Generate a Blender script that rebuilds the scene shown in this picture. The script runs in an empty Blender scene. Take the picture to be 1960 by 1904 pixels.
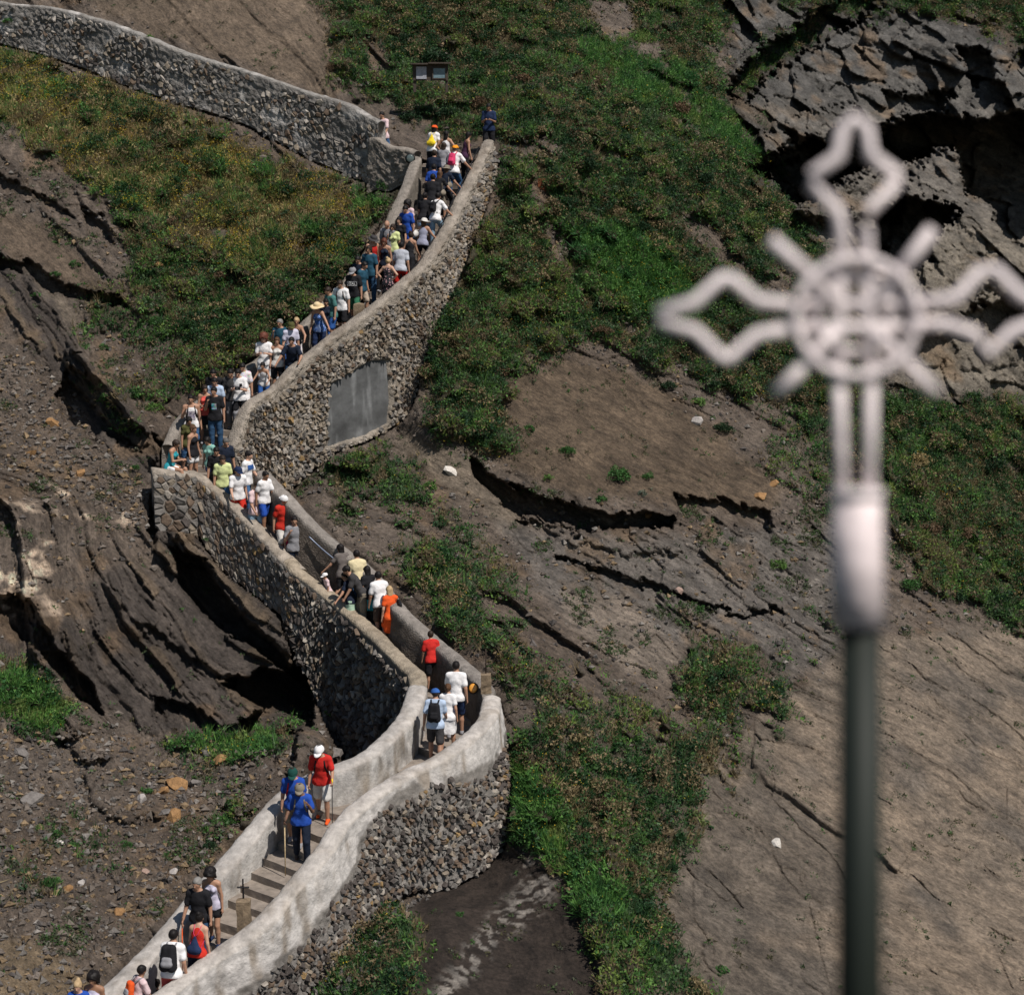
import bpy, math, random
import numpy as np
from mathutils import Vector, Matrix, Quaternion

R = math.radians
SC = bpy.context.scene
COL = SC.collection
random.seed(7)
rng = np.random.default_rng(7)

# ------------------------------------------------------------------ camera
F = 3445.0                      # focal length in photograph units (photograph taken as 1960 x 1904)
PITCH = R(12)
cam_d = bpy.data.cameras.new('camera')
cam = bpy.data.objects.new('camera', cam_d)
COL.objects.link(cam)
cam.location = (0, 0, 0)
cam.rotation_euler = (R(90) - PITCH, 0, 0)
cam_d.sensor_fit = 'HORIZONTAL'
cam_d.sensor_width = 36.0
cam_d.lens = 36.0 * F / 1960.0
cam_d.clip_start = 0.1
cam_d.clip_end = 2000
cam_d.dof.use_dof = True
cam_d.dof.focus_distance = 46.0
cam_d.dof.aperture_fstop = (cam_d.lens / 1000.0) / 0.029
cam_d.dof.aperture_blades = 0
SC.camera = cam

# ------------------------------------------------------------------ world, sun, exposure
SUN_AZ = (0.74, -0.673)          # horizontal direction towards the sun
SUN_EL = R(57)
w = bpy.data.worlds.new('World')
SC.world = w
w.use_nodes = True
nt = w.node_tree
nt.nodes.clear()
sky = nt.nodes.new('ShaderNodeTexSky')
sky.sky_type = 'NISHITA'
sky.sun_disc = False
sky.sun_elevation = SUN_EL
sky.sun_rotation = math.atan2(SUN_AZ[0], SUN_AZ[1])
sky.air_density = 1.5
sky.dust_density = 0.4
sky.ozone_density = 2.5
bg = nt.nodes.new('ShaderNodeBackground')
bg.inputs['Strength'].default_value = 0.055
wo = nt.nodes.new('ShaderNodeOutputWorld')
nt.links.new(sky.outputs[0], bg.inputs[0])
nt.links.new(bg.outputs[0], wo.inputs[0])
sun_d = bpy.data.lights.new('sun', 'SUN')
sun_d.energy = 5.0
sun_d.angle = R(0.5)
sun_d.color = (1.0, 0.93, 0.85)
sun = bpy.data.objects.new('sun', sun_d)
COL.objects.link(sun)
sv = Vector((SUN_AZ[0] * math.cos(SUN_EL), SUN_AZ[1] * math.cos(SUN_EL), math.sin(SUN_EL)))
sun.rotation_euler = sv.to_track_quat('Z', 'Y').to_euler()
sun.location = (20, 0, 60)
SC.view_settings.view_transform = 'Standard'
SC.view_settings.look = 'None'
SC.view_settings.exposure = -0.12
SC.view_settings.gamma = 1.0
SC.view_settings.use_curve_mapping = False
SC.render.film_transparent = False
try:
    SC.cycles.max_bounces = 4
    SC.cycles.diffuse_bounces = 2
    SC.cycles.glossy_bounces = 2
    SC.cycles.transparent_max_bounces = 4
except Exception:
    pass

# ------------------------------------------------------------------ projection helpers
CP, SP = math.cos(PITCH), math.sin(PITCH)

def ray(u, v):
    u = np.asarray(u, float); v = np.asarray(v, float)
    x = (u - 980) / F; y = (952 - v) / F
    return np.stack([x, CP + y * SP, -SP + y * CP], -1)

def at_d(u, v, d):
    return ray(u, v) * np.asarray(d, float)[..., None]

def at_z(u, v, z):
    r = ray(u, v)
    return r * (np.asarray(z, float) / r[..., 2])[..., None]

def project(p):
    p = np.asarray(p, float)
    d = p[..., 1] * CP - p[..., 2] * SP
    y = p[..., 1] * SP + p[..., 2] * CP
    return 980 + F * p[..., 0] / d, 952 - F * y / d, d

# ------------------------------------------------------------------ object helpers
def tag(o, label=None, cat=None, group=None, kind=None):
    if label: o['label'] = label
    if cat: o['category'] = cat
    if group: o['group'] = group
    if kind: o['kind'] = kind
    return o

def empty(name, loc=(0, 0, 0), rz=0.0, label=None, cat=None, group=None, kind=None):
    o = bpy.data.objects.new(name, None)
    o.empty_display_size = 0.2
    COL.objects.link(o)
    o.location = loc
    o.rotation_euler = (0, 0, rz)
    return tag(o, label, cat, group, kind)

def link(name, me, mat=None, parent=None):
    o = bpy.data.objects.new(name, me)
    COL.objects.link(o)
    if mat is not None:
        if not me.materials:
            me.materials.append(mat)
        elif me.materials[0] != mat:
            o.material_slots[0].link = 'OBJECT'
            o.material_slots[0].material = mat
    if parent is not None:
        o.parent = parent
    return o

def mesh_np(name, verts, faces, smooth=True, cols=None, mat=None):
    """verts (n,3); faces (m,k) array with k = 3 or 4, or a list of such arrays."""
    me = bpy.data.meshes.new(name)
    verts = np.asarray(verts, np.float32).reshape(-1, 3)
    if not isinstance(faces, list):
        faces = [faces]
    faces = [np.asarray(f, np.int32) for f in faces if len(f)]
    me.vertices.add(len(verts))
    me.vertices.foreach_set('co', verts.ravel())
    loops = np.concatenate([f.ravel() for f in faces])
    counts = np.concatenate([np.full(len(f), f.shape[1], np.int32) for f in faces])
    starts = np.concatenate([[0], np.cumsum(counts)[:-1]]).astype(np.int32)
    me.loops.add(len(loops))
    me.loops.foreach_set('vertex_index', loops)
    me.polygons.add(len(counts))
    me.polygons.foreach_set('loop_start', starts)
    me.polygons.foreach_set('loop_total', counts)
    me.polygons.foreach_set('use_smooth', np.full(len(counts), smooth, bool))
    if cols is not None:
        a = me.color_attributes.new('Col', 'FLOAT_COLOR', 'POINT')
        c = np.ones((len(verts), 4), np.float32)
        c[:, :3] = cols
        a.data.foreach_set('color', c.ravel())
    me.update(calc_edges=True)
    if mat is not None:
        me.materials.append(mat)
    return me

# ------------------------------------------------------------------ numpy noise
def _hash(ix, iy, iz, seed):
    h = (ix.astype(np.int64) * 374761393 + iy.astype(np.int64) * 668265263 + iz.astype(np.int64) * 2147483647 + seed * 974634777) & 0xffffffff
    h = ((h ^ (h >> 13)) * 1274126177) & 0xffffffff
    h = ((h ^ (h >> 16)) * 2246822519) & 0xffffffff
    return ((h ^ (h >> 15)) & 0xffffff) / float(0xffffff)

def vnoise(p, freq, seed=0):
    q = p * freq
    i = np.floor(q).astype(np.int64)
    f = q - i
    f = f * f * (3 - 2 * f)
    out = 0
    for dx in (0, 1):
        wx = f[..., 0] if dx else 1 - f[..., 0]
        for dy in (0, 1):
            wy = f[..., 1] if dy else 1 - f[..., 1]
            for dz in (0, 1):
                wz = f[..., 2] if dz else 1 - f[..., 2]
                out = out + wx * wy * wz * _hash(i[..., 0] + dx, i[..., 1] + dy, i[..., 2] + dz, seed)
    return out * 2 - 1

def fbm(p, freq, octaves=4, seed=0, gain=0.5):
    a, s, t = 1.0, 0.0, 0.0
    for k in range(octaves):
        s = s + a * vnoise(p, freq * 2.03 ** k, seed + k * 17)
        t += a
        a *= gain
    return s / t

def worley2(x, y, seed=0):
    """F1, F2, cell hash for 2-D coordinates in cell units."""
    ix = np.floor(x).astype(np.int64); iy = np.floor(y).astype(np.int64)
    f1 = np.full(x.shape, 9.0); f2 = np.full(x.shape, 9.0); cid = np.zeros(x.shape)
    z = np.zeros_like(ix)
    for dx in (-1, 0, 1):
        for dy in (-1, 0, 1):
            cx, cy = ix + dx, iy + dy
            px = cx + _hash(cx, cy, z, seed + 1); py = cy + _hash(cx, cy, z, seed + 2)
            d = np.hypot(px - x, py - y)
            new = d < f1
            f2 = np.where(new, f1, np.minimum(f2, d))
            cid = np.where(new, _hash(cx, cy, z, seed + 3), cid)
            f1 = np.where(new, d, f1)
    return f1, f2, cid

def facets(x, y, seed=0, tilt=1.0):
    """piecewise planar relief: every cell is a tilted plane"""
    ix = np.floor(x).astype(np.int64); iy = np.floor(y).astype(np.int64)
    f1 = np.full(x.shape, 9.0); out = np.zeros(x.shape)
    z = np.zeros_like(ix)
    for dx in (-1, 0, 1):
        for dy in (-1, 0, 1):
            cx, cy = ix + dx, iy + dy
            px = cx + _hash(cx, cy, z, seed + 1); py = cy + _hash(cx, cy, z, seed + 2)
            d = np.hypot(px - x, py - y)
            h = _hash(cx, cy, z, seed + 3) - .5 + tilt * ((_hash(cx, cy, z, seed + 4) - .5) * (x - px) + (_hash(cx, cy, z, seed + 5) - .5) * (y - py)) * 2
            out = np.where(d < f1, h, out)
            f1 = np.minimum(f1, d)
    return out

def sstep(a, b, x):
    t = np.clip((x - a) / (b - a), 0, 1)
    return t * t * (3 - 2 * t)

def poly_sd(poly, U, V):
    """signed distance, positive inside."""
    P = np.asarray(poly, float)
    n = len(P)
    d2 = np.full(U.shape, 1e12)
    ins = np.zeros(U.shape, bool)
    for i in range(n):
        ax, ay = P[i]; bx, by = P[(i + 1) % n]
        ex, ey = bx - ax, by - ay
        t = np.clip(((U - ax) * ex + (V - ay) * ey) / (ex * ex + ey * ey + 1e-9), 0, 1)
        d2 = np.minimum(d2, (U - ax - t * ex) ** 2 + (V - ay - t * ey) ** 2)
        c = ((ay > V) != (by > V)) & (U < (bx - ax) * (V - ay) / (by - ay + 1e-12) + ax)
        ins ^= c
    return np.where(ins, np.sqrt(d2), -np.sqrt(d2))

def poly_field(poly, U, V, a, b, out=None):
    """smooth 0..1 mask for polygon, only evaluated near its box."""
    P = np.asarray(poly, float)
    m = max(abs(a), abs(b)) + 2
    sel = (U > P[:, 0].min() - m) & (U < P[:, 0].max() + m) & (V > P[:, 1].min() - m) & (V < P[:, 1].max() + m)
    res = np.zeros(U.shape)
    if sel.any():
        res[sel] = sstep(a, b, poly_sd(P, U[sel], V[sel]))
    return res

# ------------------------------------------------------------------ materials
def new_mat(name):
    m = bpy.data.materials.new(name)
    m.use_nodes = True
    return m, m.node_tree, m.node_tree.nodes['Principled BSDF']

def N(nt, t, **kw):
    n = nt.nodes.new(t)
    for k, v in kw.items():
        if hasattr(n, k):
            setattr(n, k, v)
        else:
            n.inputs[k].default_value = v
    return n

def mixc(nt, a, b, fac, mode='MIX'):
    n = nt.nodes.new('ShaderNodeMix'); n.data_type = 'RGBA'; n.blend_type = mode
    for s, val in ((n.inputs[6], a), (n.inputs[7], b), (n.inputs[0], fac)):
        if hasattr(val, 'links') or hasattr(val, 'is_linked'):
            nt.links.new(val, s)
        else:
            s.default_value = val if s == n.inputs[0] else (*val[:3], 1)
    return n.outputs[2]

def ramp(nt, src, lo, hi, c0=(0, 0, 0), c1=(1, 1, 1)):
    n = nt.nodes.new('ShaderNodeValToRGB')
    n.color_ramp.elements[0].position = lo; n.color_ramp.elements[1].position = hi
    n.color_ramp.elements[0].color = (*c0, 1); n.color_ramp.elements[1].color = (*c1, 1)
    nt.links.new(src, n.inputs[0])
    return n.outputs[0]

def simple(name, col, rough=0.8, var=0.25, scale=9.0, bump=0.15, metal=0.0, spec=0.3, attr=False, bscale=None, bdist=0.02):
    m, nt, b = new_mat(name)
    tc = N(nt, 'ShaderNodeTexCoord')
    no = N(nt, 'ShaderNodeTexNoise'); no.inputs['Scale'].default_value = scale; no.inputs['Detail'].default_value = 6; no.inputs['Roughness'].default_value = 0.65
    nt.links.new(tc.outputs['Object'], no.inputs['Vector'])
    if attr:
        a = N(nt, 'ShaderNodeVertexColor'); a.layer_name = 'Col'
        base = a.outputs[0]
    else:
        base = col
    f = ramp(nt, no.outputs[0], 0.3, 0.7, (1 - var,) * 3, (1 + var,) * 3)
    c = mixc(nt, base, f, 1.0, 'MULTIPLY')
    nt.links.new(c, b.inputs['Base Color'])
    b.inputs['Roughness'].default_value = rough
    b.inputs['Metallic'].default_value = metal
    b.inputs['Specular IOR Level'].default_value = spec
    if bump:
        bp = N(nt, 'ShaderNodeBump'); bp.inputs['Strength'].default_value = bump; bp.inputs['Distance'].default_value = bdist
        n2 = N(nt, 'ShaderNodeTexNoise'); n2.inputs['Scale'].default_value = bscale or scale * 3; n2.inputs['Detail'].default_value = 5
        nt.links.new(tc.outputs['Object'], n2.inputs['Vector'])
        nt.links.new(n2.outputs[0], bp.inputs['Height'])
        nt.links.new(bp.outputs[0], b.inputs['Normal'])
    return m
# ------------------------------------------------------------------ the stair path: parapet crests as points in space
K = 1.09
R_LOW = [(60, 2080, -15.6), (180, 1990, -15.2), (300, 1904, -14.8), (400, 1830, -14.6), (500, 1760, -14.2), (560, 1690, -13.8), (620, 1620, -13.4), (660, 1560, -13.15), (750, 1490, -12.9),
         (830, 1450, -12.7), (890, 1410, -12.5), (930, 1370, -12.3), (943, 1330, -12.2), (905, 1285, -12.1), (830, 1220, -11.8), (770, 1165, -11.3),
         (700, 1085, -10.7), (620, 1020, -10.0), (560, 960, -9.3), (500, 900, -8.8)]
L_LOW = [(-20, 2050, -15.6), (110, 1965, -15.2), (220, 1880, -14.8), (290, 1810, -14.6), (350, 1740, -14.3), (420, 1660, -14), (480, 1590, -13.6), (540, 1520, -13.2), (600, 1480, -13.0),
         (700, 1440, -12.8), (775, 1370, -12.5), (800, 1310, -12.28), (797, 1286, -12.18), (778, 1268, -12.1), (710, 1200, -11.8), (640, 1140, -11.35),
         (575, 1090, -10.8), (510, 1020, -10.1), (440, 950, -9.35), (380, 905, -8.8)]
R_UP = [(440, 850, 50.6), (470, 775, 51), (520, 740, 51.5), (560, 700, 52), (620, 650, 52.8), (690, 600, 53.7), (760, 545, 54.7), (810, 500, 55.5), (850, 440, 56.5), (880, 380, 57.5), (910, 320, 58.6), (935, 265, 59.6)]
L_UP = [(320, 850, 50.6), (345, 800, 51.3), (395, 755, 52), (450, 715, 52.7), (530, 660, 53.5), (590, 610, 54.2), (640, 560, 55), (690, 500, 56), (740, 430, 57), (770, 370, 58), (797, 300, 59.2), (803, 262, 59.8)]
rl = np.array([at_z(u, v, z * K) for u, v, z in R_LOW])
ll = np.array([at_z(u, v, z * K) for u, v, z in L_LOW])
l_corner = at_z(290, 895, -8.6 * K)
ru = np.array([at_d(u, v, d) for u, v, d in R_UP])
lu = np.array([at_d(u, v, d) for u, v, d in L_UP])
PAR_H = 0.92                     # parapet height above the path

def resample(P, step, closed=False, smooth=True):
    P = np.asarray(P, float)
    if smooth and len(P) > 2:
        out = []
        Q = np.vstack([2 * P[0] - P[1], P, 2 * P[-1] - P[-2]])
        for i in range(1, len(Q) - 2):
            p0, p1, p2, p3 = Q[i - 1], Q[i], Q[i + 1], Q[i + 2]
            for t in np.linspace(0, 1, 12, endpoint=False):
                out.append(0.5 * ((2 * p1) + (-p0 + p2) * t + (2 * p0 - 5 * p1 + 4 * p2 - p3) * t ** 2 + (-p0 + 3 * p1 - 3 * p2 + p3) * t ** 3))
        out.append(P[-1])
        P = np.array(out)
    s = np.concatenate([[0], np.cumsum(np.linalg.norm(np.diff(P, axis=0), axis=1))])
    n = max(2, int(s[-1] / step) + 1)
    t = np.linspace(0, s[-1], n)
    return np.stack([np.interp(t, s, P[:, k]) for k in range(P.shape[1])], 1), t

# ribbon: left / right edge pairs, lower section, landing, upper section
pairs = [(ll[i], rl[i]) for i in range(len(rl))] + [(l_corner, (rl[-1] + ru[0]) / 2 + np.array([0, .1, 0.1]))] + [(lu[i], ru[i]) for i in range(len(ru))]
pairs.append((lu[-1] + np.array([0.0, 1.6, 0.15]), ru[-1] + np.array([0.3, 1.6, 0.15])))
pair = np.array([np.concatenate([a, b]) for a, b in pairs])
rib, rib_s = resample(pair, 0.05)
RL, RR = rib[:, :3].copy(), rib[:, 3:].copy()
_f = np.interp(np.arange(len(RL)) / len(RL), [0, .22, .33, .52, .60, 1], [.95, .95, 1.18, 1.18, 1.02, 1.02])
zc = (RL[:, 2] + RR[:, 2]) / 2 - _f
zc = np.maximum.accumulate(zc)
RL[:, 2] = zc; RR[:, 2] = zc
cen = (RL + RR) / 2
RS = np.concatenate([[0], np.cumsum(np.linalg.norm(np.diff(cen[:, :2], axis=0), axis=1))])
# step boundaries
RISE = 0.165
edges = [0]
z0 = zc[0]
for i in range(len(zc)):
    if zc[i] - z0 >= RISE * (0.9 + 0.2 * random.random()) or RS[i] - RS[edges[-1]] > 1.15:
        edges.append(i); z0 = zc[i]
if edges[-1] != len(zc) - 1:
    edges.append(len(zc) - 1)
stepz = np.zeros(len(zc))
for a, b in zip(edges[:-1], edges[1:]):
    stepz[a:b + 1] = zc[b]

# ------------------------------------------------------------------ walls: swept profile kept as a grid for stones and for the terrain
class Wall:
    def __init__(self, crest, side, thick, drop_out, drop_in, res=0.06, batter=0.1, smooth=True, cap=0.5):
        """crest: (n,3) ridge points; side: +1 when outward lies to the right of travel; drop_out: metres per crest point"""
        C = np.hstack([np.asarray(crest, float), np.asarray(drop_out, float)[:, None]])
        C, s = resample(C, res, smooth=smooth)
        self.s = s
        ctr = C[:, :3]; drop = C[:, 3]
        T = np.gradient(ctr[:, :2], axis=0)
        k = 7
        if len(T) > 3 * k:
            pad = np.pad(T, ((k, k), (0, 0)), mode='edge')
            T = np.stack([np.convolve(pad[:, j], np.ones(2 * k + 1) / (2 * k + 1), mode='valid') for j in (0, 1)], 1)
        T /= np.linalg.norm(T, axis=1)[:, None] + 1e-9
        n = np.stack([T[:, 1], -T[:, 0]], 1) * side
        self.n = n
        self.ctr, self.drop, self.thick, self.batter = ctr, drop, thick, batter
        # profile samples: (offset outward, height) as functions of drop
        rows = []
        nd = int(max(drop) / res) + 2
        self.nd = nd
        rr = thick * cap
        prof = []
        for k in range(nd):                      # foot -> shoulder, outer
            t = 1 - k / nd
            prof.append(('o', t))
        for a in np.linspace(0, math.pi, 9):
            prof.append(('c', a))
        ni = max(4, int(drop_in / res / 1.5))
        for k in range(1, ni + 1):
            prof.append(('i', k / ni))
        P = np.zeros((len(ctr), len(prof), 3))
        D = np.zeros((len(ctr), len(prof)))      # metres below the crest, outer side
        Nn = np.zeros_like(P)
        h = rr * 0.45
        for j, (kind, a) in enumerate(prof):
            if kind == 'o':
                dz = h + a * (drop - h); off = thick / 2 + batter * dz
                nz = np.full(len(ctr), batter)
                nn = n
            elif kind == 'c':
                dz = np.full(len(ctr), h - h * math.sin(a)); off = np.full(len(ctr), thick / 2 * math.cos(a)) + batter * dz
                nn = n * math.cos(a); nz = np.full(len(ctr), math.sin(a))
            else:
                dz = h + a * (drop_in - h) * np.ones(len(ctr)); off = np.full(len(ctr), -thick / 2.0)
                nn = -n; nz = np.zeros(len(ctr))
            P[:, j, :2] = ctr[:, :2] + n * off[:, None] if np.ndim(off) else ctr[:, :2] + n * off
            P[:, j, 2] = ctr[:, 2] - dz
            Nn[:, j, :2] = nn; Nn[:, j, 2] = nz
            D[:, j] = dz if kind == 'o' else (0 if kind == 'c' else -a * drop_in)
        Nn /= np.linalg.norm(Nn, axis=2)[:, :, None]
        self.P, self.D, self.Nn = P, D, Nn
        self.S = np.repeat(s[:, None], len(prof), 1)
        self.L = s[-1]
    def face(self, s, d, off=0.0):
        """point on the outer face: s metres along, d metres below the crest, off metres proud"""
        s = np.asarray(s, float); d = np.asarray(d, float)
        c = np.stack([np.interp(s, self.s, self.ctr[:, k]) for k in range(3)], -1)
        n = np.stack([np.interp(s, self.s, self.n[:, k]) for k in range(2)], -1)
        n /= np.linalg.norm(n, axis=-1)[..., None]
        o = self.thick / 2 + self.batter * d + off
        p = c.copy()
        p[..., :2] += n * o[..., None]
        p[..., 2] -= d
        return p
    def max_d(self, s):
        return np.interp(s, self.s, self.drop)
    def build(self, name, mat, parent, disp, colf):
        P = self.P + self.Nn * disp(self.P, self.S, self.D)[..., None]
        ns, npf = P.shape[:2]
        idx = np.arange(ns * npf).reshape(ns, npf)
        q = np.stack([idx[:-1, :-1], idx[:-1, 1:], idx[1:, 1:], idx[1:, :-1]], -1).reshape(-1, 4)
        # outward orientation
        a = P[1, 1] - P[0, 1]; b = P[0, 2] - P[0, 1]
        if np.dot(np.cross(b, a), self.Nn[0, 1]) < 0:
            q = q[:, ::-1]
        # end caps
        V = P.reshape(-1, 3)
        caps = []
        extra = []
        for e in (0, ns - 1):
            c = P[e].mean(0)
            extra.append(c)
            ci = ns * npf + len(extra) - 1
            for j in range(npf - 1):
                caps.append((idx[e, j], idx[e, j + 1], ci))
        V = np.vstack([V, extra])
        cols = colf(self.P, self.S, self.D).reshape(-1, 3)
        cols = np.vstack([cols, cols[idx[0, npf // 2]], cols[idx[ns - 1, npf // 2]]])
        me = mesh_np(name, V, [q, np.array(caps)], True, cols, mat)
        return link(name, me, None, parent)

def clip_poly(poly, nx, ny, c):
    out = []
    n = len(poly)
    for i in range(n):
        p, q = poly[i], poly[(i + 1) % n]
        dp = nx * p[0] + ny * p[1] - c; dq = nx * q[0] + ny * q[1] - c
        if dp <= 0: out.append(p)
        if (dp < 0) != (dq < 0) and dp != dq:
            t = dp / (dp - dq)
            out.append((p[0] + t * (q[0] - p[0]), p[1] + t * (q[1] - p[1])))
    return out

def voronoi_cells(s0, s1, d0, d1, size, seed, aspect=1.3, jitter=0.42, keep=None):
    """irregular stone outlines in (s,d) metres"""
    rnd = random.Random(seed)
    w_, h_ = size * aspect, size
    pts = []
    rows = int((d1 - d0) / h_) + 3
    cols = int((s1 - s0) / w_) + 3
    grid = {}
    for r in range(-1, rows):
        for c in range(-1, cols):
            x = s0 + (c + 0.5 + (0.5 if r % 2 else 0) + rnd.uniform(-jitter, jitter)) * w_
            y = d0 + (r + 0.5 + rnd.uniform(-jitter, jitter)) * h_
            grid[(r, c)] = (x, y)
    cells = []
    for (r, c), (x, y) in grid.items():
        if keep is not None and not keep(x, y):
            continue
        poly = [(x - w_ * 1.5, y - h_ * 1.5), (x + w_ * 1.5, y - h_ * 1.5), (x + w_ * 1.5, y + h_ * 1.5), (x - w_ * 1.5, y + h_ * 1.5)]
        for dr in (-2, -1, 0, 1, 2):
            for dc in (-2, -1, 0, 1, 2):
                if (dr, dc) == (0, 0) or (r + dr, c + dc) not in grid: continue
                X, Y = grid[(r + dr, c + dc)]
                nx, ny = (X - x) , (Y - y)
                l = math.hypot(nx, ny)
                if l < 1e-6: continue
                nx /= l; ny /= l
                mx, my = (x + X) / 2, (y + Y) / 2
                poly = clip_poly(poly, nx, ny, nx * mx + ny * my)
                if len(poly) < 3: break
            if len(poly) < 3: break
        if len(poly) >= 3:
            # merge very short edges
            q = [poly[0]]
            for p in poly[1:]:
                if math.hypot(p[0] - q[-1][0], p[1] - q[-1][1]) > size * 0.12: q.append(p)
            if len(q) >= 3:
                cells.append(((x, y), q))
    return cells

def stone_geo(wall, cell, rnd, proud, gap=0.09, rough=0.3):
    (cx, cy), poly = cell
    n = len(poly)
    ax = sum(p[0] for p in poly) / n; ay = sum(p[1] for p in poly) / n
    k1 = 1 - gap - rnd.random() * gap
    tilt = (rnd.uniform(-1, 1) * rough * .35, rnd.uniform(-1, 1) * rough * .35)
    base, mid, top = [], [], []
    pr = proud * rnd.uniform(0.5, 1.4)
    for (x, y) in poly:
        dx, dy = x - ax, y - ay
        r1 = k1 * (1 + rnd.uniform(-.07, .05))
        base.append((ax + dx * r1, ay + dy * r1, -0.05))
        mid.append((ax + dx * r1 * .96, ay + dy * r1 * .96, pr * 0.55 + (dx * tilt[0] + dy * tilt[1])))
        r2 = r1 * rnd.uniform(0.6, 0.8)
        top.append((ax + dx * r2, ay + dy * r2, pr + (dx * tilt[0] + dy * tilt[1]) + rnd.uniform(-1, 1) * proud * rough * .5))
    A = np.array(base + mid + top + [(ax, ay, pr * (1.08 + rnd.uniform(-.1, .1) * rough))])
    md = wall.max_d(A[:, 0])
    V = wall.face(A[:, 0], np.clip(A[:, 1], 0.02, None), A[:, 2])
    faces4 = []
    for i in range(n):
        j = (i + 1) % n
        faces4.append((i, j, n + j, n + i)); faces4.append((n + i, n + j, 2 * n + j, 2 * n + i))
    f3 = [(2 * n + i, 2 * n + (i + 1) % n, 3 * n) for i in range(n)]
    return V, faces4, f3

def lay_stones(wall, parent, size, seed, mats, keep, proud=0.05, aspect=1.3, limit=280, gap=0.09, rough=0.5, d0=0.12, s0=0.0, s1=None, stuff_name='rubble_facing', jitter=0.42, joined_first=False, smooth=False):
    rnd = random.Random(seed)
    s1 = wall.L if s1 is None else s1
    cells = voronoi_cells(s0, s1, d0, float(wall.drop.max()), size, seed, aspect, jitter,
                          keep=lambda x, y: 0 <= x <= wall.L and y < float(wall.max_d(x)) + size * .3 and y > d0 and keep(x, y))
    def area(c):
        p = c[1]
        return abs(sum(p[i][0] * p[(i + 1) % len(p)][1] - p[(i + 1) % len(p)][0] * p[i][1] for i in range(len(p)))) / 2
    cells.sort(key=area, reverse=True)
    flip = None
    batches = {}
    for k, c in enumerate(cells):
        V, f4, f3 = stone_geo(wall, c, rnd, proud, gap, rough)
        # orientation
        cen_ = V[:-1].mean(0); outn = V[-1] - wall.face(np.array([c[0][0]]), np.array([c[0][1]]), np.array([-1.0]))[0]
        nrm = np.cross(V[f3[0][1]] - V[f3[0][0]], V[f3[0][2]] - V[f3[0][0]])
        if np.dot(nrm, outn) < 0:
            f4 = [f[::-1] for f in f4]; f3 = [f[::-1] for f in f3]
        m = rnd.choices(range(len(mats)), [mm[1] for mm in mats])[0]
        if k < limit:
            o_ = V.mean(0)
            me = mesh_np('stone', V - o_, [np.array(f4), np.array(f3)], smooth, None, mats[m][0])
            ob = link('stone', me, None, parent)
            ob.location = o_ - np.array(parent.location)
        else:
            b = batches.setdefault(m, [[], [], [], 0])
            b[0].append(V); b[1].append(np.array(f4) + b[3]); b[2].append(np.array(f3) + b[3]); b[3] += len(V)
    for m, b in batches.items():
        me = mesh_np(stuff_name, np.vstack(b[0]) - np.array(parent.location), [np.vstack(b[1]), np.vstack(b[2])], smooth, None, mats[m][0])
        tag(link(stuff_name, me, None, parent), kind='stuff')

# crest lists with outer drops
R_LOW_DROP = [1.6, 1.6, 1.7, 1.75, 2.0, 2.2, 2.3, 2.4, 2.5, 2.9, 3.0, 2.9, 2.2, 1.1, .9, .9, .9, .9, .9, .9]
L_LOW_DROP = [1.2] * 9 + [1.4, 1.8, 2.6, 3.4, 3.9, 4.1, 3.6, 1.45, 1.7, 2.0, 1.7]
R_UP_DROP = [1.3, 2.0, 3.0, 3.2, 3.3, 3.7, 3.75, 2.1, 1.75, 1.6, 1.3, 1.0]
# lower right parapet (outer side faces right / camera), split in two walls at the post (index 12)
W_RL = Wall(rl[:13], +1, 0.44, R_LOW_DROP[:13], 1.25, res=0.05, batter=0.09)
W_RM = Wall(np.vstack([rl[12] + (rl[13] - rl[12]) * .35, rl[13:]]), +1, 0.42, [1.0] + R_LOW_DROP[13:], 1.5, res=0.07)
# lower left parapet: whitewashed part up to the bend, then the bridge wall, then the cobbled wall to the corner
W_LL = Wall(ll[:12], -1, 0.46, L_LOW_DROP[:12], 1.25, res=0.06, batter=0.02)
W_LB = Wall(np.vstack([ll[11] - (ll[12] - ll[11]) * .25, ll[12:17], ll[16] + (ll[17] - ll[16]) * .3]), -1, 0.44, [2.9] + L_LOW_DROP[12:16] + [2.3, 1.9], 1.5, res=0.055, batter=0.02)
W_LZ = Wall(np.vstack([ll[16:], ll[-1] + (l_corner - ll[-1]) * .3, ll[-1] + (l_corner - ll[-1]) * .65, l_corner]), -1, 0.5, L_LOW_DROP[16:] + [1.6, 1.6, 1.6], 1.5, res=0.06, batter=0.05)
# upper stair: big retaining wall on the right, low parapet on the left
W_RU = Wall(ru, +1, 0.40, R_UP_DROP, 1.2, res=0.055, batter=0.06)
W_LU = Wall(lu[:-1], -1, 0.36, [0.9] * (len(lu) - 1), 1.3, res=0.08, batter=0.02)
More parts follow.
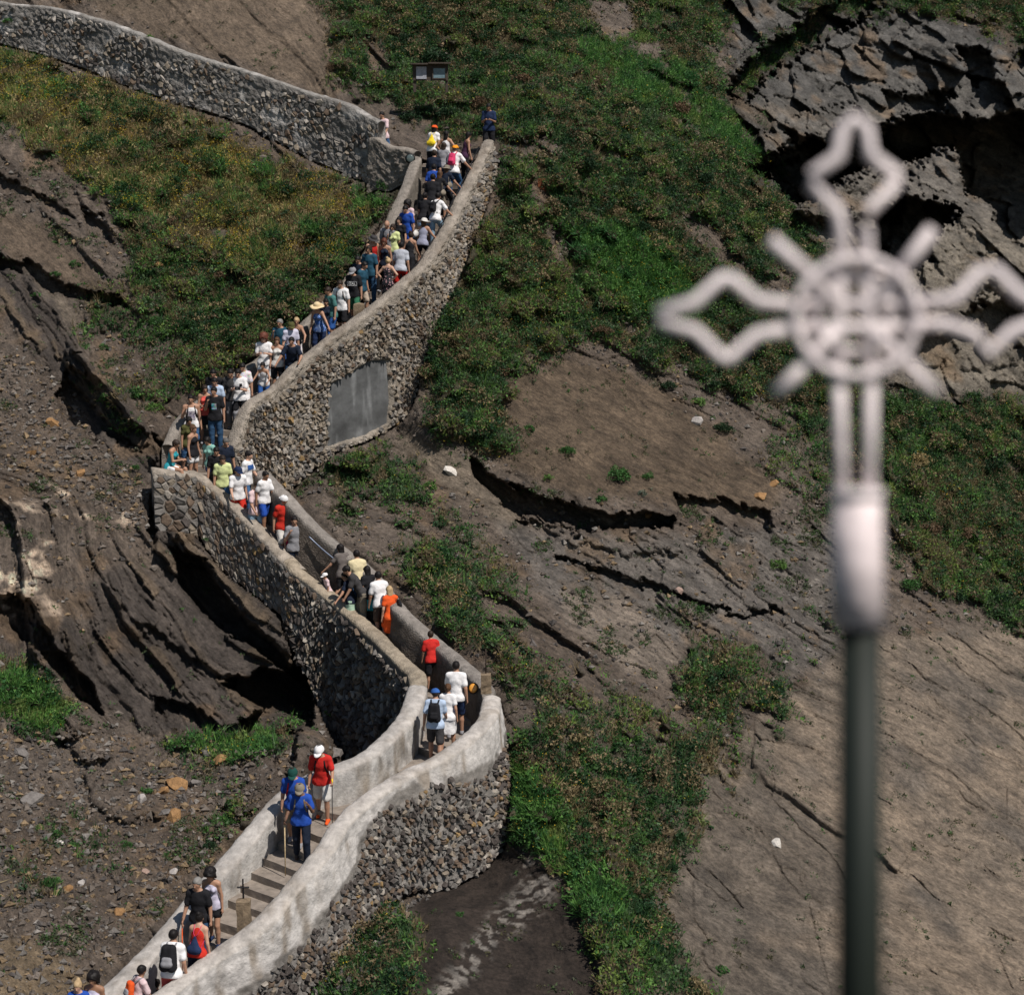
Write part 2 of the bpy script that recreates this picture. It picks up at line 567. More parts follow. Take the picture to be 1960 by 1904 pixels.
# wall of the path that climbs away at the top left
TL = [(-160, -45, 68.2), (0, 2, 66.6), (94, 12, 65.8), (195, 37, 64.8), (273, 64, 64.0), (352, 98, 63.3), (469, 133, 62.4), (586, 172, 61.5), (664, 197, 60.9), (703, 217, 60.5), (731, 232, 60.2)]
tl = np.array([at_d(u, v, d) for u, v, d in TL])
W_TL = Wall(tl, +1, 0.36, [1.5, 1.5, 1.75, 1.9, 1.95, 1.8, 1.8, 2.15, 2.3, 2.2, 2.0], 1.0, res=0.07, batter=0.08)
jn = np.array([at_d(u, v, d) for u, v, d in [(712, 262, 60.3), (728, 264, 60.1), (750, 278, 59.9), (778, 283, 59.6), (800, 290, 59.4)]])
W_JN = Wall(jn, +1, 0.4, [1.9, 1.7, 1.5, 1.2, 1.0], 0.9, res=0.06, batter=0.05)
WALLS = [W_RL, W_RM, W_LL, W_LB, W_LZ, W_RU, W_LU, W_TL, W_JN]
# ------------------------------------------------------------------ terrain
def axis(lo, f0, f1, hi, fine, coarse):
    a = [f0]
    s = fine
    left = []
    x = f0
    while x > lo:
        s = min(s * 1.12, coarse); x -= s; left.append(x)
    mid = list(np.arange(f0, f1, fine))
    s = fine; x = mid[-1]; right = []
    while x < hi:
        s = min(s * 1.12, coarse); x += s; right.append(x)
    return np.array(left[::-1] + mid + right)

us = axis(-900, -60, 2020, 2900, 3.0, 40)
vs = axis(-700, -60, 1970, 2700, 3.0, 40)
U, V = np.meshgrid(us, vs, indexing='ij')

CT = [(-900, -700, 84), (0, -700, 82), (980, -700, 90), (1960, -700, 105), (2900, -700, 120), (-900, 0, 73), (-900, 500, 58), (-900, 1000, 47), (-900, 1500, 38), (-900, 2000, 30), (-900, 2700, 22),
      (0, -250, 73), (500, -300, 75), (980, -300, 78), (1500, -300, 86), (1960, -300, 92),
      (0, -40, 68.6), (300, 20, 67.2), (560, 60, 66), (650, 120, 65), (760, 150, 65.5), (900, 100, 68), (1100, 50, 70), (1300, 50, 73), (1500, 50, 77), (1700, 50, 80), (1960, 50, 82),
      (850, 205, 65), (860, 255, 63.9), (790, 250, 63.4), (740, 200, 64.5), (960, 240, 63), (1000, 200, 63.5), (1200, 200, 65.5), (1400, 250, 68), (1600, 300, 71), (1800, 300, 74), (1960, 300, 76),
      (965, 300, 60.3), (1040, 350, 60.4), (1200, 400, 61.5), (1400, 450, 63), (1700, 500, 67), (1960, 500, 70),
      (0, 250, 60.5), (200, 280, 60.6), (400, 370, 59.5), (600, 420, 58.5), (0, 450, 57), (200, 500, 56), (400, 600, 55.5), (545, 600, 54.9), (640, 500, 56.4), (700, 420, 57.7), (745, 350, 58.7),
      (460, 680, 53.6), (370, 750, 52.6), (250, 750, 52.8), (0, 700, 52.5), (150, 900, 49.8), (0, 950, 48.5), (260, 860, 50.6),
      (910, 470, 57.6), (870, 570, 56.4), (820, 680, 54.8), (1000, 600, 57.7), (1200, 650, 58.7), (1500, 700, 61), (1900, 750, 65),
      (800, 800, 52.9), (950, 850, 53.5), (1200, 900, 54.5), (1500, 900, 57), (1900, 950, 61),
      (620, 900, 51), (700, 1000, 50.4), (900, 1050, 50.8), (1200, 1050, 51.8), (1500, 1100, 53.5), (1900, 1150, 57),
      (600, 980, 50.2), (760, 1080, 48.6), (850, 1180, 46.6), (970, 1300, 44.0), (1100, 1200, 48.5), (1300, 1250, 49), (1600, 1300, 50.5), (1900, 1300, 53),
      (1010, 1400, 42.3), (1100, 1450, 42.8), (1300, 1500, 43.8), (1600, 1550, 45), (1900, 1550, 47.5),
      (980, 1560, 40.6), (1100, 1700, 38.8), (1300, 1750, 39), (1600, 1750, 40.5), (1900, 1750, 43),
      (850, 1750, 37.2), (950, 1850, 35.8), (1200, 1904, 35.2), (1500, 1904, 37), (1900, 1904, 39.5), (720, 1880, 34.9),
      (700, 2300, 27), (1200, 2300, 28), (1900, 2300, 31), (2900, 2300, 34), (0, 2300, 27), (700, 2700, 23), (1900, 2700, 25), (0, 2700, 23),
      (100, 1150, 45.8), (300, 1200, 47), (480, 1250, 47.6), (0, 1300, 43.5), (200, 1400, 43.8), (450, 1450, 43.5), (600, 1420, 43), (0, 1500, 40.5), (200, 1600, 39.9), (400, 1560, 40.9), (500, 1480, 41.8),
      (0, 1750, 36.5), (200, 1750, 37.5), (300, 1740, 38.2), (100, 1850, 35.6), (0, 1904, 34.5), (150, 1904, 35.2),
      (2900, 300, 90), (2900, 900, 74), (2900, 1500, 56)]
CT = [(float(a), float(b), float(c)) for a, b, c in CT]
# feet of the walls that can be seen
def foot_ctrl(W, s_from, s_to, n, du, dv, dd):
    for s in np.linspace(s_from * W.L, s_to * W.L, n):
        p = W.face(np.array([s]), np.array([float(W.max_d(s))]))[0]
        u, v, d = project(p)
        CT.append((float(u) + du, float(v) + dv, float(d) + dd))
foot_ctrl(W_RL, 0.15, 0.97, 12, 6, 14, -0.15)
foot_ctrl(W_RU, 0.06, 0.97, 14, 6, 12, -0.12)
foot_ctrl(W_LZ, 0.05, 0.95, 6, 0, 14, -0.1)
foot_ctrl(W_LB, 0.25, 0.8, 3, -6, 14, -0.1)
foot_ctrl(W_TL, 0.05, 0.97, 8, 0, 12, -0.12)
CT = np.array(CT)

def tps_fit(X, y, lam=0.6):
    n = len(X)
    d = np.linalg.norm(X[:, None] - X[None], axis=2)
    Kk = np.where(d > 0, d ** 2 * np.log(d + 1e-12), 0) + lam * np.eye(n)
    A = np.zeros((n + 3, n + 3)); A[:n, :n] = Kk
    A[:n, n] = 1; A[:n, n + 1:] = X; A[n, :n] = 1; A[n + 1:, :n] = X.T
    b = np.zeros(n + 3); b[:n] = y
    return np.linalg.solve(A, b)
X = CT[:, :2] / 300.0
ws = tps_fit(X, CT[:, 2], 0.02)
cu = np.arange(-940, 2960, 20.0); cv = np.arange(-740, 2760, 20.0)
CU, CV = np.meshgrid(cu / 300, cv / 300, indexing='ij')
Dc = ws[-3] + ws[-2] * CU + ws[-1] * CV
for k in range(len(X)):
    r2 = (CU - X[k, 0]) ** 2 + (CV - X[k, 1]) ** 2
    Dc += ws[k] * 0.5 * r2 * np.log(r2 + 1e-12)
Dc = np.clip(Dc, 18, 130)

def bil(A, u, v, gu, gv):
    fu = np.interp(u, gu, np.arange(len(gu))); fv = np.interp(v, gv, np.arange(len(gv)))
    i = np.clip(fu.astype(int), 0, len(gu) - 2); j = np.clip(fv.astype(int), 0, len(gv) - 2)
    a = fu - i; b = fv - j
    if A.ndim == 3:
        a = a[..., None]; b = b[..., None]
    return A[i, j] * (1 - a) * (1 - b) + A[i + 1, j] * a * (1 - b) + A[i, j + 1] * (1 - a) * b + A[i + 1, j + 1] * a * b

D0 = bil(Dc, U, V, cu, cv)
P0 = at_d(U, V, D0)
# wobbled look-up coordinates for outlines
wu = fbm(P0, 0.9, 3, 11); wv = fbm(P0, 0.9, 3, 23)
wu2 = fbm(P0, 4.5, 3, 31); wv2 = fbm(P0, 4.5, 3, 41)
UW = U + wu * 16 + wu2 * 9
VW = V + wv * 16 + wv2 * 9
UW2 = U + wu * 5 + wu2 * 6
VW2 = V + wv * 5 + wv2 * 6

side_w = sstep(800, 560, U)                       # left face and right face have different dips
theta = R(31) + R(15) * side_w + R(22) * sstep(300, 60, U) * sstep(860, 1000, V) * sstep(1420, 1300, V) - R(10) * sstep(380, 560, U) * sstep(900, 1100, V) * side_w
warp_b = 0.30 * fbm(P0, 0.35, 3, 777) + .06 * fbm(P0, 1.7, 3, 778)
px_, pz_ = P0[..., 0] + 7.0, P0[..., 2] + 11.0
BA = np.cos(theta) * px_ - np.sin(theta) * pz_
BT = np.sin(theta) * px_ + np.cos(theta) * pz_ + warp_b + 0.1 * P0[..., 1]
def jag(step, seed):
    k = np.floor(BA / step + 2 * fbm(P0, 1.0, 2, seed)).astype(np.int64)
    k2 = np.floor(BT / (step * .6)).astype(np.int64)
    return _hash(k, k2, k * 0, seed) - .5
jg = jag(.5, 900) * 12 + jag(.17, 901) * 7
UW2 = UW2 + jg * .6
VW2 = VW2 + jg
# --- zones (photograph units)
VEG = {
 'ochre': [[(-900, -60), (-40, 60), (60, 110), (130, 150), (330, 205), (500, 300), (640, 345), (740, 330), (700, 420), (660, 480), (560, 520), (440, 500), (330, 440), (220, 380), (110, 290), (0, 225), (-900, 200)]],
 'green': [[(620, -60), (700, -60), (860, 150), (900, 260), (820, 230), (730, 190), (660, 150), (640, 60)], [(220, 390), (340, 440), (560, 510), (660, 480), (790, 310), (745, 430), (700, 500), (640, 560), (575, 620), (520, 660), (450, 720), (390, 740), (320, 720), (250, 640), (250, 540)],
           [(680, -60), (1420, -60), (1380, 60), (1350, 90), (1400, 200), (1430, 260), (1480, 350), (1500, 400), (1550, 430), (1580, 500), (1600, 560), (1650, 700), (1700, 760), (1800, 770), (2600, 800), (2600, 1500), (2100, 1260), (1940, 1190), (1850, 1150), (1760, 1090), (1700, 1000), (1690, 900), (1560, 850), (1440, 770), (1250, 680), (1130, 650), (1010, 690), (975, 780), (985, 850), (930, 870), (860, 830), (800, 780), (780, 700), (830, 600), (890, 500), (930, 420), (965, 330), (960, 260), (850, 215), (750, 215), (700, 180), (640, 120)],
           [(1000, 1345), (1130, 1360), (1200, 1400), (1260, 1350), (1330, 1240), (1430, 1250), (1490, 1290), (1480, 1370), (1380, 1430), (1340, 1500), (1290, 1590), (1270, 1700), (1290, 1820), (1360, 1904), (1400, 2000), (1130, 2000), (1150, 1904), (1120, 1750), (1080, 1640), (1020, 1600), (950, 1540), (950, 1440), (1010, 1410)],
           [(745, 1062), (850, 1050), (900, 1120), (935, 1200), (1010, 1300), (960, 1310), (880, 1225), (800, 1150)],
           [(640, 880), (720, 870), (790, 900), (830, 950), (770, 960), (720, 930), (680, 960), (650, 930)],
           [(620, 1760), (720, 1730), (790, 1770), (800, 1904), (700, 2000), (600, 1904), (600, 1830)],
           [(1420, -60), (2600, -60), (2600, 120), (2100, 80), (1960, 90), (1850, 30), (1700, 20), (1600, 30), (1520, 100), (1440, 170), (1400, 150), (1560, 20)]],
 'bright': [[(950, 1440), (1010, 1480), (1085, 1560), (1165, 1680), (1190, 1780), (1120, 1750), (1060, 1660), (1000, 1600), (935, 1570)],
            [(700, 330), (790, 310), (760, 400), (720, 430), (650, 400)],
            [(1100, 90), (1200, 60), (1340, 160), (1420, 230), (1440, 300), (1350, 260), (1200, 180)],
            [(0, 1280), (60, 1290), (130, 1360), (110, 1400), (40, 1370), (-60, 1330)],
            [(330, 1410), (460, 1400), (560, 1385), (530, 1440), (430, 1460), (350, 1450)],
            [(1060, 420), (1180, 430), (1330, 560), (1300, 640), (1180, 560), (1080, 500)]],
}
BARE = [[(1120, -10), (1210, 0), (1225, 60), (1170, 85), (1130, 40)], [(1200, 80), (1270, 85), (1285, 135), (1230, 115)], [(690, 60), (740, 80), (760, 140), (700, 130)], [(1000, 330), (1040, 340), (1060, 400), (1020, 390)], [(1030, 420), (1090, 440), (1110, 520), (1060, 500)], [(1300, 400), (1390, 440), (1440, 520), (1520, 520), (1500, 570), (1400, 520), (1320, 470)],
        [(1520, 560), (1580, 600), (1600, 680), (1540, 650)], [(960, 270), (1050, 260), (1090, 300), (1000, 310)], [(1390, 620), (1440, 640), (1430, 690), (1380, 660)]]
veg = np.zeros(U.shape); vtype = np.zeros(U.shape)   # type 0 green, 1 ochre, 2 bright
for name, tid in (('green', 0), ('ochre', 1), ('bright', 2)):
    for poly in VEG[name]:
        m = poly_field(poly, UW + wu * 26, VW + wv * 26, -34, 26)
        vtype = np.where(m > (0.35 if tid != 2 else .5 + .9 * fbm(P0, .9, 4, 70)), tid, vtype)
        veg = np.maximum(veg, m)
for poly in BARE:
    veg *= 1 - 0.9 * poly_field(poly, UW, VW, -8, 10)
# sparser growth: fades and patches
patch = fbm(P0, 0.55, 4, 71)
fade = poly_field([(900, 1190), (1100, 1240), (1560, 1240), (1560, 1650), (1300, 1960), (1180, 1960), (1240, 1700), (1100, 1500), (900, 1300)], UW, VW, -20, 30)
veg *= 1 - fade * sstep(0.05, -0.35, patch) * 0.9
leftlow = sstep(620, 420, U) * sstep(480, 640, V) * sstep(900, 800, V)
veg *= 1 - leftlow * sstep(0.15, -0.2, patch) * 0.85
# thin growth over the soil right of the middle flight and on the lower slopes
thin = np.zeros(U.shape)
for pl, dn in (([(620, 880), (800, 920), (940, 1060), (1060, 1240), (1300, 1380), (1500, 1240), (1520, 1400), (1300, 1640), (1150, 1640), (980, 1420), (930, 1240), (800, 1120), (690, 1060)], .8),
               ([(1440, 750), (1700, 880), (1700, 1000), (1620, 1000), (1480, 900)], .6), ([(150, 540), (330, 560), (420, 740), (330, 860), (200, 820), (160, 700)], .55),
               ([(300, 1400), (560, 1400), (540, 1500), (460, 1620), (330, 1560)], .6), ([(-60, 1540), (160, 1560), (260, 1660), (140, 1720), (-60, 1720)], .4), ([(1540, 1090), (1600, 1080), (1620, 1230), (1560, 1260)], .8)):
    thin = np.maximum(thin, dn * poly_field(pl, UW, VW, -30, 30))
thin *= sstep(-.12, .30, fbm(P0, .8, 4, 89) + .5 * fbm(P0, 3.0, 2, 90))
veg *= 1 - .9 * sstep(.8, .2, veg) * sstep(.25, -.1, fbm(P0, 1.6, 3, 91))
veg *= 1 - .85 * sstep(.30, .48, fbm(P0, .75, 4, 92))
veg = np.maximum(veg, thin * .85)
spr = sstep(0.22, 0.42, fbm(P0, 1.1, 3, 88)) * 0.8

STR_DARK = [[(290, 985), (400, 1010), (560, 1180), (580, 1420), (430, 1410), (270, 1390), (150, 1330), (0, 1230), (-200, 1200), (-200, 1140), (0, 1120), (90, 1150), (180, 1230), (150, 1130), (240, 1080), (300, 1100)],
            [(-200, 450), (0, 460), (110, 600), (200, 720), (300, 850), (320, 930), (200, 860), (100, 700), (0, 600), (-200, 560)]]
str_dark = sum(poly_field(p, UW, VW, -12, 12) for p in STR_DARK).clip(0, 1)
SMOOTH = [[(-200, 330), (0, 400), (90, 440), (160, 500), (230, 590), (150, 560), (60, 500), (-200, 420)], [(-200, 480), (60, 520), (150, 600), (130, 640), (0, 590), (-200, 560)], [(160, 530), (240, 560), (240, 640), (180, 600)],
          [(950, 730), (1080, 680), (1250, 730), (1400, 850), (1500, 940), (1470, 985), (1330, 960), (1280, 965), (1100, 940), (960, 890), (900, 870)],
          [(1290, 1500), (1450, 1400), (1620, 1230), (2100, 1180), (2500, 1300), (2500, 2200), (1400, 2200), (1290, 1900), (1240, 1680)],
          [(830, 1650), (960, 1620), (1080, 1680), (1130, 1800), (1160, 1960), (800, 1960), (800, 1740)],
          [(-200, 1790), (60, 1800), (180, 1860), (240, 1940), (-200, 2000)],
          [(120, -100), (600, -100), (640, 60), (640, 190), (560, 160), (380, 90), (200, 30)],
          [(780, 830), (900, 880), (1000, 980), (1000, 1050), (900, 960), (770, 870)]]
smo = np.zeros(U.shape)
smo_each = []
for p in SMOOTH:
    m = poly_field(p, UW, VW, -16, 14); smo_each.append(m); smo = np.maximum(smo, m)
CLIFF = [[(1380, -100), (1700, 0), (1960, 90), (2400, 200), (2400, 760), (1960, 770), (1800, 740), (1690, 700), (1560, 470), (1500, 400), (1440, 290), (1410, 200)],
         [(1700, 740), (1830, 560), (2100, 560), (2100, 790), (1800, 770)]]
cliff = sum(poly_field(p, UW, VW, -12, 12) for p in CLIFF).clip(0, 1)
cliff *= 1 - veg * 0.7
SCREE = [[(-200, 1400), (100, 1390), (300, 1410), (560, 1440), (560, 1500), (420, 1660), (200, 1890), (120, 1960), (-200, 1960)], [(-200, 640), (100, 700), (320, 900), (280, 1010), (160, 960), (60, 900), (-200, 900)]]
scree = sum(poly_field(p, UW, VW, -14, 14) for p in SCREE).clip(0, 1) * (1 - str_dark)
SCREE_B = sstep(0.0, 0.3, fbm(P0, 1.4, 3, 5))

# --- relief, metres towards the viewer
rock = (1 - veg) * (1 - 0.75 * smo)
def strata(per, seed, amp, jit=.12):
    t = (BT + jit * jag(per * 1.6, seed + 2)) / per
    k = np.floor(t); f = t - k
    z = np.zeros_like(k).astype(np.int64)
    a = _hash(k.astype(np.int64), z, z, seed + 5) ** 1.5
    ka = np.floor(BA / (per * 3.5) + 5 * _hash(k.astype(np.int64), z, z, seed + 6)).astype(np.int64)
    brk = 0.25 + 0.75 * _hash(k.astype(np.int64), ka, z, seed + 7)
    saw = np.where(f < 0.10, f / 0.10, (1 - f) / 0.90)
    return amp * a * saw * brk
st = side_w * (strata(.95, 3, .85) + strata(.34, 13, .30) + strata(.13, 14, .06)) + (1 - side_w) * (strata(1.1, 53, .70) + strata(.36, 63, .24) + strata(.14, 64, .05))
bedm = sstep(-.25, .25, fbm(P0, .3, 3, 555))
rel = str_dark * side_w * (strata(.40, 23, .34) + strata(.16, 24, .14)) + rock * (1 - .7 * scree) * (1 - cliff) * .16 * facets(BA * .55, BT * 1.7, 47, .9) + st * rock * (0.42 + .7 * bedm + 0.9 * str_dark) * (1 - 0.75 * cliff) * (1 - 0.75 * scree)
rel += rock * (0.16 * fbm(P0, 0.7, 4, 101) + 0.05 * fbm(P0, 3.5, 3, 111))
# smooth slabs: faint layered cracks
slabm = np.zeros(U.shape) + smo_each[4]
rel += smo * ((0.12 + .42 * slabm) * st + slabm * .10 * facets(BA * .5, BT * 1.3, 44, .9) * 1.0 + 0.05 * fbm(P0 * np.array([1, 1, 1.0]), 1.2, 3, 121) + 0.012 * fbm(P0, 8, 2, 131))
tt = (BT + 0.25 * fbm(P0, 0.9, 4, 141)) / 0.95
cr = np.abs(tt - np.round(tt)) * 0.95
crk = sstep(0.028, 0.0, cr) * sstep(-0.1, 0.25, fbm(P0, 0.9, 3, 151))
rel -= smo * crk * (0.05 + .10 * slabm)
# crags on the right: blocky
wx = P0[..., 0] * 1.0 + 0.5 * fbm(P0, 0.8, 3, 161); wz = P0[..., 2] * 1.15 + 0.3 * P0[..., 0] + 0.5 * fbm(P0, 0.8, 3, 171)
c1, c2, cid = worley2(wx * 0.55, wz * 0.75, 3)
d1, d2, did = worley2(wx * 1.9, wz * 2.3, 8)
fx = P0[..., 0] + .35 * fbm(P0, .6, 3, 183); fz = P0[..., 2] + .35 * P0[..., 0] + .35 * fbm(P0, .6, 3, 185)
rel += cliff * (2.4 * facets(fx * .22, fz * .32, 6, .75) + .6 * facets(fx * .7, fz * .9, 7, 1.0) + .16 * facets(fx * 2.1, fz * 2.6, 8, .9) + .05 * facets(fx * 5, fz * 6, 9, .9) + .25 * fbm(P0, .9, 3, 182) + 0.04 * fbm(P0, 5, 3, 181))
# scree: small blocks
e1, e2, eid = worley2(P0[..., 0] * 4.0, P0[..., 2] * 5.0, 12)
g1, g2, gid = worley2(P0[..., 0] * 9.0, P0[..., 2] * 11.0, 19)
rel += scree * SCREE_B * (0.07 * eid * sstep(0, 0.3, e2 - e1) + 0.04 * gid * sstep(0, 0.3, g2 - g1))
rel += (1 - veg) * (1 - smo) * 0.03 * gid * sstep(0, 0.3, g2 - g1)
# growth: cushions and hollows
h1, h2, hid = worley2(P0[..., 0] * 1.35 + 0.35 * wu, P0[..., 2] * 1.8 + 0.35 * wv, 27)
k1, k2, kid = worley2(P0[..., 0] * 3.1 + 0.3 * wu2, P0[..., 2] * 4.0 + .3 * wv2, 37)
rel += veg * (0.95 * hid * np.sqrt(np.clip(1 - (h1 * 1.15) ** 2, 0, 1)) + 0.3 * kid * np.sqrt(np.clip(1 - k1 ** 2, 0, 1)) + 0.1 * fbm(P0, 1.2, 3, 191))

# --- hollows (dark under-cut places, +depth) and slabs that stand out (-depth)
def feat(poly, depth, a=-3, b=3, wob=True):
    m = poly_field(poly, UW2 if wob else U, VW2 if wob else V, a, b)
    return depth * m
hol = np.zeros(U.shape)
# sea cave region at the right, under the crag
hol += feat([(1425, 318), (1480, 300), (1545, 262), (1590, 275), (1640, 240), (1700, 238), (1790, 215), (1880, 232), (1960, 205), (2300, 200), (2300, 470), (1930, 462), (1912, 440), (1900, 400), (1850, 372), (1832, 285), (1790, 282), (1770, 300), (1720, 318), (1690, 305), (1600, 352), (1530, 398), (1500, 380), (1478, 338)], 14.0)
hol += feat([(1680, 420), (1730, 380), (1810, 385), (1838, 400), (1800, 445), (1775, 470), (1790, 500), (1700, 520), (1660, 480)], 6)
hol += feat([(1395, 170), (1440, 110), (1520, 55), (1600, 0), (1640, -60), (1760, -60), (1700, 0), (1600, 70), (1520, 110), (1460, 160), (1430, 190), (1390, 195)], 3.5)
hol += feat([(1690, 175), (1760, 185), (1830, 170), (1800, 210), (1700, 215)], 1.4)
hol += feat([(1835, 95), (1890, 90), (1905, 150), (1860, 165)], 2.0)
hol += feat([(1870, 590), (1930, 560), (2000, 600), (1950, 660), (1880, 650)], 2.0)
hol += feat([(1510, 250), (1560, 280), (1640, 205), (1660, 235), (1560, 290), (1480, 330)], 1.2)
# cracks of the middle slope
hol += feat([(895, 870), (930, 905), (990, 935), (1060, 950), (1120, 975), (1200, 985), (1290, 985), (1290, 1012), (1230, 1015), (1180, 1010), (1120, 1020), (1060, 1000), (990, 985), (940, 945), (905, 905)], 1.6)
hol += feat([(1290, 950), (1400, 960), (1480, 985), (1475, 1020), (1400, 1010), (1300, 1000)], 0.7)
hol += feat([(1060, 1065), (1150, 1085), (1260, 1115), (1330, 1150), (1420, 1170), (1500, 1160), (1500, 1172), (1420, 1182), (1330, 1162), (1250, 1130), (1140, 1100), (1060, 1075)], 0.6, -1, 3)
hol += feat([(560, 870), (620, 880), (700, 905), (720, 930), (640, 935), (580, 900)], 0.8)
hol += feat([(985, 990), (1090, 1010), (1120, 1030), (1040, 1030)], 0.5)
# left face
hol += feat([(0, 488), (60, 500), (120, 545), (230, 570), (250, 590), (140, 575), (90, 560), (30, 520), (-60, 500)], 0.9)
hol += feat([(160, 400), (200, 410), (215, 470), (170, 450)], 0.5)
hol += feat([(0, 335), (60, 360), (140, 410), (150, 425), (60, 385), (-40, 350)], 0.5)
hol += feat([(105, 760), (135, 700), (170, 720), (230, 790), (300, 840), (360, 900), (300, 880), (200, 830), (180, 850), (120, 800)], 0.9)
hol += feat([(380, 1060), (410, 1110), (470, 1190), (540, 1250), (560, 1290), (480, 1240), (400, 1190), (345, 1120), (330, 1050)], 1.5)
hol += feat([(420, 1300), (480, 1290), (560, 1280), (600, 1250), (600, 1380), (575, 1400), (500, 1410), (430, 1400), (500, 1350)], 3.0)
hol += feat([(560, 1170), (610, 1180), (620, 1250), (600, 1300), (560, 1290), (555, 1220)], 2.6)
hol += feat([(290, 960), (305, 1010), (300, 1060), (285, 1020)], 0.8)
hol += feat([(-60, 1120), (60, 1150), (110, 1240), (170, 1300), (200, 1370), (150, 1340), (90, 1270), (20, 1200), (-60, 1170)], 1.2)
hol += feat([(260, 1180), (330, 1230), (450, 1300), (440, 1330), (350, 1280), (270, 1220)], 0.4)
hol += feat([(290, 1330), (370, 1350), (430, 1400), (340, 1390), (290, 1370)], .8)
hol += feat([(545, 1380), (565, 1400), (560, 1480), (545, 1500), (530, 1490)], 0.9)
hol += feat([(655, 1330), (690, 1310), (700, 1350), (695, 1450), (660, 1500), (645, 1450)], 1.0)
hol += feat([(745, 640), (790, 580), (815, 590), (800, 650), (770, 680), (745, 700)], 0.8)
hol += feat([(370, 1060), (400, 1068), (395, 1085), (360, 1078)], .5)
hol += feat([(185, 1400), (200, 1425), (190, 1440), (90, 1420)], .35)
# standing-out slabs and blocks
hol += feat([(128, 668), (165, 665), (215, 720), (300, 850), (330, 905), (300, 890), (230, 830), (175, 775), (130, 720)], -0.75)
hol += feat([(300, 1000), (380, 1010), (430, 1070), (520, 1170), (560, 1230), (560, 1260), (470, 1180), (400, 1110), (340, 1040)], -0.55)
hol += feat([(640, 1040), (560, 1180), (640, 1180)], 0)
hol += feat([(100, 1395), (190, 1400), (215, 1450), (160, 1460)], -0.5, -2, 8)
hol += feat([(150, 1470), (210, 1460), (320, 1560), (240, 1580), (170, 1540)], -0.35, -2, 12)
hol += feat([(1500, 395), (1560, 360), (1620, 340), (1690, 315), (1740, 330), (1780, 295), (1830, 280), (1850, 390), (1900, 420), (1920, 500), (1880, 590), (1780, 640), (1720, 560), (1690, 480), (1720, 400), (1640, 420), (1560, 430)], -1.6, -4, 14)
hol += feat([(1500, 235), (1560, 205), (1640, 195), (1650, 225), (1580, 262), (1510, 290), (1450, 300), (1440, 262)], -0.9, -3, 6)
hol += feat([(1000, 985), (1010, 1000), (1300, 1030), (1310, 1055), (1200, 1060), (1090, 1040)], -0.25, -2, 5)

# --- structure coverage: terrain stays behind walls and steps wherever they are seen
nx_, ny_ = len(us), len(vs)
cover = np.full(U.shape, -1.0)
def splat(P, pad=1):
    u, v, d = project(P.reshape(-1, 3))
    i = np.rint(np.interp(u, us, np.arange(nx_))).astype(int); j = np.rint(np.interp(v, vs, np.arange(ny_))).astype(int)
    ok = (u > us[0]) & (u < us[-1]) & (v > vs[0]) & (v < vs[-1])
    i, j, d = i[ok], j[ok], d[ok]
    for a in range(-pad, pad + 1):
        for b in range(-pad, pad + 1):
            np.maximum.at(cover, (np.clip(i + a, 0, nx_ - 1), np.clip(j + b, 0, ny_ - 1)), d)
for W in WALLS:
    sel = W.P[:, :, :]
    m = (W.D >= -0.95)
    splat(sel[m])
lat = np.linspace(0, 1, 40)[None, :, None]
splat(RL[:, None] * (1 - lat) + RR[:, None] * lat)

cov = cover > 0
D = D0 - rel + hol
D = np.where(cov, np.maximum(D, cover + 0.25), D)
# keep ground from rising in front of the lower walls right next to their outlines
PT = at_d(U, V, D)

# --- colours (albedo)
def C(*a): return np.array(a)
ROCK = 1.0
big = fbm(P0, 0.25, 3, 201); med = fbm(P0, 1.3, 4, 211); fine = fbm(P0, 7, 3, 221)
col = C(.135, .112, .096) + (big * .022)[..., None] + (med * .025)[..., None] * C(1.1, 1, .9)
def paint(m, c, var=0.25, seed=0):
    global col
    c = np.asarray(c)
    col = col * (1 - m[..., None]) + (c * (1 + var * med + var * .6 * fine)[..., None]) * m[..., None]
paint(smo_each[0], (.15, .118, .092)); paint(smo_each[1], (.17, .145, .12)); paint(smo_each[2], (.09, .07, .055), .1)
paint(smo_each[3], (.12, .092, .068), .38); paint(smo_each[4], (.235, .195, .158), .16); paint(smo_each[5], (.048, .038, .033), .2)
paint(smo_each[6], (.21, .165, .115), .2); paint(smo_each[7], (.17, .135, .105), .25); paint(smo_each[8], (.19, .16, .13), .15)
grey = poly_field([(950, 1000), (1200, 1040), (1600, 1000), (1700, 1200), (1500, 1300), (1400, 1240), (1330, 1240), (1100, 1180), (1020, 1120)], UW, VW, -20, 20)
paint(grey * .85, (.145, .135, .128), .3)
paint(poly_field([(1080, 1120), (1200, 1140), (1290, 1230), (1330, 1320), (1200, 1280), (1080, 1180)], UW, VW, -12, 12), (.21, .18, .155), .2)
paint(str_dark, (.088, .076, .07), .3)
# grey wash on the pale slab
wash = sstep(0.05, 0.4, fbm(P0 * np.array([1, 1, 1.6]) + (U / 400)[..., None], 0.5, 4, 231))
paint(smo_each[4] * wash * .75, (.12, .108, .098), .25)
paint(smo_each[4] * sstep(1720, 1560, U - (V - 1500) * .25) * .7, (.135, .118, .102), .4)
paint(smo_each[4] * sstep(.15, .4, fbm(P0 + 9, .35, 4, 777)) * .6, (.28, .225, .175), .2)
paint(cliff * .9, (.15, .142, .132), .3)
paint(cliff * sstep(.25, .5, fbm(P0, .7, 3, 241)) * .6, (.20, .15, .10), .3)
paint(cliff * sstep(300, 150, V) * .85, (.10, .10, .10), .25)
paint(cliff * sstep(360, 480, V) * .6, (.19, .17, .14), .25)
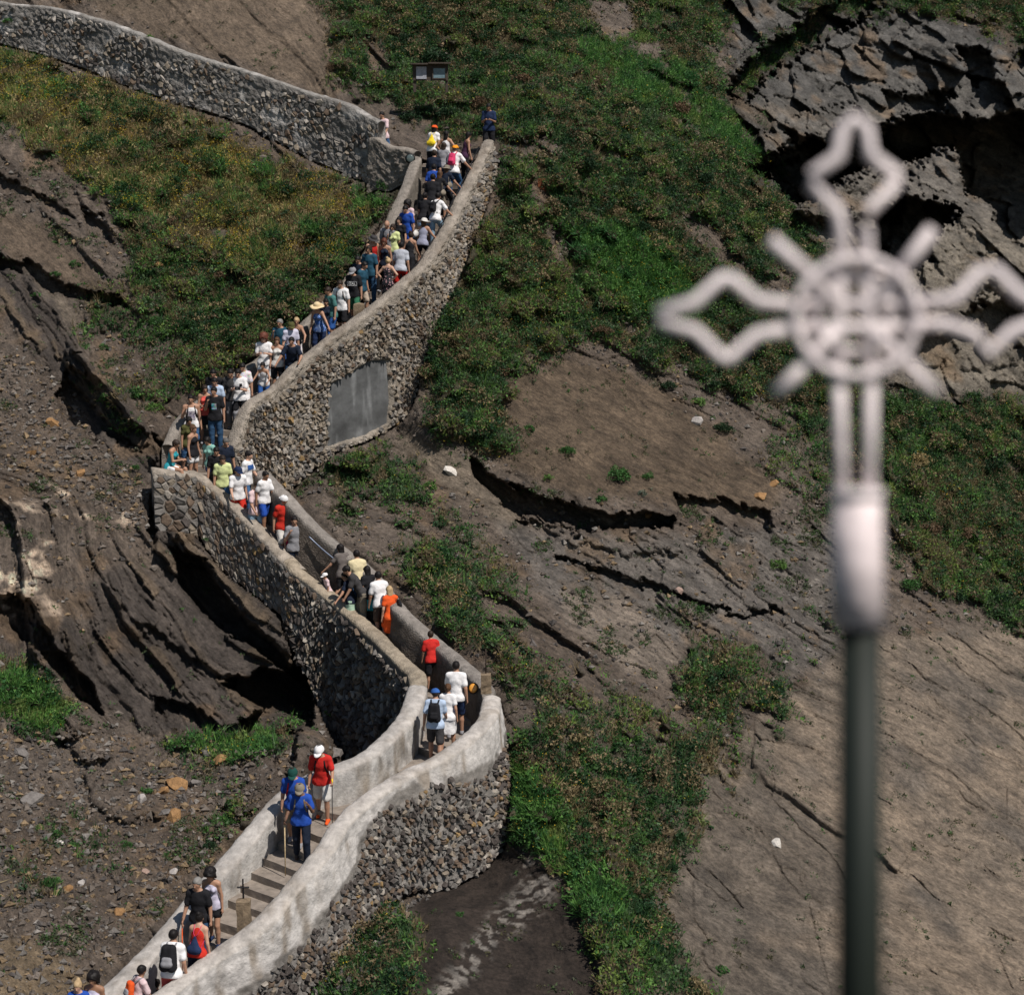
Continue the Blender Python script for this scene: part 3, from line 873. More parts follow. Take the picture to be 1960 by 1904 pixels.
# ochre rust on ledge edges
rust = sstep(.15, .45, fbm(P0, .9, 4, 251)) * (1 - smo) * (1 - veg)
paint(rust * .45, (.20, .135, .08), .3)
# pale lime on the left
lime = poly_field([(-200, 930), (60, 960), (90, 1030), (60, 1170), (0, 1190), (-200, 1150)], UW, VW, -10, 10) + poly_field([(75, 985), (110, 975), (95, 1080), (130, 1200), (80, 1160), (60, 1080)], UW, VW, -8, 8) + \
       poly_field([(90, 920), (160, 940), (190, 1000), (150, 990)], UW, VW, -8, 8) + poly_field([(200, 985), (270, 970), (330, 1000), (240, 1010)], UW, VW, -8, 8)
lime = lime.clip(0, 1) * sstep(-0.02, 0.22, fbm(P0, 2.2, 3, 261))
paint(lime, (.62, .50, .40), .2)
paint(str_dark * sstep(.2, .5, strata(.34, 13, 1.0)) * .6, (.17, .13, .09), .3)
# lichen streak on the dark slab
lic = poly_field([(1020, 1655), (1070, 1670), (1050, 1720), (960, 1800), (870, 1904), (820, 1960), (780, 1960), (860, 1860), (950, 1750)], UW, VW, -22, 20)
lic = lic * sstep(-0.05, 0.12, fbm(P0, 5.5, 3, 271))
paint(lic * .9, (.33, .31, .29), .15)
soil_v = C(.05, .05, .028)
col = col * (1 - veg[..., None] * .85) + soil_v * (veg * .85)[..., None]
sg = spr * (1 - veg) * (1 - smo * .85) * (1 - cliff)
col = col * ROCK
col = col * (1 + .35 * (1 - veg) * (_hash(np.floor(BT / .22).astype(np.int64), np.floor(BA / 1.3 + 3 * wu).astype(np.int64), (BT * 0).astype(np.int64), 61) - .5) * (1 - scree * .7) * (1 - .6 * smo))[..., None]
col = np.clip(col, 0.012, 0.6)

idx = np.arange(nx_ * ny_).reshape(nx_, ny_)
q = np.stack([idx[:-1, :-1], idx[:-1, 1:], idx[1:, 1:], idx[1:, :-1]], -1).reshape(-1, 4)

mt, ntt, bt = new_mat('hillside_rock')
tc = N(ntt, 'ShaderNodeTexCoord')
at = N(ntt, 'ShaderNodeVertexColor'); at.layer_name = 'Col'
ab = N(ntt, 'ShaderNodeAttribute'); ab.attribute_name = 'Bed'
def noise_of(vec, scl, scale, det=8, rg=.7):
    mp = N(ntt, 'ShaderNodeMapping'); mp.inputs['Scale'].default_value = scl
    ntt.links.new(vec, mp.inputs[0])
    n = N(ntt, 'ShaderNodeTexNoise'); n.inputs['Scale'].default_value = scale; n.inputs['Detail'].default_value = det; n.inputs['Roughness'].default_value = rg
    ntt.links.new(mp.outputs[0], n.inputs['Vector'])
    return n.outputs[0]
n1 = noise_of(ab.outputs['Vector'], (.75, .85, 3.0), 1.7, 10, .75)
n2 = noise_of(tc.outputs['Object'], (1, 1, 1), 9, 9, .78)
n3 = noise_of(ab.outputs['Vector'], (1.0, 1.1, 4.2), 4.6, 7, .75)
f1 = ramp(ntt, n1, .30, .70, (.40,) * 3, (1.55, 1.48, 1.38))
f2 = ramp(ntt, n2, .32, .70, (.5,) * 3, (1.5,) * 3)
f3 = ramp(ntt, n3, .34, .5, (.55,) * 3, (1.06,) * 3)
cc = mixc(ntt, at.outputs[0], f1, 1.0, 'MULTIPLY')
cc = mixc(ntt, cc, f2, 1.0, 'MULTIPLY')
cc = mixc(ntt, cc, f3, 1.0, 'MULTIPLY')
ntt.links.new(cc, bt.inputs['Base Color'])
bt.inputs['Roughness'].default_value = 0.85
bt.inputs['Specular IOR Level'].default_value = 0.25
b1 = N(ntt, 'ShaderNodeBump'); b1.inputs['Strength'].default_value = 0.9; b1.inputs['Distance'].default_value = 0.16
ntt.links.new(n1, b1.inputs['Height'])
b3 = N(ntt, 'ShaderNodeBump'); b3.inputs['Strength'].default_value = 0.8; b3.inputs['Distance'].default_value = 0.06
ntt.links.new(n3, b3.inputs['Height']); ntt.links.new(b1.outputs[0], b3.inputs['Normal'])
b2 = N(ntt, 'ShaderNodeBump'); b2.inputs['Strength'].default_value = 0.9; b2.inputs['Distance'].default_value = 0.07
ntt.links.new(n2, b2.inputs['Height']); ntt.links.new(b3.outputs[0], b2.inputs['Normal'])
ntt.links.new(b2.outputs[0], bt.inputs['Normal'])
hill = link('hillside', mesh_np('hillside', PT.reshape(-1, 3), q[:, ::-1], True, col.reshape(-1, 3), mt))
bed = np.stack([BA, P0[..., 1], BT * (1 - .78 * cliff)], -1).astype(np.float32)
hill.data.attributes.new('Bed', 'FLOAT_VECTOR', 'POINT').data.foreach_set('vector', bed.ravel())
tag(hill, 'steep layered rock hillside with scree and green heath', kind='structure')

# smoothed surface and its normals, for planting and for laying loose stones
def t_at(u, v):
    return bil(PT, u, v, us, vs)
def n_at(u, v, e=8.0):
    a = t_at(u + e, v) - t_at(u - e, v); b = t_at(u, v + e) - t_at(u, v - e)
    n = np.cross(b, a)
    n /= np.linalg.norm(n, axis=-1)[..., None] + 1e-9
    s = np.sign((n * -t_at(u, v)).sum(-1)); s[s == 0] = 1
    return n * s[..., None]
# ------------------------------------------------------------------ walls: build
M_plaster = simple('lime_washed_plaster', None, 0.9, .30, 5.5, .6, attr=True, bscale=16, bdist=.03)
M_masonry = simple('rough_mortar', None, 0.9, .35, 6.0, .9, attr=True, bscale=22, bdist=.05)
def stone_mat(n, c, var=.35): return simple(n, c, .88, var, 4.0, .6, bscale=18, bdist=.03)
S_grey = stone_mat('grey_stone', (.15, .14, .13)); S_brown = stone_mat('brown_stone', (.13, .095, .07)); S_dark = stone_mat('dark_stone', (.07, .06, .055))
S_pale = stone_mat('pale_stone', (.30, .27, .235)); S_ochre = stone_mat('ochre_stone', (.24, .16, .075)); S_tan = stone_mat('tan_stone', (.22, .185, .145)); S_lime = stone_mat('limed_stone', (.42, .38, .34), .2)

def disp_gen(a1, f1, a2, f2, seed, extra=None):
    def fn(P, S, D_):
        d = a1 * fbm(P, f1, 3, seed) + a2 * fbm(P, f2, 3, seed + 9)
        if extra is not None: d = d + extra(P, S, D_)
        return d
    return fn
def rub(P, S, D_, size, amp, seed=4):
    a, b, c = worley2(S / size, D_ / (size * .8), seed)
    return amp * (sstep(0, .28, b - a) * (0.5 + .8 * c) - .5) * (D_ > 0.1)

def make_wall(W, name, label, disp, colf, mat, cat='wall', group=None):
    root = empty(name, tuple(W.ctr[len(W.ctr) // 2]), 0, label, cat, group, 'thing')
    loc = np.array(root.location)
    o = W.build('masonry', mat, root, disp, colf)
    me = o.data
    n = len(me.vertices)
    a = np.empty(n * 3, np.float32); me.vertices.foreach_get('co', a)
    a = a.reshape(-1, 3) - loc.astype(np.float32)
    me.vertices.foreach_set('co', a.ravel()); me.update()
    return root

def paint_wall(P, S, D_, white_to, white, low, cap, seed, wobble=.16, inner=None):
    n1_ = fbm(P, 1.6, 4, seed); n2_ = fbm(P, 6, 3, seed + 3)
    wd = white_to(S) + wobble * n1_ * 2 + .08 * n2_
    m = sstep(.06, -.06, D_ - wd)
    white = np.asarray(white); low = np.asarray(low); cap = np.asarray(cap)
    streak = sstep(.0, .5, fbm(P * np.array([1, 1, .25]), 3.2, 4, seed + 7))
    wcol = white * (1 - .5 * streak[..., None] * np.array([.9, 1, 1.12])) * (1 + .2 * n1_[..., None] + .26 * n2_[..., None] - .35 * sstep(.25, .5, fbm(P, 2.3, 4, seed + 31))[..., None])
    c = low * (1 + .4 * n2_[..., None] + .2 * n1_[..., None]) * (1 - m[..., None]) + wcol * m[..., None]
    top = ((D_ <= 0.001) & (D_ > -.02)).astype(float)[..., None]
    c = c * (1 - .6 * top) + cap * (1 + .25 * n1_ + .12 * n2_)[..., None] * .6 * top
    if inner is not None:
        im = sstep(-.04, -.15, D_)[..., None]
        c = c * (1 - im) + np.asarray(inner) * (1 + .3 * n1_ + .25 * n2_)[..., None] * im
    return np.clip(c, .01, .8)

def _hs(x, y): return (math.sin(x * 127.1 + y * 311.7) * 43758.5453) % 1.0
# lower right parapet
Ls = W_RL.L
def white_RL(S):
    t = S / Ls
    return np.interp(t, [0, .3, .52, .56, .62, .72, .80, .9, 1], [1.0, 1.0, .95, .95, .35, .30, .55, .95, .9])
r_rl = make_wall(W_RL, 'parapet_wall', 'right whitewashed parapet of the lower stair, bulging over a dark rubble base', disp_gen(.06, 1.1, .022, 7, 1, lambda P, S, D_: rub(P, S, D_, .16, .05) * sstep(0, .2, D_ - white_RL(S))),
    lambda P, S, D_: paint_wall(P, S, D_, white_RL, (.50, .475, .455), (.20, .185, .17), (.38, .345, .31), 5), M_plaster)
lay_stones(W_RL, r_rl, .118, 11, [(S_dark, 5), (S_grey, 4), (S_brown, 3), (S_tan, 1.5), (S_ochre, .3), (S_pale, .9)], lambda x, y: _hs(x, y) > .1 and y > float(white_RL(np.array(x))) + .10 + .09 * math.sin(x * 3.1) + .05 * math.sin(x * 11), proud=.07, aspect=1.25, limit=300, gap=.15, rough=1.0, s0=Ls * .25)
# lower left parapet
r_ll = make_wall(W_LL, 'parapet_wall', 'left whitewashed parapet of the lower stair, with ochre stains inside', disp_gen(.055, 1.0, .022, 7, 21),
    lambda P, S, D_: paint_wall(P, S, D_, lambda s: 0 * s + 9.0, (.44, .425, .405), (.3, .28, .25), (.36, .33, .305), 25, inner=None), M_plaster)
# right parapet of the middle flight
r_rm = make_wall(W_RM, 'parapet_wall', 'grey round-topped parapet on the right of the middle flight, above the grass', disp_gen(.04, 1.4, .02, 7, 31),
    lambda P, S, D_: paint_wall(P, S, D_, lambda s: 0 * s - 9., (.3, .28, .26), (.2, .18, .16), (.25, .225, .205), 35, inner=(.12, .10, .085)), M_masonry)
# bridge wall
def bridge_x(P, S, D_):
    d = .05 * fbm(P * np.array([1, 1, .22]), 9, 3, 44) * sstep(0.1, .3, D_)
    # arch hollow
    a = ((S - W_LB.L * .30) / .55) ** 2 + (np.clip(2.7 - D_, 0, 9) / 1.0) ** 2
    return d - .42 * sstep(1.1, .85, a) * (D_ > .4)
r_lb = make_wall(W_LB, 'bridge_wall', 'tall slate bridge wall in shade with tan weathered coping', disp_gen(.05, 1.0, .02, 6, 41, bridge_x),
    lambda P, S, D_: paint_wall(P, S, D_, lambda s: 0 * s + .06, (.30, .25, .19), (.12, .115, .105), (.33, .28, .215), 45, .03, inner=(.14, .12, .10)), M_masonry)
lay_stones(W_LB, r_lb, .30, 17, [(S_dark, 3), (S_grey, 3), (S_brown, 1), (S_tan, 1), (S_pale, .5)], lambda x, y: ((x - W_LB.L * .30) / .6) ** 2 + (max(2.7 - y, 0) / 1.05) ** 2 > 1, proud=.06, aspect=.34, limit=290, gap=.05, rough=1.3, d0=.2)
# cobbled zigzag wall
r_lz = make_wall(W_LZ, 'stone_wall', 'zigzag parapet of fitted round cobbles and a squared corner block below the crowd', disp_gen(.03, 1.2, .015, 8, 51),
    lambda P, S, D_: paint_wall(P, S, D_, lambda s: 0 * s + .10, (.30, .26, .22), (.20, .18, .16), (.31, .27, .225), 55, .03, inner=(.2, .18, .16)), M_masonry)
corner_s = W_LZ.L - 1.55
lay_stones(W_LZ, r_lz, .175, 23, [(S_dark, 2.2), (S_grey, 4), (S_brown, 3), (S_tan, 1.5), (S_pale, .5), (S_ochre, .25)], lambda x, y: x < corner_s, proud=.035, aspect=1.1, limit=230, gap=.07, rough=.45, d0=.14, jitter=.36)
lay_stones(W_LZ, r_lz, .12, 24, [(S_grey, 4), (S_tan, 2), (S_brown, 3), (S_pale, .5)], lambda x, y: x >= corner_s and y < .65, proud=.04, aspect=2.3, limit=60, gap=.05, rough=.6, d0=.12, jitter=.3)
lay_stones(W_LZ, r_lz, .18, 25, [(S_grey, 3), (S_tan, 2), (S_brown, 3), (S_dark, 1)], lambda x, y: x >= corner_s and y >= .65, proud=.06, aspect=2.3, limit=60, gap=.05, rough=.6, d0=.7, jitter=.3)
# big retaining wall of the upper stair, with a patched cement panel
u_, v_, d_ = project(W_RU.face(W_RU.s, W_RU.s * 0 + 1.0))
def ru_uv(P):
    a, b, c = project(P); return a, b
PANEL = [(632, 738), (650, 725), (690, 702), (705, 692), (741, 690), (748, 760), (742, 808), (700, 832), (629, 853)]
def ru_panel(P, S, D_):
    # panel outline is kept in wall metres
    return poly_field(PANEL_SD, S, D_, -.04, .04)
def to_sd(u, v):
    best = None
    S_ = W_RU.s
    for dd in np.arange(.3, 4.2, .04):
        p = W_RU.face(S_, S_ * 0 + dd)
        a, b, _ = project(p)
        e = np.hypot(a - u, b - v)
        k = int(e.argmin())
        if best is None or e[k] < best[0]: best = (e[k], S_[k], dd)
    return best[1], best[2]
PANEL_SD = [to_sd(u, v) for u, v in PANEL]
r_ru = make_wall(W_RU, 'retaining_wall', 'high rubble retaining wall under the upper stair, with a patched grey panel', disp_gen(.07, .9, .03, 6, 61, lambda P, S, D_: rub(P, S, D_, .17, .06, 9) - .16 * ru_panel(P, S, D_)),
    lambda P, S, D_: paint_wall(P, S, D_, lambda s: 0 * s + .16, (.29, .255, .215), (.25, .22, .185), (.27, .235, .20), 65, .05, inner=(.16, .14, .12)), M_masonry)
def in_panel(x, y, m=0.03):
    return poly_sd(PANEL_SD, np.array([x]), np.array([y]))[0] > -m
lay_stones(W_RU, r_ru, .135, 29, [(S_tan, 4), (S_grey, 2.5), (S_pale, 3), (S_ochre, .35), (S_brown, 1.6), (S_dark, .6)], lambda x, y: _hs(x, y) > .12 and not in_panel(x, y, .06) and y > .30 + .10 * math.sin(x * 2.3) + .07 * math.sin(x * 7.1), proud=.08, aspect=1.15, limit=290, gap=.15, rough=1.5, d0=.22)
# panel itself
g_s = np.linspace(min(p[0] for p in PANEL_SD) - .05, max(p[0] for p in PANEL_SD) + .05, 50); g_d = np.linspace(min(p[1] for p in PANEL_SD) - .05, max(p[1] for p in PANEL_SD) + .05, 50)
GS, GD = np.meshgrid(g_s, g_d, indexing='ij')
base_ = W_RU.face(GS, GD)
off = -.07 + .03 * fbm(base_, 1.2, 3, 401) + .012 * fbm(base_, 6, 3, 402)
pp = W_RU.face(GS, GD, off)
ii = np.arange(2500).reshape(50, 50)
qq = np.stack([ii[:-1, :-1], ii[:-1, 1:], ii[1:, 1:], ii[1:, :-1]], -1)
keepc = poly_sd(PANEL_SD, GS, GD)[:-1, :-1] > -.05
qq = qq[keepc]
pc = np.clip(np.array([.095, .098, .10]) * (1 + .7 * fbm(base_ * np.array([1, 1, 1.6]), 1.6, 4, 403) + .9 * sstep(.05, .5, fbm(base_ * np.array([1.6, 1.6, .18]), 4, 3, 404)))[..., None], .02, .5)
link('cement_panel', mesh_np('cement_panel', pp.reshape(-1, 3) - np.array(r_ru.location), qq.reshape(-1, 4)[:, ::-1], True, pc.reshape(-1, 3), simple('grey_cement', None, .8, .2, 4, .4, attr=True)), None, r_ru)
# left parapet of the upper stair
r_lu = make_wall(W_LU, 'parapet_wall', 'low grey parapet on the left of the upper stair, against the green slope', disp_gen(.05, 1.2, .02, 7, 71),
    lambda P, S, D_: paint_wall(P, S, D_, lambda s: 0 * s - 9., (.3, .27, .24), (.2, .18, .16), (.26, .23, .2), 75, inner=(.19, .17, .145)), M_masonry)
# top left wall
def tl_white(P, S, D_): return sstep(.12, .34, fbm(P, 1.5, 4, 88))
def tl_col(P, S, D_):
    c = paint_wall(P, S, D_, lambda s: 0 * s + .02, (.30, .29, .27), (.20, .188, .175), (.25, .235, .22), 85, .03)
    k = tl_white(P, S, D_)[..., None]
    return c * (1 - k) + np.array([.42, .40, .38]) * k
r_tl = make_wall(W_TL, 'retaining_wall', 'long lichen-spotted stone wall climbing to the top left corner', disp_gen(.06, .9, .03, 6, 81, lambda P, S, D_: rub(P, S, D_, .2, .05, 19)), tl_col, M_masonry)
lay_stones(W_TL, r_tl, .15, 37, [(S_grey, 5), (S_dark, 1), (S_lime, .5), (S_brown, 1.2), (S_pale, 1.6), (S_tan, 1.5)], lambda x, y: math.sin(x * 1.7 + 3 * math.sin(y * 2.1)) + .7 * math.sin(y * 5 + x * 2.9) > -.55, proud=.035, aspect=1.7, limit=290, gap=.08, rough=.9, d0=.16)
r_jn = make_wall(W_JN, 'stone_wall', 'short broken wall with a round lamp joining the stair to the long wall', disp_gen(.07, 1.2, .03, 6, 91, lambda P, S, D_: rub(P, S, D_, .15, .05, 29)),
    lambda P, S, D_: paint_wall(P, S, D_, lambda s: 0 * s - 9., (.3, .27, .24), (.22, .195, .17), (.26, .23, .2), 95), M_masonry)

# ------------------------------------------------------------------ the stair: every step a slab
M_step = simple('worn_stone_step', (.24, .205, .175), .85, .3, 5, .5)
stair = empty('stairway', tuple(cen[len(cen) // 2]), 0)
tag(stair, 'long narrow stone stair between parapets', kind='structure')
sl = np.array(stair.location)
for a, b in zip(edges[:-1], edges[1:]):
    ks = list(range(a, b + 1, max(1, (b - a) // 3)))
    if ks[-1] != b: ks.append(b)
    top = zc[b]
    jit = [random.uniform(-.02, .02) for _ in ks]
    Lp = RL[ks, :2] ; Rp = RR[ks, :2]
    w_ = Rp - Lp; wn = w_ / np.linalg.norm(w_, axis=1)[:, None]
    Lp = Lp + wn * .06; Rp = Rp - wn * .06
    nseg = 5
    rows = []
    for t in np.linspace(0, 1, nseg):
        rows.append(Lp * (1 - t) + Rp * t)
    G = np.stack(rows, 1)                       # (k, nseg, 2)
    # uneven front edge
    if len(ks) > 1:
        dirv = (G[0] - G[1]); dirv /= np.linalg.norm(dirv, axis=1)[:, None] + 1e-9
        G[0] += dirv * np.array([random.uniform(0, .035) for _ in range(nseg)])[:, None]
    kz = len(ks)
    zt = np.full((kz, nseg), top) + np.array([[random.uniform(-.008, .008) for _ in range(nseg)] for _ in range(kz)])
    vt = np.concatenate([G, zt[..., None]], 2).reshape(-1, 3)
    vb = vt.copy(); vb[:, 2] -= .42
    V_ = np.vstack([vt, vb]) 
    n_ = kz * nseg
    ii = np.arange(n_).reshape(kz, nseg)
    f = [(ii[i, j], ii[i + 1, j], ii[i + 1, j + 1], ii[i, j + 1]) for i in range(kz - 1) for j in range(nseg - 1)]
    f = [tuple(reversed(x)) for x in f]
    ring = list(ii[0, :]) + list(ii[1:, -1]) + list(ii[-1, -2::-1]) + list(ii[-2:0:-1, 0])
    for i in range(len(ring)):
        p_, q_ = ring[i], ring[(i + 1) % len(ring)]
        f.append((p_, q_, q_ + n_, p_ + n_))
    ff = np.array(f)
    nr = np.cross(V_[ff[0][1]] - V_[ff[0][0]], V_[ff[0][2]] - V_[ff[0][0]])
    if nr[2] < 0: ff[:(kz - 1) * (nseg - 1)] = ff[:(kz - 1) * (nseg - 1), ::-1]
    me = mesh_np('step', V_ - sl, ff, False, None, M_step)
    link('step', me, None, stair)

# ------------------------------------------------------------------ growth
def leaf_mat(name, attr=True, col=None):
    m, nt, b = new_mat(name)
    if attr:
        a = N(nt, 'ShaderNodeVertexColor'); a.layer_name = 'Col'
        nt.links.new(a.outputs[0], b.inputs['Base Color'])
    else:
        b.inputs['Base Color'].default_value = (*col, 1)
    b.inputs['Roughness'].default_value = .6
    b.inputs['Specular IOR Level'].default_value = .25
    tr = N(nt, 'ShaderNodeBsdfTranslucent')
    if attr: nt.links.new(a.outputs[0], tr.inputs[0])
    else: tr.inputs[0].default_value = (*col, 1)
    mx = N(nt, 'ShaderNodeMixShader'); mx.inputs[0].default_value = .25
    o = nt.nodes['Material Output']
    nt.links.new(b.outputs[0], mx.inputs[1]); nt.links.new(tr.outputs[0], mx.inputs[2]); nt.links.new(mx.outputs[0], o.inputs[0])
    return m
M_leaf = leaf_mat('leaves')

def blades(base, nrm, col, k, h, wd, spread, droop=.3, rnd=None, up=.5):
    """k thin triangles per base point. base (n,3) nrm (n,3) col (n,3) h (n,)"""
    n = len(base)
    b = np.repeat(base, k, 0); nn = np.repeat(nrm, k, 0); c = np.repeat(col, k, 0); hh = np.repeat(h, k) * rnd.uniform(.55, 1.15, n * k)
    d = nn * (1 - up) + np.array([0, 0, up]) + rnd.normal(0, spread, (n * k, 3))
    d /= np.linalg.norm(d, axis=1)[:, None]
    s = np.cross(d, rnd.normal(0, 1, (n * k, 3))); s /= np.linalg.norm(s, axis=1)[:, None]
    ww = np.repeat(wd, k) * rnd.uniform(.6, 1.3, n * k)
    b = b + s * rnd.uniform(-1, 1, (n * k, 1)) * .06
    tip = b + d * hh[:, None] + np.array([0, 0, -1]) * (hh * droop * rnd.uniform(0, 1, n * k))[:, None] * .4
    V_ = np.stack([b - s * ww[:, None], b + s * ww[:, None], tip], 1).reshape(-1, 3)
    cj = c * rnd.uniform(.65, 1.35, (n * k, 1))
    Cc = np.repeat(cj, 3, 0)
    return V_, Cc

def leafs(base, nrm, col, k, rad, size, rnd, flat=.75):
    """k small leaf triangles spread through a cushion round each base point"""
    n = len(base)
    r = np.repeat(rad, k)
    o = rnd.normal(0, 1, (n * k, 3)); o /= np.linalg.norm(o, axis=1)[:, None]
    nn = np.repeat(nrm, k, 0)
    dt = (o * nn).sum(1)
    o = np.where(dt[:, None] < 0, o - 1.6 * dt[:, None] * nn, o)
    rr = r * rnd.uniform(.45, 1.0, n * k)
    p = np.repeat(base, k, 0) + o * rr[:, None] * np.array([1, 1, flat])
    a = rnd.normal(0, 1, (n * k, 3)); a += o * .3; a /= np.linalg.norm(a, axis=1)[:, None]
    b2 = np.cross(a, rnd.normal(0, 1, (n * k, 3))); b2 /= np.linalg.norm(b2, axis=1)[:, None]
    s = np.repeat(size, k) * rnd.uniform(.6, 1.4, n * k)
    V_ = np.stack([p - b2 * s[:, None] * .45, p + b2 * s[:, None] * .45, p + a * s[:, None] * 1.3], 1).reshape(-1, 3)
    cj = np.repeat(col, k, 0) * rnd.uniform(.6, 1.4, (n * k, 1))
    return V_, np.repeat(cj, 3, 0)

def sample(mask, count, seed, lo=(-60, -60), hi=(2020, 1975)):
    """surface points, uniform per square metre of hillside, weighted by mask"""
    r_ = np.random.default_rng(seed)
    n = count * 6
    got = []
    tot = 0
    while tot < count and n < 1e8:
        u = r_.uniform(lo[0], hi[0], n); v = r_.uniform(lo[1], hi[1], n)
        m = bil(mask * (D / 50) ** 2, u, v, us, vs)
        keep = r_.uniform(0, 2.6, n) < m
        got.append(np.stack([u[keep], v[keep]], 1)); tot += keep.sum()
        if len(got) > 14: break
    g = np.vstack(got)[:count]
    return g[:, 0], g[:, 1]

steep = np.zeros(U.shape)
gx = np.abs(np.gradient(D, axis=0)) / np.gradient(us)[:, None]; gy = np.abs(np.gradient(D, axis=1)) / np.gradient(vs)[None, :]
okm = (np.hypot(gx, gy) < .12) & ~cov
near = cov.copy()
for a in (-2, -1, 1, 2):
    near |= np.roll(cov, a, 0) | np.roll(cov, a, 1)
okm &= ~near
okf = okm.astype(float)

PAL0 = {0: [(.030, .075, .018), (.016, .042, .014), (.050, .10, .022), (.095, .075, .042), (.040, .065, .030), (.070, .10, .022)],
       1: [(.11, .105, .03), (.15, .115, .045), (.04, .08, .02), (.085, .07, .03), (.19, .15, .07), (.035, .085, .02), (.05, .09, .022)],
       2: [(.036, .092, .02), (.05, .11, .026), (.02, .062, .018), (.085, .115, .035), (.045, .10, .02)]}
PAL = {k: [tuple(x * 1.85 for x in c) for c in v] for k, v in PAL0.items()}
PAL[0] += [(.022, .06, .022), (.16, .12, .07), (.05, .12, .03)]
PAL[1] += [(.04, .06, .025), (.24, .17, .08)]
PAL[2] += [(.035, .10, .03)]
MIXH = (hid * .6 + kid * .4)
def pick_cols(u, v, r_, patch_f=1.6):
    P_ = t_at(u, v)
    ty = vtype[np.clip(np.searchsorted(us, u), 0, nx_ - 1), np.clip(np.searchsorted(vs, v), 0, ny_ - 1)]
    pn = fbm(P_, patch_f, 3, 301) * .5 + .5 + fbm(P_, .4, 2, 302) * .35
    h = np.clip(pn * .35 + .65 * MIXH[np.clip(np.searchsorted(us, u), 0, nx_ - 1), np.clip(np.searchsorted(vs, v), 0, ny_ - 1)] * 1.3 - .12 + r_.normal(0, .06, len(u)), 0, .999)
    out = np.zeros((len(u), 3))
    for t, pal in PAL.items():
        pal = np.array(pal)
        k = (((h * 1.5 - .25).clip(0, .999)) * len(pal)).astype(int)
        k = (k * 7 + 3) % len(pal) if len(pal) % 7 else k
        out = np.where((ty == t)[:, None], pal[k], out)
    # right-hand far growth is darker green
    return out, P_, ty

vis_veg = veg * okf
r1_ = np.random.default_rng(5)
u1, v1 = sample(vis_veg, 56000, 51)
c1_, P1_, ty1 = pick_cols(u1, v1, r1_)
nn1 = n_at(u1, v1)
V1, Cc1 = leafs(P1_ + nn1 * .02, nn1, c1_, 9, r1_.uniform(.08, .24, len(u1)), r1_.uniform(.035, .07, len(u1)), r1_)
me = mesh_np('heath', V1, np.arange(len(V1)).reshape(-1, 3), False, Cc1, M_leaf)
tag(link('heath', me), 'low green and brown heath covering the slope', 'heath', kind='stuff')
u2, v2 = sample(vis_veg * (0.45 + .55 * (vtype > 0)), 42000, 52)
c2_, P2_, ty2 = pick_cols(u2, v2, r1_, .9)
dry = fbm(P2_, .8, 3, 311) > .17
c2_ = np.where((dry & (ty2 != 2))[:, None], np.array([.21, .165, .085]), c2_ * 1.25)
nn2 = n_at(u2, v2)
V2, Cc2 = blades(P2_, nn2, c2_, 6, r1_.uniform(.16, .42, len(u2)), r1_.uniform(.006, .014, len(u2)), .38, rnd=r1_)
me = mesh_np('grass', V2, np.arange(len(V2)).reshape(-1, 3), False, Cc2, M_leaf)
tag(link('grass', me), 'long green and straw coloured grass between the heath', 'grass', kind='stuff')
# rounded bushes that make up the heath
u6, v6 = sample(vis_veg * (vtype != 2) * sstep(.5, .8, veg) * sstep(-.35, .2, fbm(P0, .35, 3, 341)), 2300, 57)
P6_ = t_at(u6, v6); nn6 = n_at(u6, v6); nb = len(u6)
kk_ = r1_.integers(0, 6, nb)
c6 = np.array([(.014, .042, .015), (.020, .06, .018), (.13, .095, .055), (.045, .10, .025), (.016, .05, .02), (.22, .17, .09)])[kk_]
rad6 = r1_.uniform(.16, .5, nb) ** 1.0
sub = 9
o_ = r1_.normal(0, 1, (nb, sub, 3)); o_ /= np.linalg.norm(o_, axis=2)[..., None]; o_[..., 2] = np.abs(o_[..., 2])
b6 = (P6_[:, None] + o_ * (rad6 * .6)[:, None, None]).reshape(-1, 3)
V6, C6 = leafs(b6, o_.reshape(-1, 3), np.repeat(c6, sub, 0), 13, np.repeat(rad6 * .5, sub), np.full(nb * sub, .052), r1_)
me = mesh_np('heath_bushes', V6, np.arange(len(V6)).reshape(-1, 3), False, C6, M_leaf)
tag(link('heath_bushes', me), 'rounded dark green, brown and straw cushions merging into the heath', 'heath', kind='stuff')
# yellow flowers
fm = vis_veg * (0.12 + (vtype == 1) * 1.0) * sstep(-.1, .25, fbm(P0, .9, 3, 321))
u3, v3 = sample(fm, 6000, 53)
P3_ = t_at(u3, v3); nn3 = n_at(u3, v3)
V3, Cc3 = leafs(P3_ + nn3 * .16, nn3, np.tile(np.array([[.60, .44, .04]]), (len(u3), 1)), 3, r1_.uniform(.03, .12, len(u3)), r1_.uniform(.014, .026, len(u3)), r1_)
me = mesh_np('yellow_flowers', V3, np.arange(len(V3)).reshape(-1, 3), False, Cc3, M_leaf)
tag(link('yellow_flowers', me), 'small yellow flowers dotted over the ochre slope', 'flowers', kind='stuff')
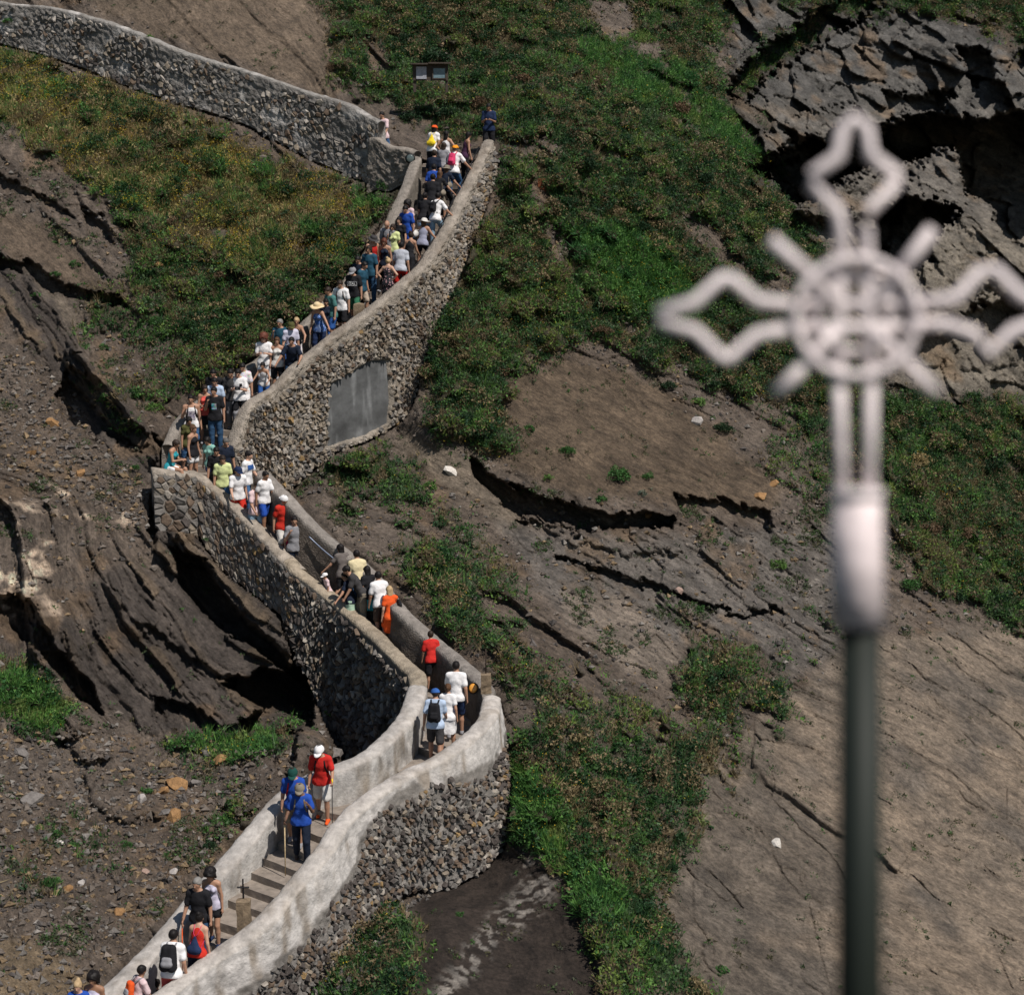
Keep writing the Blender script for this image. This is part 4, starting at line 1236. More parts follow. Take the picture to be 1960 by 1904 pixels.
# sprigs on bare soil
u4, v4 = sample((spr * (1 - veg) * (1 - .9 * smo) * (1 - cliff) * (1 - str_dark) * okf) + .012 * okf * (1 - veg) * (1 - cliff), 4200, 54)
P4_ = t_at(u4, v4); nn4 = n_at(u4, v4)
cc4 = np.array([(.05, .11, .03), (.07, .10, .045), (.10, .11, .075), (.09, .085, .045)])[r1_.integers(0, 4, len(u4))]
V4, Cc4 = leafs(P4_, nn4, cc4, 14, r1_.uniform(.05, .17, len(u4)), r1_.uniform(.03, .055, len(u4)), r1_)
me = mesh_np('sprigs', V4, np.arange(len(V4)).reshape(-1, 3), False, Cc4, M_leaf)
tag(link('sprigs', me), 'scattered green sprigs rooted in bare soil', 'sprigs', kind='stuff')

# ------------------------------------------------------------------ loose stones
def chip_mesh(name, n, seed, mask, smin, smax, cols, flat=.6):
    r_ = np.random.default_rng(seed)
    u, v = sample(mask, n, seed)
    n = len(u)
    P_ = t_at(u, v); nn = n_at(u, v)
    base = np.array([(1, 0, 0), (-.5, .87, 0), (-.5, -.87, 0), (.2, .1, 1), (-.1, .1, -1)], float)
    tet = np.array([(0, 1, 3), (1, 2, 3), (2, 0, 3), (1, 0, 4), (2, 1, 4), (0, 2, 4)])
    s = smin * (smax / smin) ** (r_.uniform(0, 1, n) ** 2.2)
    V_ = np.tile(base[None], (n, 1, 1)) * r_.uniform(.6, 1.3, (n, 5, 1)) * np.array([1, .8, flat])
    # random rotation
    a = r_.uniform(0, 6.28, n); ca, sa = np.cos(a), np.sin(a)
    x = V_[..., 0] * ca[:, None] - V_[..., 1] * sa[:, None]; y = V_[..., 0] * sa[:, None] + V_[..., 1] * ca[:, None]
    b = r_.normal(0, .5, n); cb, sb = np.cos(b), np.sin(b)
    z = V_[..., 2] * cb[:, None] - y * sb[:, None]; y = V_[..., 2] * sb[:, None] + y * cb[:, None]
    V_ = np.stack([x, y, z], -1) * s[:, None, None] + P_[:, None] + nn[:, None] * (s * .25)[:, None, None]
    Fc = (tet[None] + (np.arange(n) * 5)[:, None, None]).reshape(-1, 3)
    cc_ = np.array(cols)[r_.integers(0, len(cols), n)] * r_.uniform(.7, 1.3, (n, 1))
    return mesh_np(name, V_.reshape(-1, 3), Fc, False, np.repeat(cc_, 5, 0), M_masonry)
me = chip_mesh('scree', 16000, 61, (scree * .8 + .22 * (1 - veg) * (1 - smo) * (1 - cliff) * (1 - str_dark)) * okf, .02, .15, [(.16, .135, .115), (.12, .10, .085), (.21, .15, .09), (.18, .165, .15), (.09, .08, .075)])
tag(link('scree', me), 'loose broken stones lying on the soil slopes', 'scree', kind='stuff')
rb = poly_field([(480, 1820), (560, 1790), (660, 1690), (780, 1640), (900, 1600), (880, 1650), (780, 1760), (700, 1850), (640, 1960), (440, 1960)], UW, VW, -10, 10)
rb = np.maximum(rb, poly_field([(880, 1600), (930, 1520), (965, 1500), (985, 1560), (950, 1640), (880, 1680), (800, 1740), (780, 1700)], UW, VW, -8, 10))
me = chip_mesh('rubble', 5200, 62, rb * okf, .05, .17, [(.10, .092, .088), (.075, .07, .066), (.14, .125, .11), (.17, .13, .09), (.23, .21, .19)], .8)
tag(link('rubble', me), 'dark rubble heaped below the lower right parapet', 'rubble', kind='stuff')

# ------------------------------------------------------------------ shrubs and rocks one can point at
import bmesh
M_twig = simple('twigs', (.12, .085, .06), .9, .3, 9, .3)
SHC = {'green': (.045, .12, .03), 'dark': (.018, .045, .018), 'lime': (.10, .19, .045), 'brown': (.13, .085, .05), 'greyg': (.13, .16, .12), 'straw': (.30, .23, .11)}
_sh = {}
def shrub_mesh(c, var, small):
    key = (c, var, small)
    if key in _sh: return _sh[key]
    r_ = np.random.default_rng(900 + var * 7 + len(c))
    n = 26 if not small else 12
    a = r_.normal(0, 1, (n, 3)); a[:, 2] = np.abs(a[:, 2]); a /= np.linalg.norm(a, axis=1)[:, None]
    b = a * r_.uniform(.25, .72, (n, 1)) * np.array([1, 1, .8])
    cc = np.array(SHC[c])[None] * r_.uniform(.7, 1.35, (n, 1))
    V_, C_ = leafs(b, a, cc, 46 if not small else 40, r_.uniform(.22, .42, n), np.full(n, .085 if not small else .13), r_)
    f = mesh_np('foliage', V_, np.arange(len(V_)).reshape(-1, 3), False, C_, M_leaf)
    gs = []
    for k in range(9):
        d = a[k] * .6
        gs.append(tube_([(0, 0, -.15), d * .5, d], .018))
    Vs, Fs, b0 = [], [], 0
    for v, q in gs: Vs.append(v); Fs.append(q + b0); b0 += len(v)
    s_ = mesh_np('stem', np.vstack(Vs), np.vstack(Fs), False, None, M_twig)
    _sh[key] = (f, s_)
    return _sh[key]
def tube_(pts, r, n=4):
    V = []
    pts = [np.asarray(p, float) for p in pts]
    for i, p in enumerate(pts):
        t = pts[min(i + 1, len(pts) - 1)] - pts[max(i - 1, 0)]; t /= np.linalg.norm(t)
        e1 = np.cross(t, [.3, .9, .1]); e1 /= np.linalg.norm(e1); e2 = np.cross(t, e1)
        for j in range(n):
            an = 2 * math.pi * j / n; V.append(p + (e1 * math.cos(an) + e2 * math.sin(an)) * r)
    q = [(i * n + j, i * n + (j + 1) % n, (i + 1) * n + (j + 1) % n, (i + 1) * n + j) for i in range(len(pts) - 1) for j in range(n)]
    return np.array(V), np.array(q)
SHRUBS = [(1182, 898, 30, 'green', 'largest green shrub on the smooth brown slab'), (1050, 910, 14, 'lime', 'small yellow green tuft on the brown slab, left of the large shrub'), (1084, 855, 20, 'green', 'green shrub rooted in the crack across the brown slab'),
 (1012, 815, 15, 'green', 'green tuft at the upper left of the brown slab'), (1150, 950, 16, 'green', 'little shrub just below the largest one on the brown slab'), (1240, 905, 16, 'green', 'green tuft right of the largest shrub on the brown slab'),
 (1385, 812, 24, 'dark', 'dark green bush at the upper edge of the bare slope left of the cross stem'), (1335, 765, 18, 'lime', 'bright tuft on the scree below the heath edge'), (1490, 1072, 24, 'lime', 'leafy green shrub on the grey slope just left of the cross sleeve'),
 (1340, 1160, 15, 'green', 'tuft on the grey layered rock in the middle of the slope'), (1335, 1340, 18, 'green', 'low shrub at the upper end of the lower grass strip'), (1230, 940, 13, 'greyg', 'greyish tuft near the overhang of the brown slab'),
 (830, 98, 40, 'dark', 'broad dark bush right above the information board'), (770, 70, 26, 'dark', 'dark bush up and left of the information board'), (860, 205, 34, 'dark', 'big dark bush behind the heads at the stair top'), (790, 215, 28, 'dark', 'dark bush behind the orange cap at the stair top'), (920, 190, 26, 'brown', 'brown tipped bush right of the big dark bush at the stair top'),
 (1232, 322, 26, 'dark', 'round dark bush above the long bare scar'), (1225, 425, 30, 'dark', 'round dark bush below the bare scar'), (1100, 250, 26, 'brown', 'brown heather bush on the slope above the rusty sign'), (1120, 300, 30, 'dark', 'dark bush between the rusty sign and the scar'), (1000, 140, 28, 'brown', 'brown heather clump right of the information board'),
 (1300, 200, 28, 'brown', 'brown heather clump on the upper right slope'), (1350, 330, 30, 'dark', 'dark bush close to the cave mouth'), (1460, 520, 26, 'dark', 'dark bush between the left arm of the cross and the ring'), (1430, 640, 26, 'green', 'green bush seen inside the left loop of the cross'),
 (1150, 620, 26, 'brown', 'brown bush in the heath left of the cross arm'), (1040, 640, 28, 'dark', 'dark cushion in the heath right of the buttress'), (930, 560, 24, 'green', 'green cushion just right of the retaining wall'), (960, 700, 26, 'brown', 'brown cushion above the brown slab'), (890, 790, 22, 'dark', 'dark cushion where the heath meets the soil below the buttress'), (1280, 730, 22, 'dark', 'dark bush on the lower rim of the heath'),
 (640, 120, 24, 'brown', 'brown scrub beside the bare rock above the long wall'), (288, 72, 9, 'lime', 'tiny tuft growing on top of the long wall'), (20, 45, 14, 'green', 'green plant growing out of the long wall at the left edge'), (700, 385, 26, 'lime', 'flowering green clump under the end of the long wall'), (740, 345, 26, 'green', 'green clump between the short wall and the upper stair'),
 (511, 570, 17, 'dark', 'round dark bush on the slope left of the straw hat'), (470, 620, 18, 'dark', 'dark low bush left of the queue'), (480, 705, 15, 'greyg', 'silver grey bush left of the curly haired man'), (420, 520, 18, 'brown', 'brown bush in the middle of the flowering slope'), (330, 420, 18, 'brown', 'brown bush at the lower rim of the flowering slope'), (345, 690, 16, 'dark', 'dark cushion at the bottom of the green slope'), (300, 610, 20, 'green', 'green cushion at the left rim of the green slope'),
 (300, 770, 26, 'lime', 'leafy clump beside the left parapet above the landing'), (345, 800, 20, 'lime', 'leafy clump touching the left parapet above the sitting woman'), (260, 750, 20, 'green', 'green clump at the end of the tilted slab'), (200, 660, 14, 'green', 'tuft at the head of the tilted slab'), (105, 520, 12, 'green', 'green tuft under the upper ledge on the left face'), (68, 560, 12, 'green', 'small green tuft at the left edge of the smooth strip'), (145, 500, 16, 'green', 'green patch of plants on the left face'),
 (260, 890, 12, 'green', 'tuft beside the corner of the cobbled wall'), (500, 1128, 24, 'lime', 'bright shrub hanging at the foot of the cobbled wall'), (540, 1142, 16, 'green', 'smaller shrub right of the bright one under the cobbled wall'), (402, 1058, 9, 'green', 'little tuft wedged in the cobbled wall'), (605, 878, 20, 'green', 'green shrub at the left foot of the big retaining wall'), (820, 925, 18, 'lime', 'flowering green shrub in the soil below the cement panel'), (705, 905, 24, 'lime', 'wide flowering shrub below the cement panel'),
 (642, 1352, 24, 'lime', 'pale green bush below the bridge wall'), (612, 1312, 20, 'green', 'dark leaved bush beside the cave at the bridge foot'), (280, 1508, 18, 'green', 'green bush above the pale round boulder'), (500, 1400, 24, 'lime', 'feathery green clump below the cave'), (110, 1588, 16, 'green', 'green bush on the bare lower left soil'), (140, 1610, 12, 'green', 'small bush right of the green one on the lower left soil'), (75, 1580, 12, 'lime', 'small bright tuft on the lower left soil'),
 (240, 1610, 15, 'green', 'spreading plant in the middle of the lower left slope'), (40, 1690, 16, 'greyg', 'grey green plant at the left edge of the lower slope'), (95, 1680, 20, 'green', 'green plant on the lower left slope, beside a grey one'), (430, 1560, 24, 'green', 'green growth against the left whitewashed parapet'), (400, 1610, 20, 'dark', 'blackish dead bush by the left whitewashed parapet'), (470, 1420, 18, 'green', 'green tuft on the rubble below the cave'),
 (1770, 1000, 34, 'brown', 'round brown heather bush right of the cross sleeve'), (1840, 1010, 28, 'brown', 'second brown heather bush, further right of the cross sleeve'), (1740, 1110, 26, 'green', 'green bush at the lower rim right of the cross sleeve'), (1830, 1130, 26, 'dark', 'dark bush near the right frame edge above the pale slab'), (1760, 870, 28, 'straw', 'straw coloured bush right of the cross stem'), (1900, 880, 34, 'dark', 'big dark bush at the right edge of the frame'),
 (1000, 1590, 28, 'green', 'lush clump where the rubble wall meets the grass'), (965, 1480, 26, 'lime', 'pale green bush hugging the outside of the bend'), (1130, 1720, 30, 'green', 'dark green clump at the lower end of the bright grass'), (1280, 1650, 24, 'dark', 'dark bush on the right rim of the grass strip'), (880, 1745, 13, 'green', 'lone tuft on the dark slab'), (1380, 1850, 18, 'green', 'tuft low on the pale slab near the bottom'), (700, 1800, 24, 'green', 'bush in the rubble under the lower parapet'), (760, 1850, 20, 'greyg', 'grey green bush beside the dark slab')]
for k, (u, v, r_px, c, lab) in enumerate(SHRUBS):
    if c == 'lime' and r_px < 10: pass
    p = t_at(np.array([float(u)]), np.array([float(v + r_px * .5)]))[0]
    if lab.startswith('tiny tuft growing on'): p = W_TL.ctr[int(np.argmin(np.abs(project(W_TL.ctr)[0] - u)))] - np.array([0, 0, .05])
    if 'out of the long wall' in lab: p = W_TL.face(np.array([W_TL.s[int(np.argmin(np.abs(project(W_TL.ctr)[0] - u)))]]), np.array([.7]))[0]
    if 'wedged in the cobbled' in lab: p = W_LZ.face(np.array([W_LZ.s[int(np.argmin(np.abs(project(W_LZ.ctr)[0] - u)))]]), np.array([1.6]))[0]
    d = p[1] * CP - p[2] * SP
    s_ = r_px * d / F
    f_, st_ = shrub_mesh(c, k % 3, r_px < 20)
    ro = empty('shrub', tuple(p), random.uniform(0, 6.28), lab, 'shrub')
    ro.scale = (s_ * random.uniform(.95, 1.2), s_ * random.uniform(.85, 1.1), s_ * random.uniform(.8, 1.05))
    link('foliage', f_, None, ro)
    link('stem', st_, None, ro)

def rock_mesh(seed, mat, flat=.65):
    rnd = random.Random(seed)
    bm = bmesh.new()
    for _ in range(26):
        v = Vector((rnd.gauss(0, 1), rnd.gauss(0, 1), rnd.gauss(0, 1))).normalized() * rnd.uniform(.75, 1.05)
        bm.verts.new((v.x * 1.15, v.y * .9, v.z * flat))
    r_ = bmesh.ops.convex_hull(bm, input=bm.verts)
    bmesh.ops.delete(bm, geom=[g for g in r_['geom_interior'] if isinstance(g, bmesh.types.BMVert)], context='VERTS')
    me = bpy.data.meshes.new('rock'); bm.to_mesh(me); bm.free()
    me.materials.append(mat)
    return me
S_white = simple('white_rock', (.62, .58, .53), .85, .2, 3, .5, bscale=9, bdist=.05); S_or = simple('ochre_rock', (.30, .17, .075), .85, .35, 3, .6, bscale=9, bdist=.05)
S_gr = simple('grey_rock', (.17, .155, .145), .85, .35, 3, .6, bscale=9, bdist=.05); S_bl = simple('pale_rock', (.40, .37, .35), .85, .2, 3, .4, bscale=9, bdist=.05); S_pk = simple('pinkish_rock', (.34, .24, .20), .85, .2, 3, .4, bscale=9, bdist=.05)
ROCKS = [(862, 902, 13, S_white, 'white angular rock on the soil right of the cement panel'), (1488, 1612, 13, S_white, 'white flat rock on the pale slab left of the cross pole'), (1333, 805, 14, S_bl, 'long pale stone on the scree below the heath'), (303, 508, 12, S_or, 'orange block on the green slope at the left'),
 (348, 0 + 575, 6, S_or, 'small ochre stone below the orange block'), (271, 1529, 14, S_bl, 'pale rounded boulder on the lower left soil'), (119, 1612, 9, S_white, 'small white rock beside the dark gravel hollow'), (279, 1667, 9, S_pk, 'pinkish boulder in the lower left scree'), (332, 1668, 11, S_bl, 'grey white boulder right of the pinkish one'), (155, 1690, 9, S_bl, 'pale stone low on the dark gravel hollow'),
 (340, 1503, 22, S_or, 'row end block of rusty broken rock below the cave rubble'), (310, 1515, 15, S_or, 'rusty block left of the larger rusty block'), (372, 1500, 16, S_gr, 'grey block right of the larger rusty block'), (333, 1562, 20, S_or, 'tilted rusty boulder in the lower left scree'), (318, 1556, 14, S_gr, 'grey boulder leaning on the tilted rusty one'), (419, 1455, 20, S_or, 'ochre topped block below the cave'), (395, 1440, 14, S_gr, 'grey block beside the ochre topped one'),
 (228, 1745, 14, S_or, 'brown block in the scree above the lower parapet'), (60, 1530, 26, S_gr, 'broad grey brown boulder near the left edge of the scree'), (40, 1440, 16, S_gr, 'grey slab fragment at the left below the green tongue'), (130, 1700, 12, S_or, 'small ochre rock left of the hollow'), (100, 810, 14, S_or, 'ochre block under the ledge on the left face'), (60, 870, 14, S_or, 'small ochre block near the left edge'), (155, 905, 12, S_or, 'rust coloured stone on the left scree'),
 (640, 1440, 18, S_gr, 'dark boulder at the foot of the bridge wall'), (445, 1400, 22, S_gr, 'pointed grey rock in front of the cave'), (1240, 985, 10, S_or, 'ochre stone on the ledge of the brown slab'), (1455, 950, 14, S_or, 'ochre block at the right end of the brown slab'), (1480, 925, 12, S_or, 'ochre block above the dark crack left of the cross sleeve'), (700, 1010, 7, S_or, 'small ochre stone by the middle flight'), (1300, 1130, 9, S_pk, 'reddish stone on the grey layered slope'),
 (778, 640, 12, S_pk, 'pale broken stone beside the buttress'), (790, 690, 10, S_bl, 'pale stone at the edge of the cement panel corner'), (745, 770, 9, S_bl, 'pale stone by the lower right corner of the panel')]
for k, (u, v, r_px, m_, lab) in enumerate(ROCKS):
    p = t_at(np.array([float(u)]), np.array([float(v)]))[0]
    d = p[1] * CP - p[2] * SP
    ro = link('rock', rock_mesh(k + 40, m_, random.uniform(.5, .8)))
    ro.location = p + (-p / np.linalg.norm(p)) * r_px * d / F * .2; ro.scale = (r_px * d / F,) * 3
    ro.rotation_euler = (random.uniform(-.5, .5), random.uniform(-.4, .6), random.uniform(0, 6.28))
    tag(ro, lab, 'rock')
# ------------------------------------------------------------------ people: bodies and clothes from smooth implicit surfaces
def surf_net(f, xs, ys, zs):
    nx, ny, nz = f.shape
    acc = np.zeros((nx + 1, ny + 1, nz + 1, 4))        # cell (i,j,k) stored at +1
    quads = []
    def cellid(i, j, k):
        return (i + 1, j + 1, k + 1)
    ax = [xs, ys, zs]
    crossings = []
    for a in range(3):
        sl0 = [slice(None)] * 3; sl1 = [slice(None)] * 3
        sl0[a] = slice(0, -1); sl1[a] = slice(1, None)
        f0 = f[tuple(sl0)]; f1 = f[tuple(sl1)]
        m = (f0 < 0) != (f1 < 0)
        I = np.argwhere(m)
        t = f0[m] / (f0[m] - f1[m])
        p = np.stack([xs[I[:, 0]], ys[I[:, 1]], zs[I[:, 2]]], 1).astype(float)
        nxt = ax[a][I[:, a] + 1]
        p[:, a] += t * (nxt - p[:, a])
        b, c = [(1, 2), (2, 0), (0, 1)][a]
        cells = []
        for db, dc in ((-1, -1), (0, -1), (0, 0), (-1, 0)):
            J = I.copy(); J[:, b] += db; J[:, c] += dc
            cells.append(J)
            for k in range(3):
                np.add.at(acc[..., k], (J[:, 0] + 1, J[:, 1] + 1, J[:, 2] + 1), p[:, k])
            np.add.at(acc[..., 3], (J[:, 0] + 1, J[:, 1] + 1, J[:, 2] + 1), 1)
        crossings.append((cells, f0[m] < 0))
    ok = acc[..., 3] > 0
    ids = np.full(ok.shape, -1); ids[ok] = np.arange(ok.sum())
    verts = acc[ok][:, :3] / acc[ok][:, 3:4]
    for cells, inside in crossings:
        q = np.stack([ids[J[:, 0] + 1, J[:, 1] + 1, J[:, 2] + 1] for J in cells], 1)
        q = np.where(inside[:, None], q, q[:, ::-1])
        quads.append(q)
    return verts, np.vstack(quads)

def grid_axis(lo, hi, h, flo=None, fhi=None, fh=None):
    out = [lo]
    while out[-1] < hi:
        x = out[-1]
        out.append(x + (fh if (flo is not None and flo - h * .5 <= x <= fhi) else h))
    return np.array(out)

def sdf(prims, X, Y, Z, k=0.03):
    out = None
    P = np.stack([X, Y, Z], -1)
    for pr in prims:
        a = np.asarray(pr[0], float); b = np.asarray(pr[1], float); ra, rb = pr[2], pr[3]
        ax = pr[4] if len(pr) > 4 else None
        Q = P
        if ax is not None:                      # flatten along a direction
            n, s = np.asarray(ax[0], float), ax[1]
            c = (a + b) / 2
            off = ((Q - c) @ n)
            Q = Q + off[..., None] * n * (s - 1)
            a2 = a + ((a - c) @ n) * n * (s - 1); b2 = b + ((b - c) @ n) * n * (s - 1)
        else:
            a2, b2 = a, b
        ab = b2 - a2
        l = ab @ ab
        t = np.clip(((Q - a2) @ ab) / (l + 1e-12), 0, 1) if l > 1e-10 else np.zeros(Q.shape[:-1])
        d = np.linalg.norm(Q - a2 - t[..., None] * ab, axis=-1) - (ra + (rb - ra) * t)
        kk = pr[5] if len(pr) > 5 else k
        if out is None: out = d
        else:
            h = np.clip(0.5 + 0.5 * (out - d) / kk, 0, 1)
            out = out * (1 - h) + d * h - kk * h * (1 - h)
    return out

def poly_mesh(name, prims, h, cuts=(), k=.03, fine=None, extra=None, noise=0):
    pts = np.array([p[0] for p in prims] + [p[1] for p in prims], float)
    rmax = np.array([max(p[2], p[3]) for p in prims] * 2)
    lo = (pts - rmax[:, None]).min(0) - .04; hi = (pts + rmax[:, None]).max(0) + .04
    if fine is not None:
        c, r, fh = fine
        xs = grid_axis(lo[0], hi[0], h, c[0] - r, c[0] + r, fh); ys = grid_axis(lo[1], hi[1], h, c[1] - r, c[1] + r, fh); zs = grid_axis(lo[2], hi[2], h, c[2] - r * 1.3, c[2] + r * 1.3, fh)
    else:
        xs, ys, zs = (grid_axis(lo[i], hi[i], h) for i in range(3))
    X_, Y_, Z_ = np.meshgrid(xs, ys, zs, indexing='ij')
    f = sdf(prims, X_, Y_, Z_, k)
    if noise:
        f = f + noise * (vnoise(np.stack([X_, Y_, Z_], -1), 14, 3) + .6 * vnoise(np.stack([X_, Y_, Z_], -1), 28, 5))
    for cfun in cuts:
        f = np.maximum(f, cfun(X_, Y_, Z_))
    return surf_net(f, xs, ys, zs)

def nrmz(v):
    v = np.asarray(v, float); return v / (np.linalg.norm(v) + 1e-12)

# poses: lean (forward, deg), twist, head (down deg, turn deg), arms (elbow dir, fore dir) L/R in torso axes (x right, y front, z up), legs
REST_R = ((.20, .02, -1), (.10, .28, -1)); REST_L = ((-.20, .02, -1), (-.10, .28, -1))
def mir(a): return ((-a[0][0], a[0][1], a[0][2]), (-a[1][0], a[1][1], a[1][2]))
ARM = {'rest': REST_R, 'back': ((.22, -.25, -1), (.12, .15, -1)), 'fwd': ((.16, .35, -1), (.05, .8, -.7)),
       'rail': ((.55, .25, -.75), (.55, .45, -.55)), 'phone': ((.14, .22, -1), (-.45, .85, .35)), 'hips': ((.75, -.15, -.8), (-.75, .25, -.75)),
       'fold': ((.20, .25, -1), (-.9, .75, .1)), 'strap': ((.3, .2, -1), (-.35, .55, .95)), 'out': ((.85, .05, -.5), (.55, .2, -.75)),
       'cane': ((.25, .15, -1), (.18, .45, -.9)), 'pole': ((.28, .1, -1), (.15, .9, -.35)), 'lean': ((.35, .6, -.7), (-.3, .9, -.1))}
LEG = {'stand': ((.04, .0, -1), (.02, 0, -1)), 'bent': ((.06, .22, -1), (.02, -.10, -1)), 'up': ((.06, .72, -.8), (.02, -.12, -1)), 'trail': ((.05, -.22, -1), (.03, -.34, -1)),
       'down': ((.05, .30, -1), (.02, -.05, -1)), 'sit': ((.08, 1, -.12), (.05, .35, -1))}
POSE = {'stand': dict(lean=2, head=(10, 0), L='rest', R='rest', l='stand', r='stand'),
        'stand2': dict(lean=3, head=(22, 15), L='rest', R='hips', l='stand', r='bent'),
        'climb': dict(lean=14, head=(12, 0), L='rest', R='back', l='stand', r='up'),
        'climb2': dict(lean=12, head=(16, -8), L='back', R='fwd', l='up', r='trail'),
        'climbrail': dict(lean=16, head=(10, 0), L='rest', R='rail', l='stand', r='up'),
        'lookdown': dict(lean=6, head=(34, 0), L='rest', R='rest', l='down', r='trail'),
        'walk': dict(lean=5, head=(20, 0), L='fwd', R='back', l='trail', r='down'),
        'walk2': dict(lean=5, head=(24, -12), L='back', R='fwd', l='down', r='trail'),
        'phone': dict(lean=4, head=(34, 0), L='phone', R='phone', l='stand', r='bent'),
        'fold': dict(lean=3, head=(16, -14), L='fold', R='fold', l='stand', r='bent'),
        'hips': dict(lean=3, head=(8, 6), L='hips', R='hips', l='stand', r='bent'),
        'strap': dict(lean=5, head=(22, 0), L='strap', R='pole', l='down', r='trail'),
        'strap1': dict(lean=4, head=(14, 10), L='rest', R='strap', l='stand', r='stand'),
        'cane': dict(lean=4, head=(10, 8), L='rest', R='cane', l='down', r='trail'),
        'pole': dict(lean=10, head=(36, 12), L='pole', R='rest', l='down', r='trail'),
        'railL': dict(lean=12, head=(18, -18), L='rail', R='rest', l='stand', r='bent'),
        'bend': dict(lean=32, head=(40, 0), L='fwd', R='lean', l='stand', r='bent'),
        'leanwall': dict(lean=26, head=(10, 15), L='lean', R='rail', l='stand', r='bent'),
        'sit': dict(lean=16, head=(34, 0), L='phone', R='phone', l='sit', r='sit')}

def skeleton(pose, build):
    q = POSE[pose]
    fem = build in ('f', 'g'); child = build in ('c', 'g')
    H = 1.75
    J = {}
    ln = R(q['lean'])
    up = np.array([0, math.sin(ln), math.cos(ln)]); fr = np.array([0, math.cos(ln), -math.sin(ln)]); rt = np.array([1., 0, 0])
    thigh, shin, ank = .43, .42, .08
    sides = {}
    def leg(side, key):
        sx = 1 if side == 'r' else -1
        td, sd = LEG[q[key]]
        td = nrmz((td[0] * sx, td[1], td[2])); sd = nrmz((sd[0] * sx, sd[1], sd[2]))
        hip = np.array([sx * (.10 if fem else .095), 0, 0])
        kn = hip + td * thigh; an = kn + sd * shin
        return hip, kn, an
    LL, LR = leg('l', 'l'), leg('r', 'r')
    zmin = min(LL[2][2], LR[2][2])
    base = np.array([0, 0, -zmin + ank])
    if pose == 'sit': base = np.array([0, 0, .0 + .10])
    J['pelvis'] = base.copy()
    for s, Lg in (('l', LL), ('r', LR)):
        J['hip' + s], J['knee' + s], J['ank' + s] = Lg[0] + base, Lg[1] + base, Lg[2] + base
    hipc = base + up * .04
    J['waist'] = hipc + up * .15; J['chest'] = hipc + up * .36; J['neck'] = hipc + up * .535
    J['up'], J['fr'], J['rt'] = up, fr, rt
    shw = .148 if fem else .170
    for s, sx in (('l', -1), ('r', 1)):
        sh = hipc + up * .475 + rt * sx * shw
        arm = ARM[q['L' if s == 'l' else 'R']]
        if s == 'l': arm = mir(arm)
        def w(v): return nrmz(rt * v[0] + fr * v[1] + np.array([0, 0, 1.]) * v[2] if q['lean'] > 8 else rt * v[0] + fr * v[1] + up * v[2])
        el = sh + w(arm[0]) * .29; wr = el + w(arm[1]) * .25
        J['sh' + s], J['el' + s], J['wr' + s] = sh, el, wr
        J['hd' + s] = w(arm[1])
    hd, ht = R(q['head'][0]) * .62 + ln * .35, R(q['head'][1])
    hu = np.array([math.sin(ht) * -math.sin(hd) * -1, math.sin(hd) * math.cos(ht), math.cos(hd)])
    hu = nrmz(hu)
    hf = nrmz(np.array([-math.sin(-ht) , math.cos(ht), 0]) * math.cos(hd) - np.array([0, 0, math.sin(hd)]))
    hr = nrmz(np.cross(hf, hu)); hf = np.cross(hu, hr)
    J['headc'] = J['neck'] + np.array([0, .01, .02]) + hu * .135
    J['hu'], J['hf'], J['hr'] = hu, hf, hr
    J['top'] = J['headc'] + hu * .125
    return J

def hp(J, x, y, z):       # head-local point
    return J['headc'] + J['hr'] * x + J['hf'] * y + J['hu'] * z

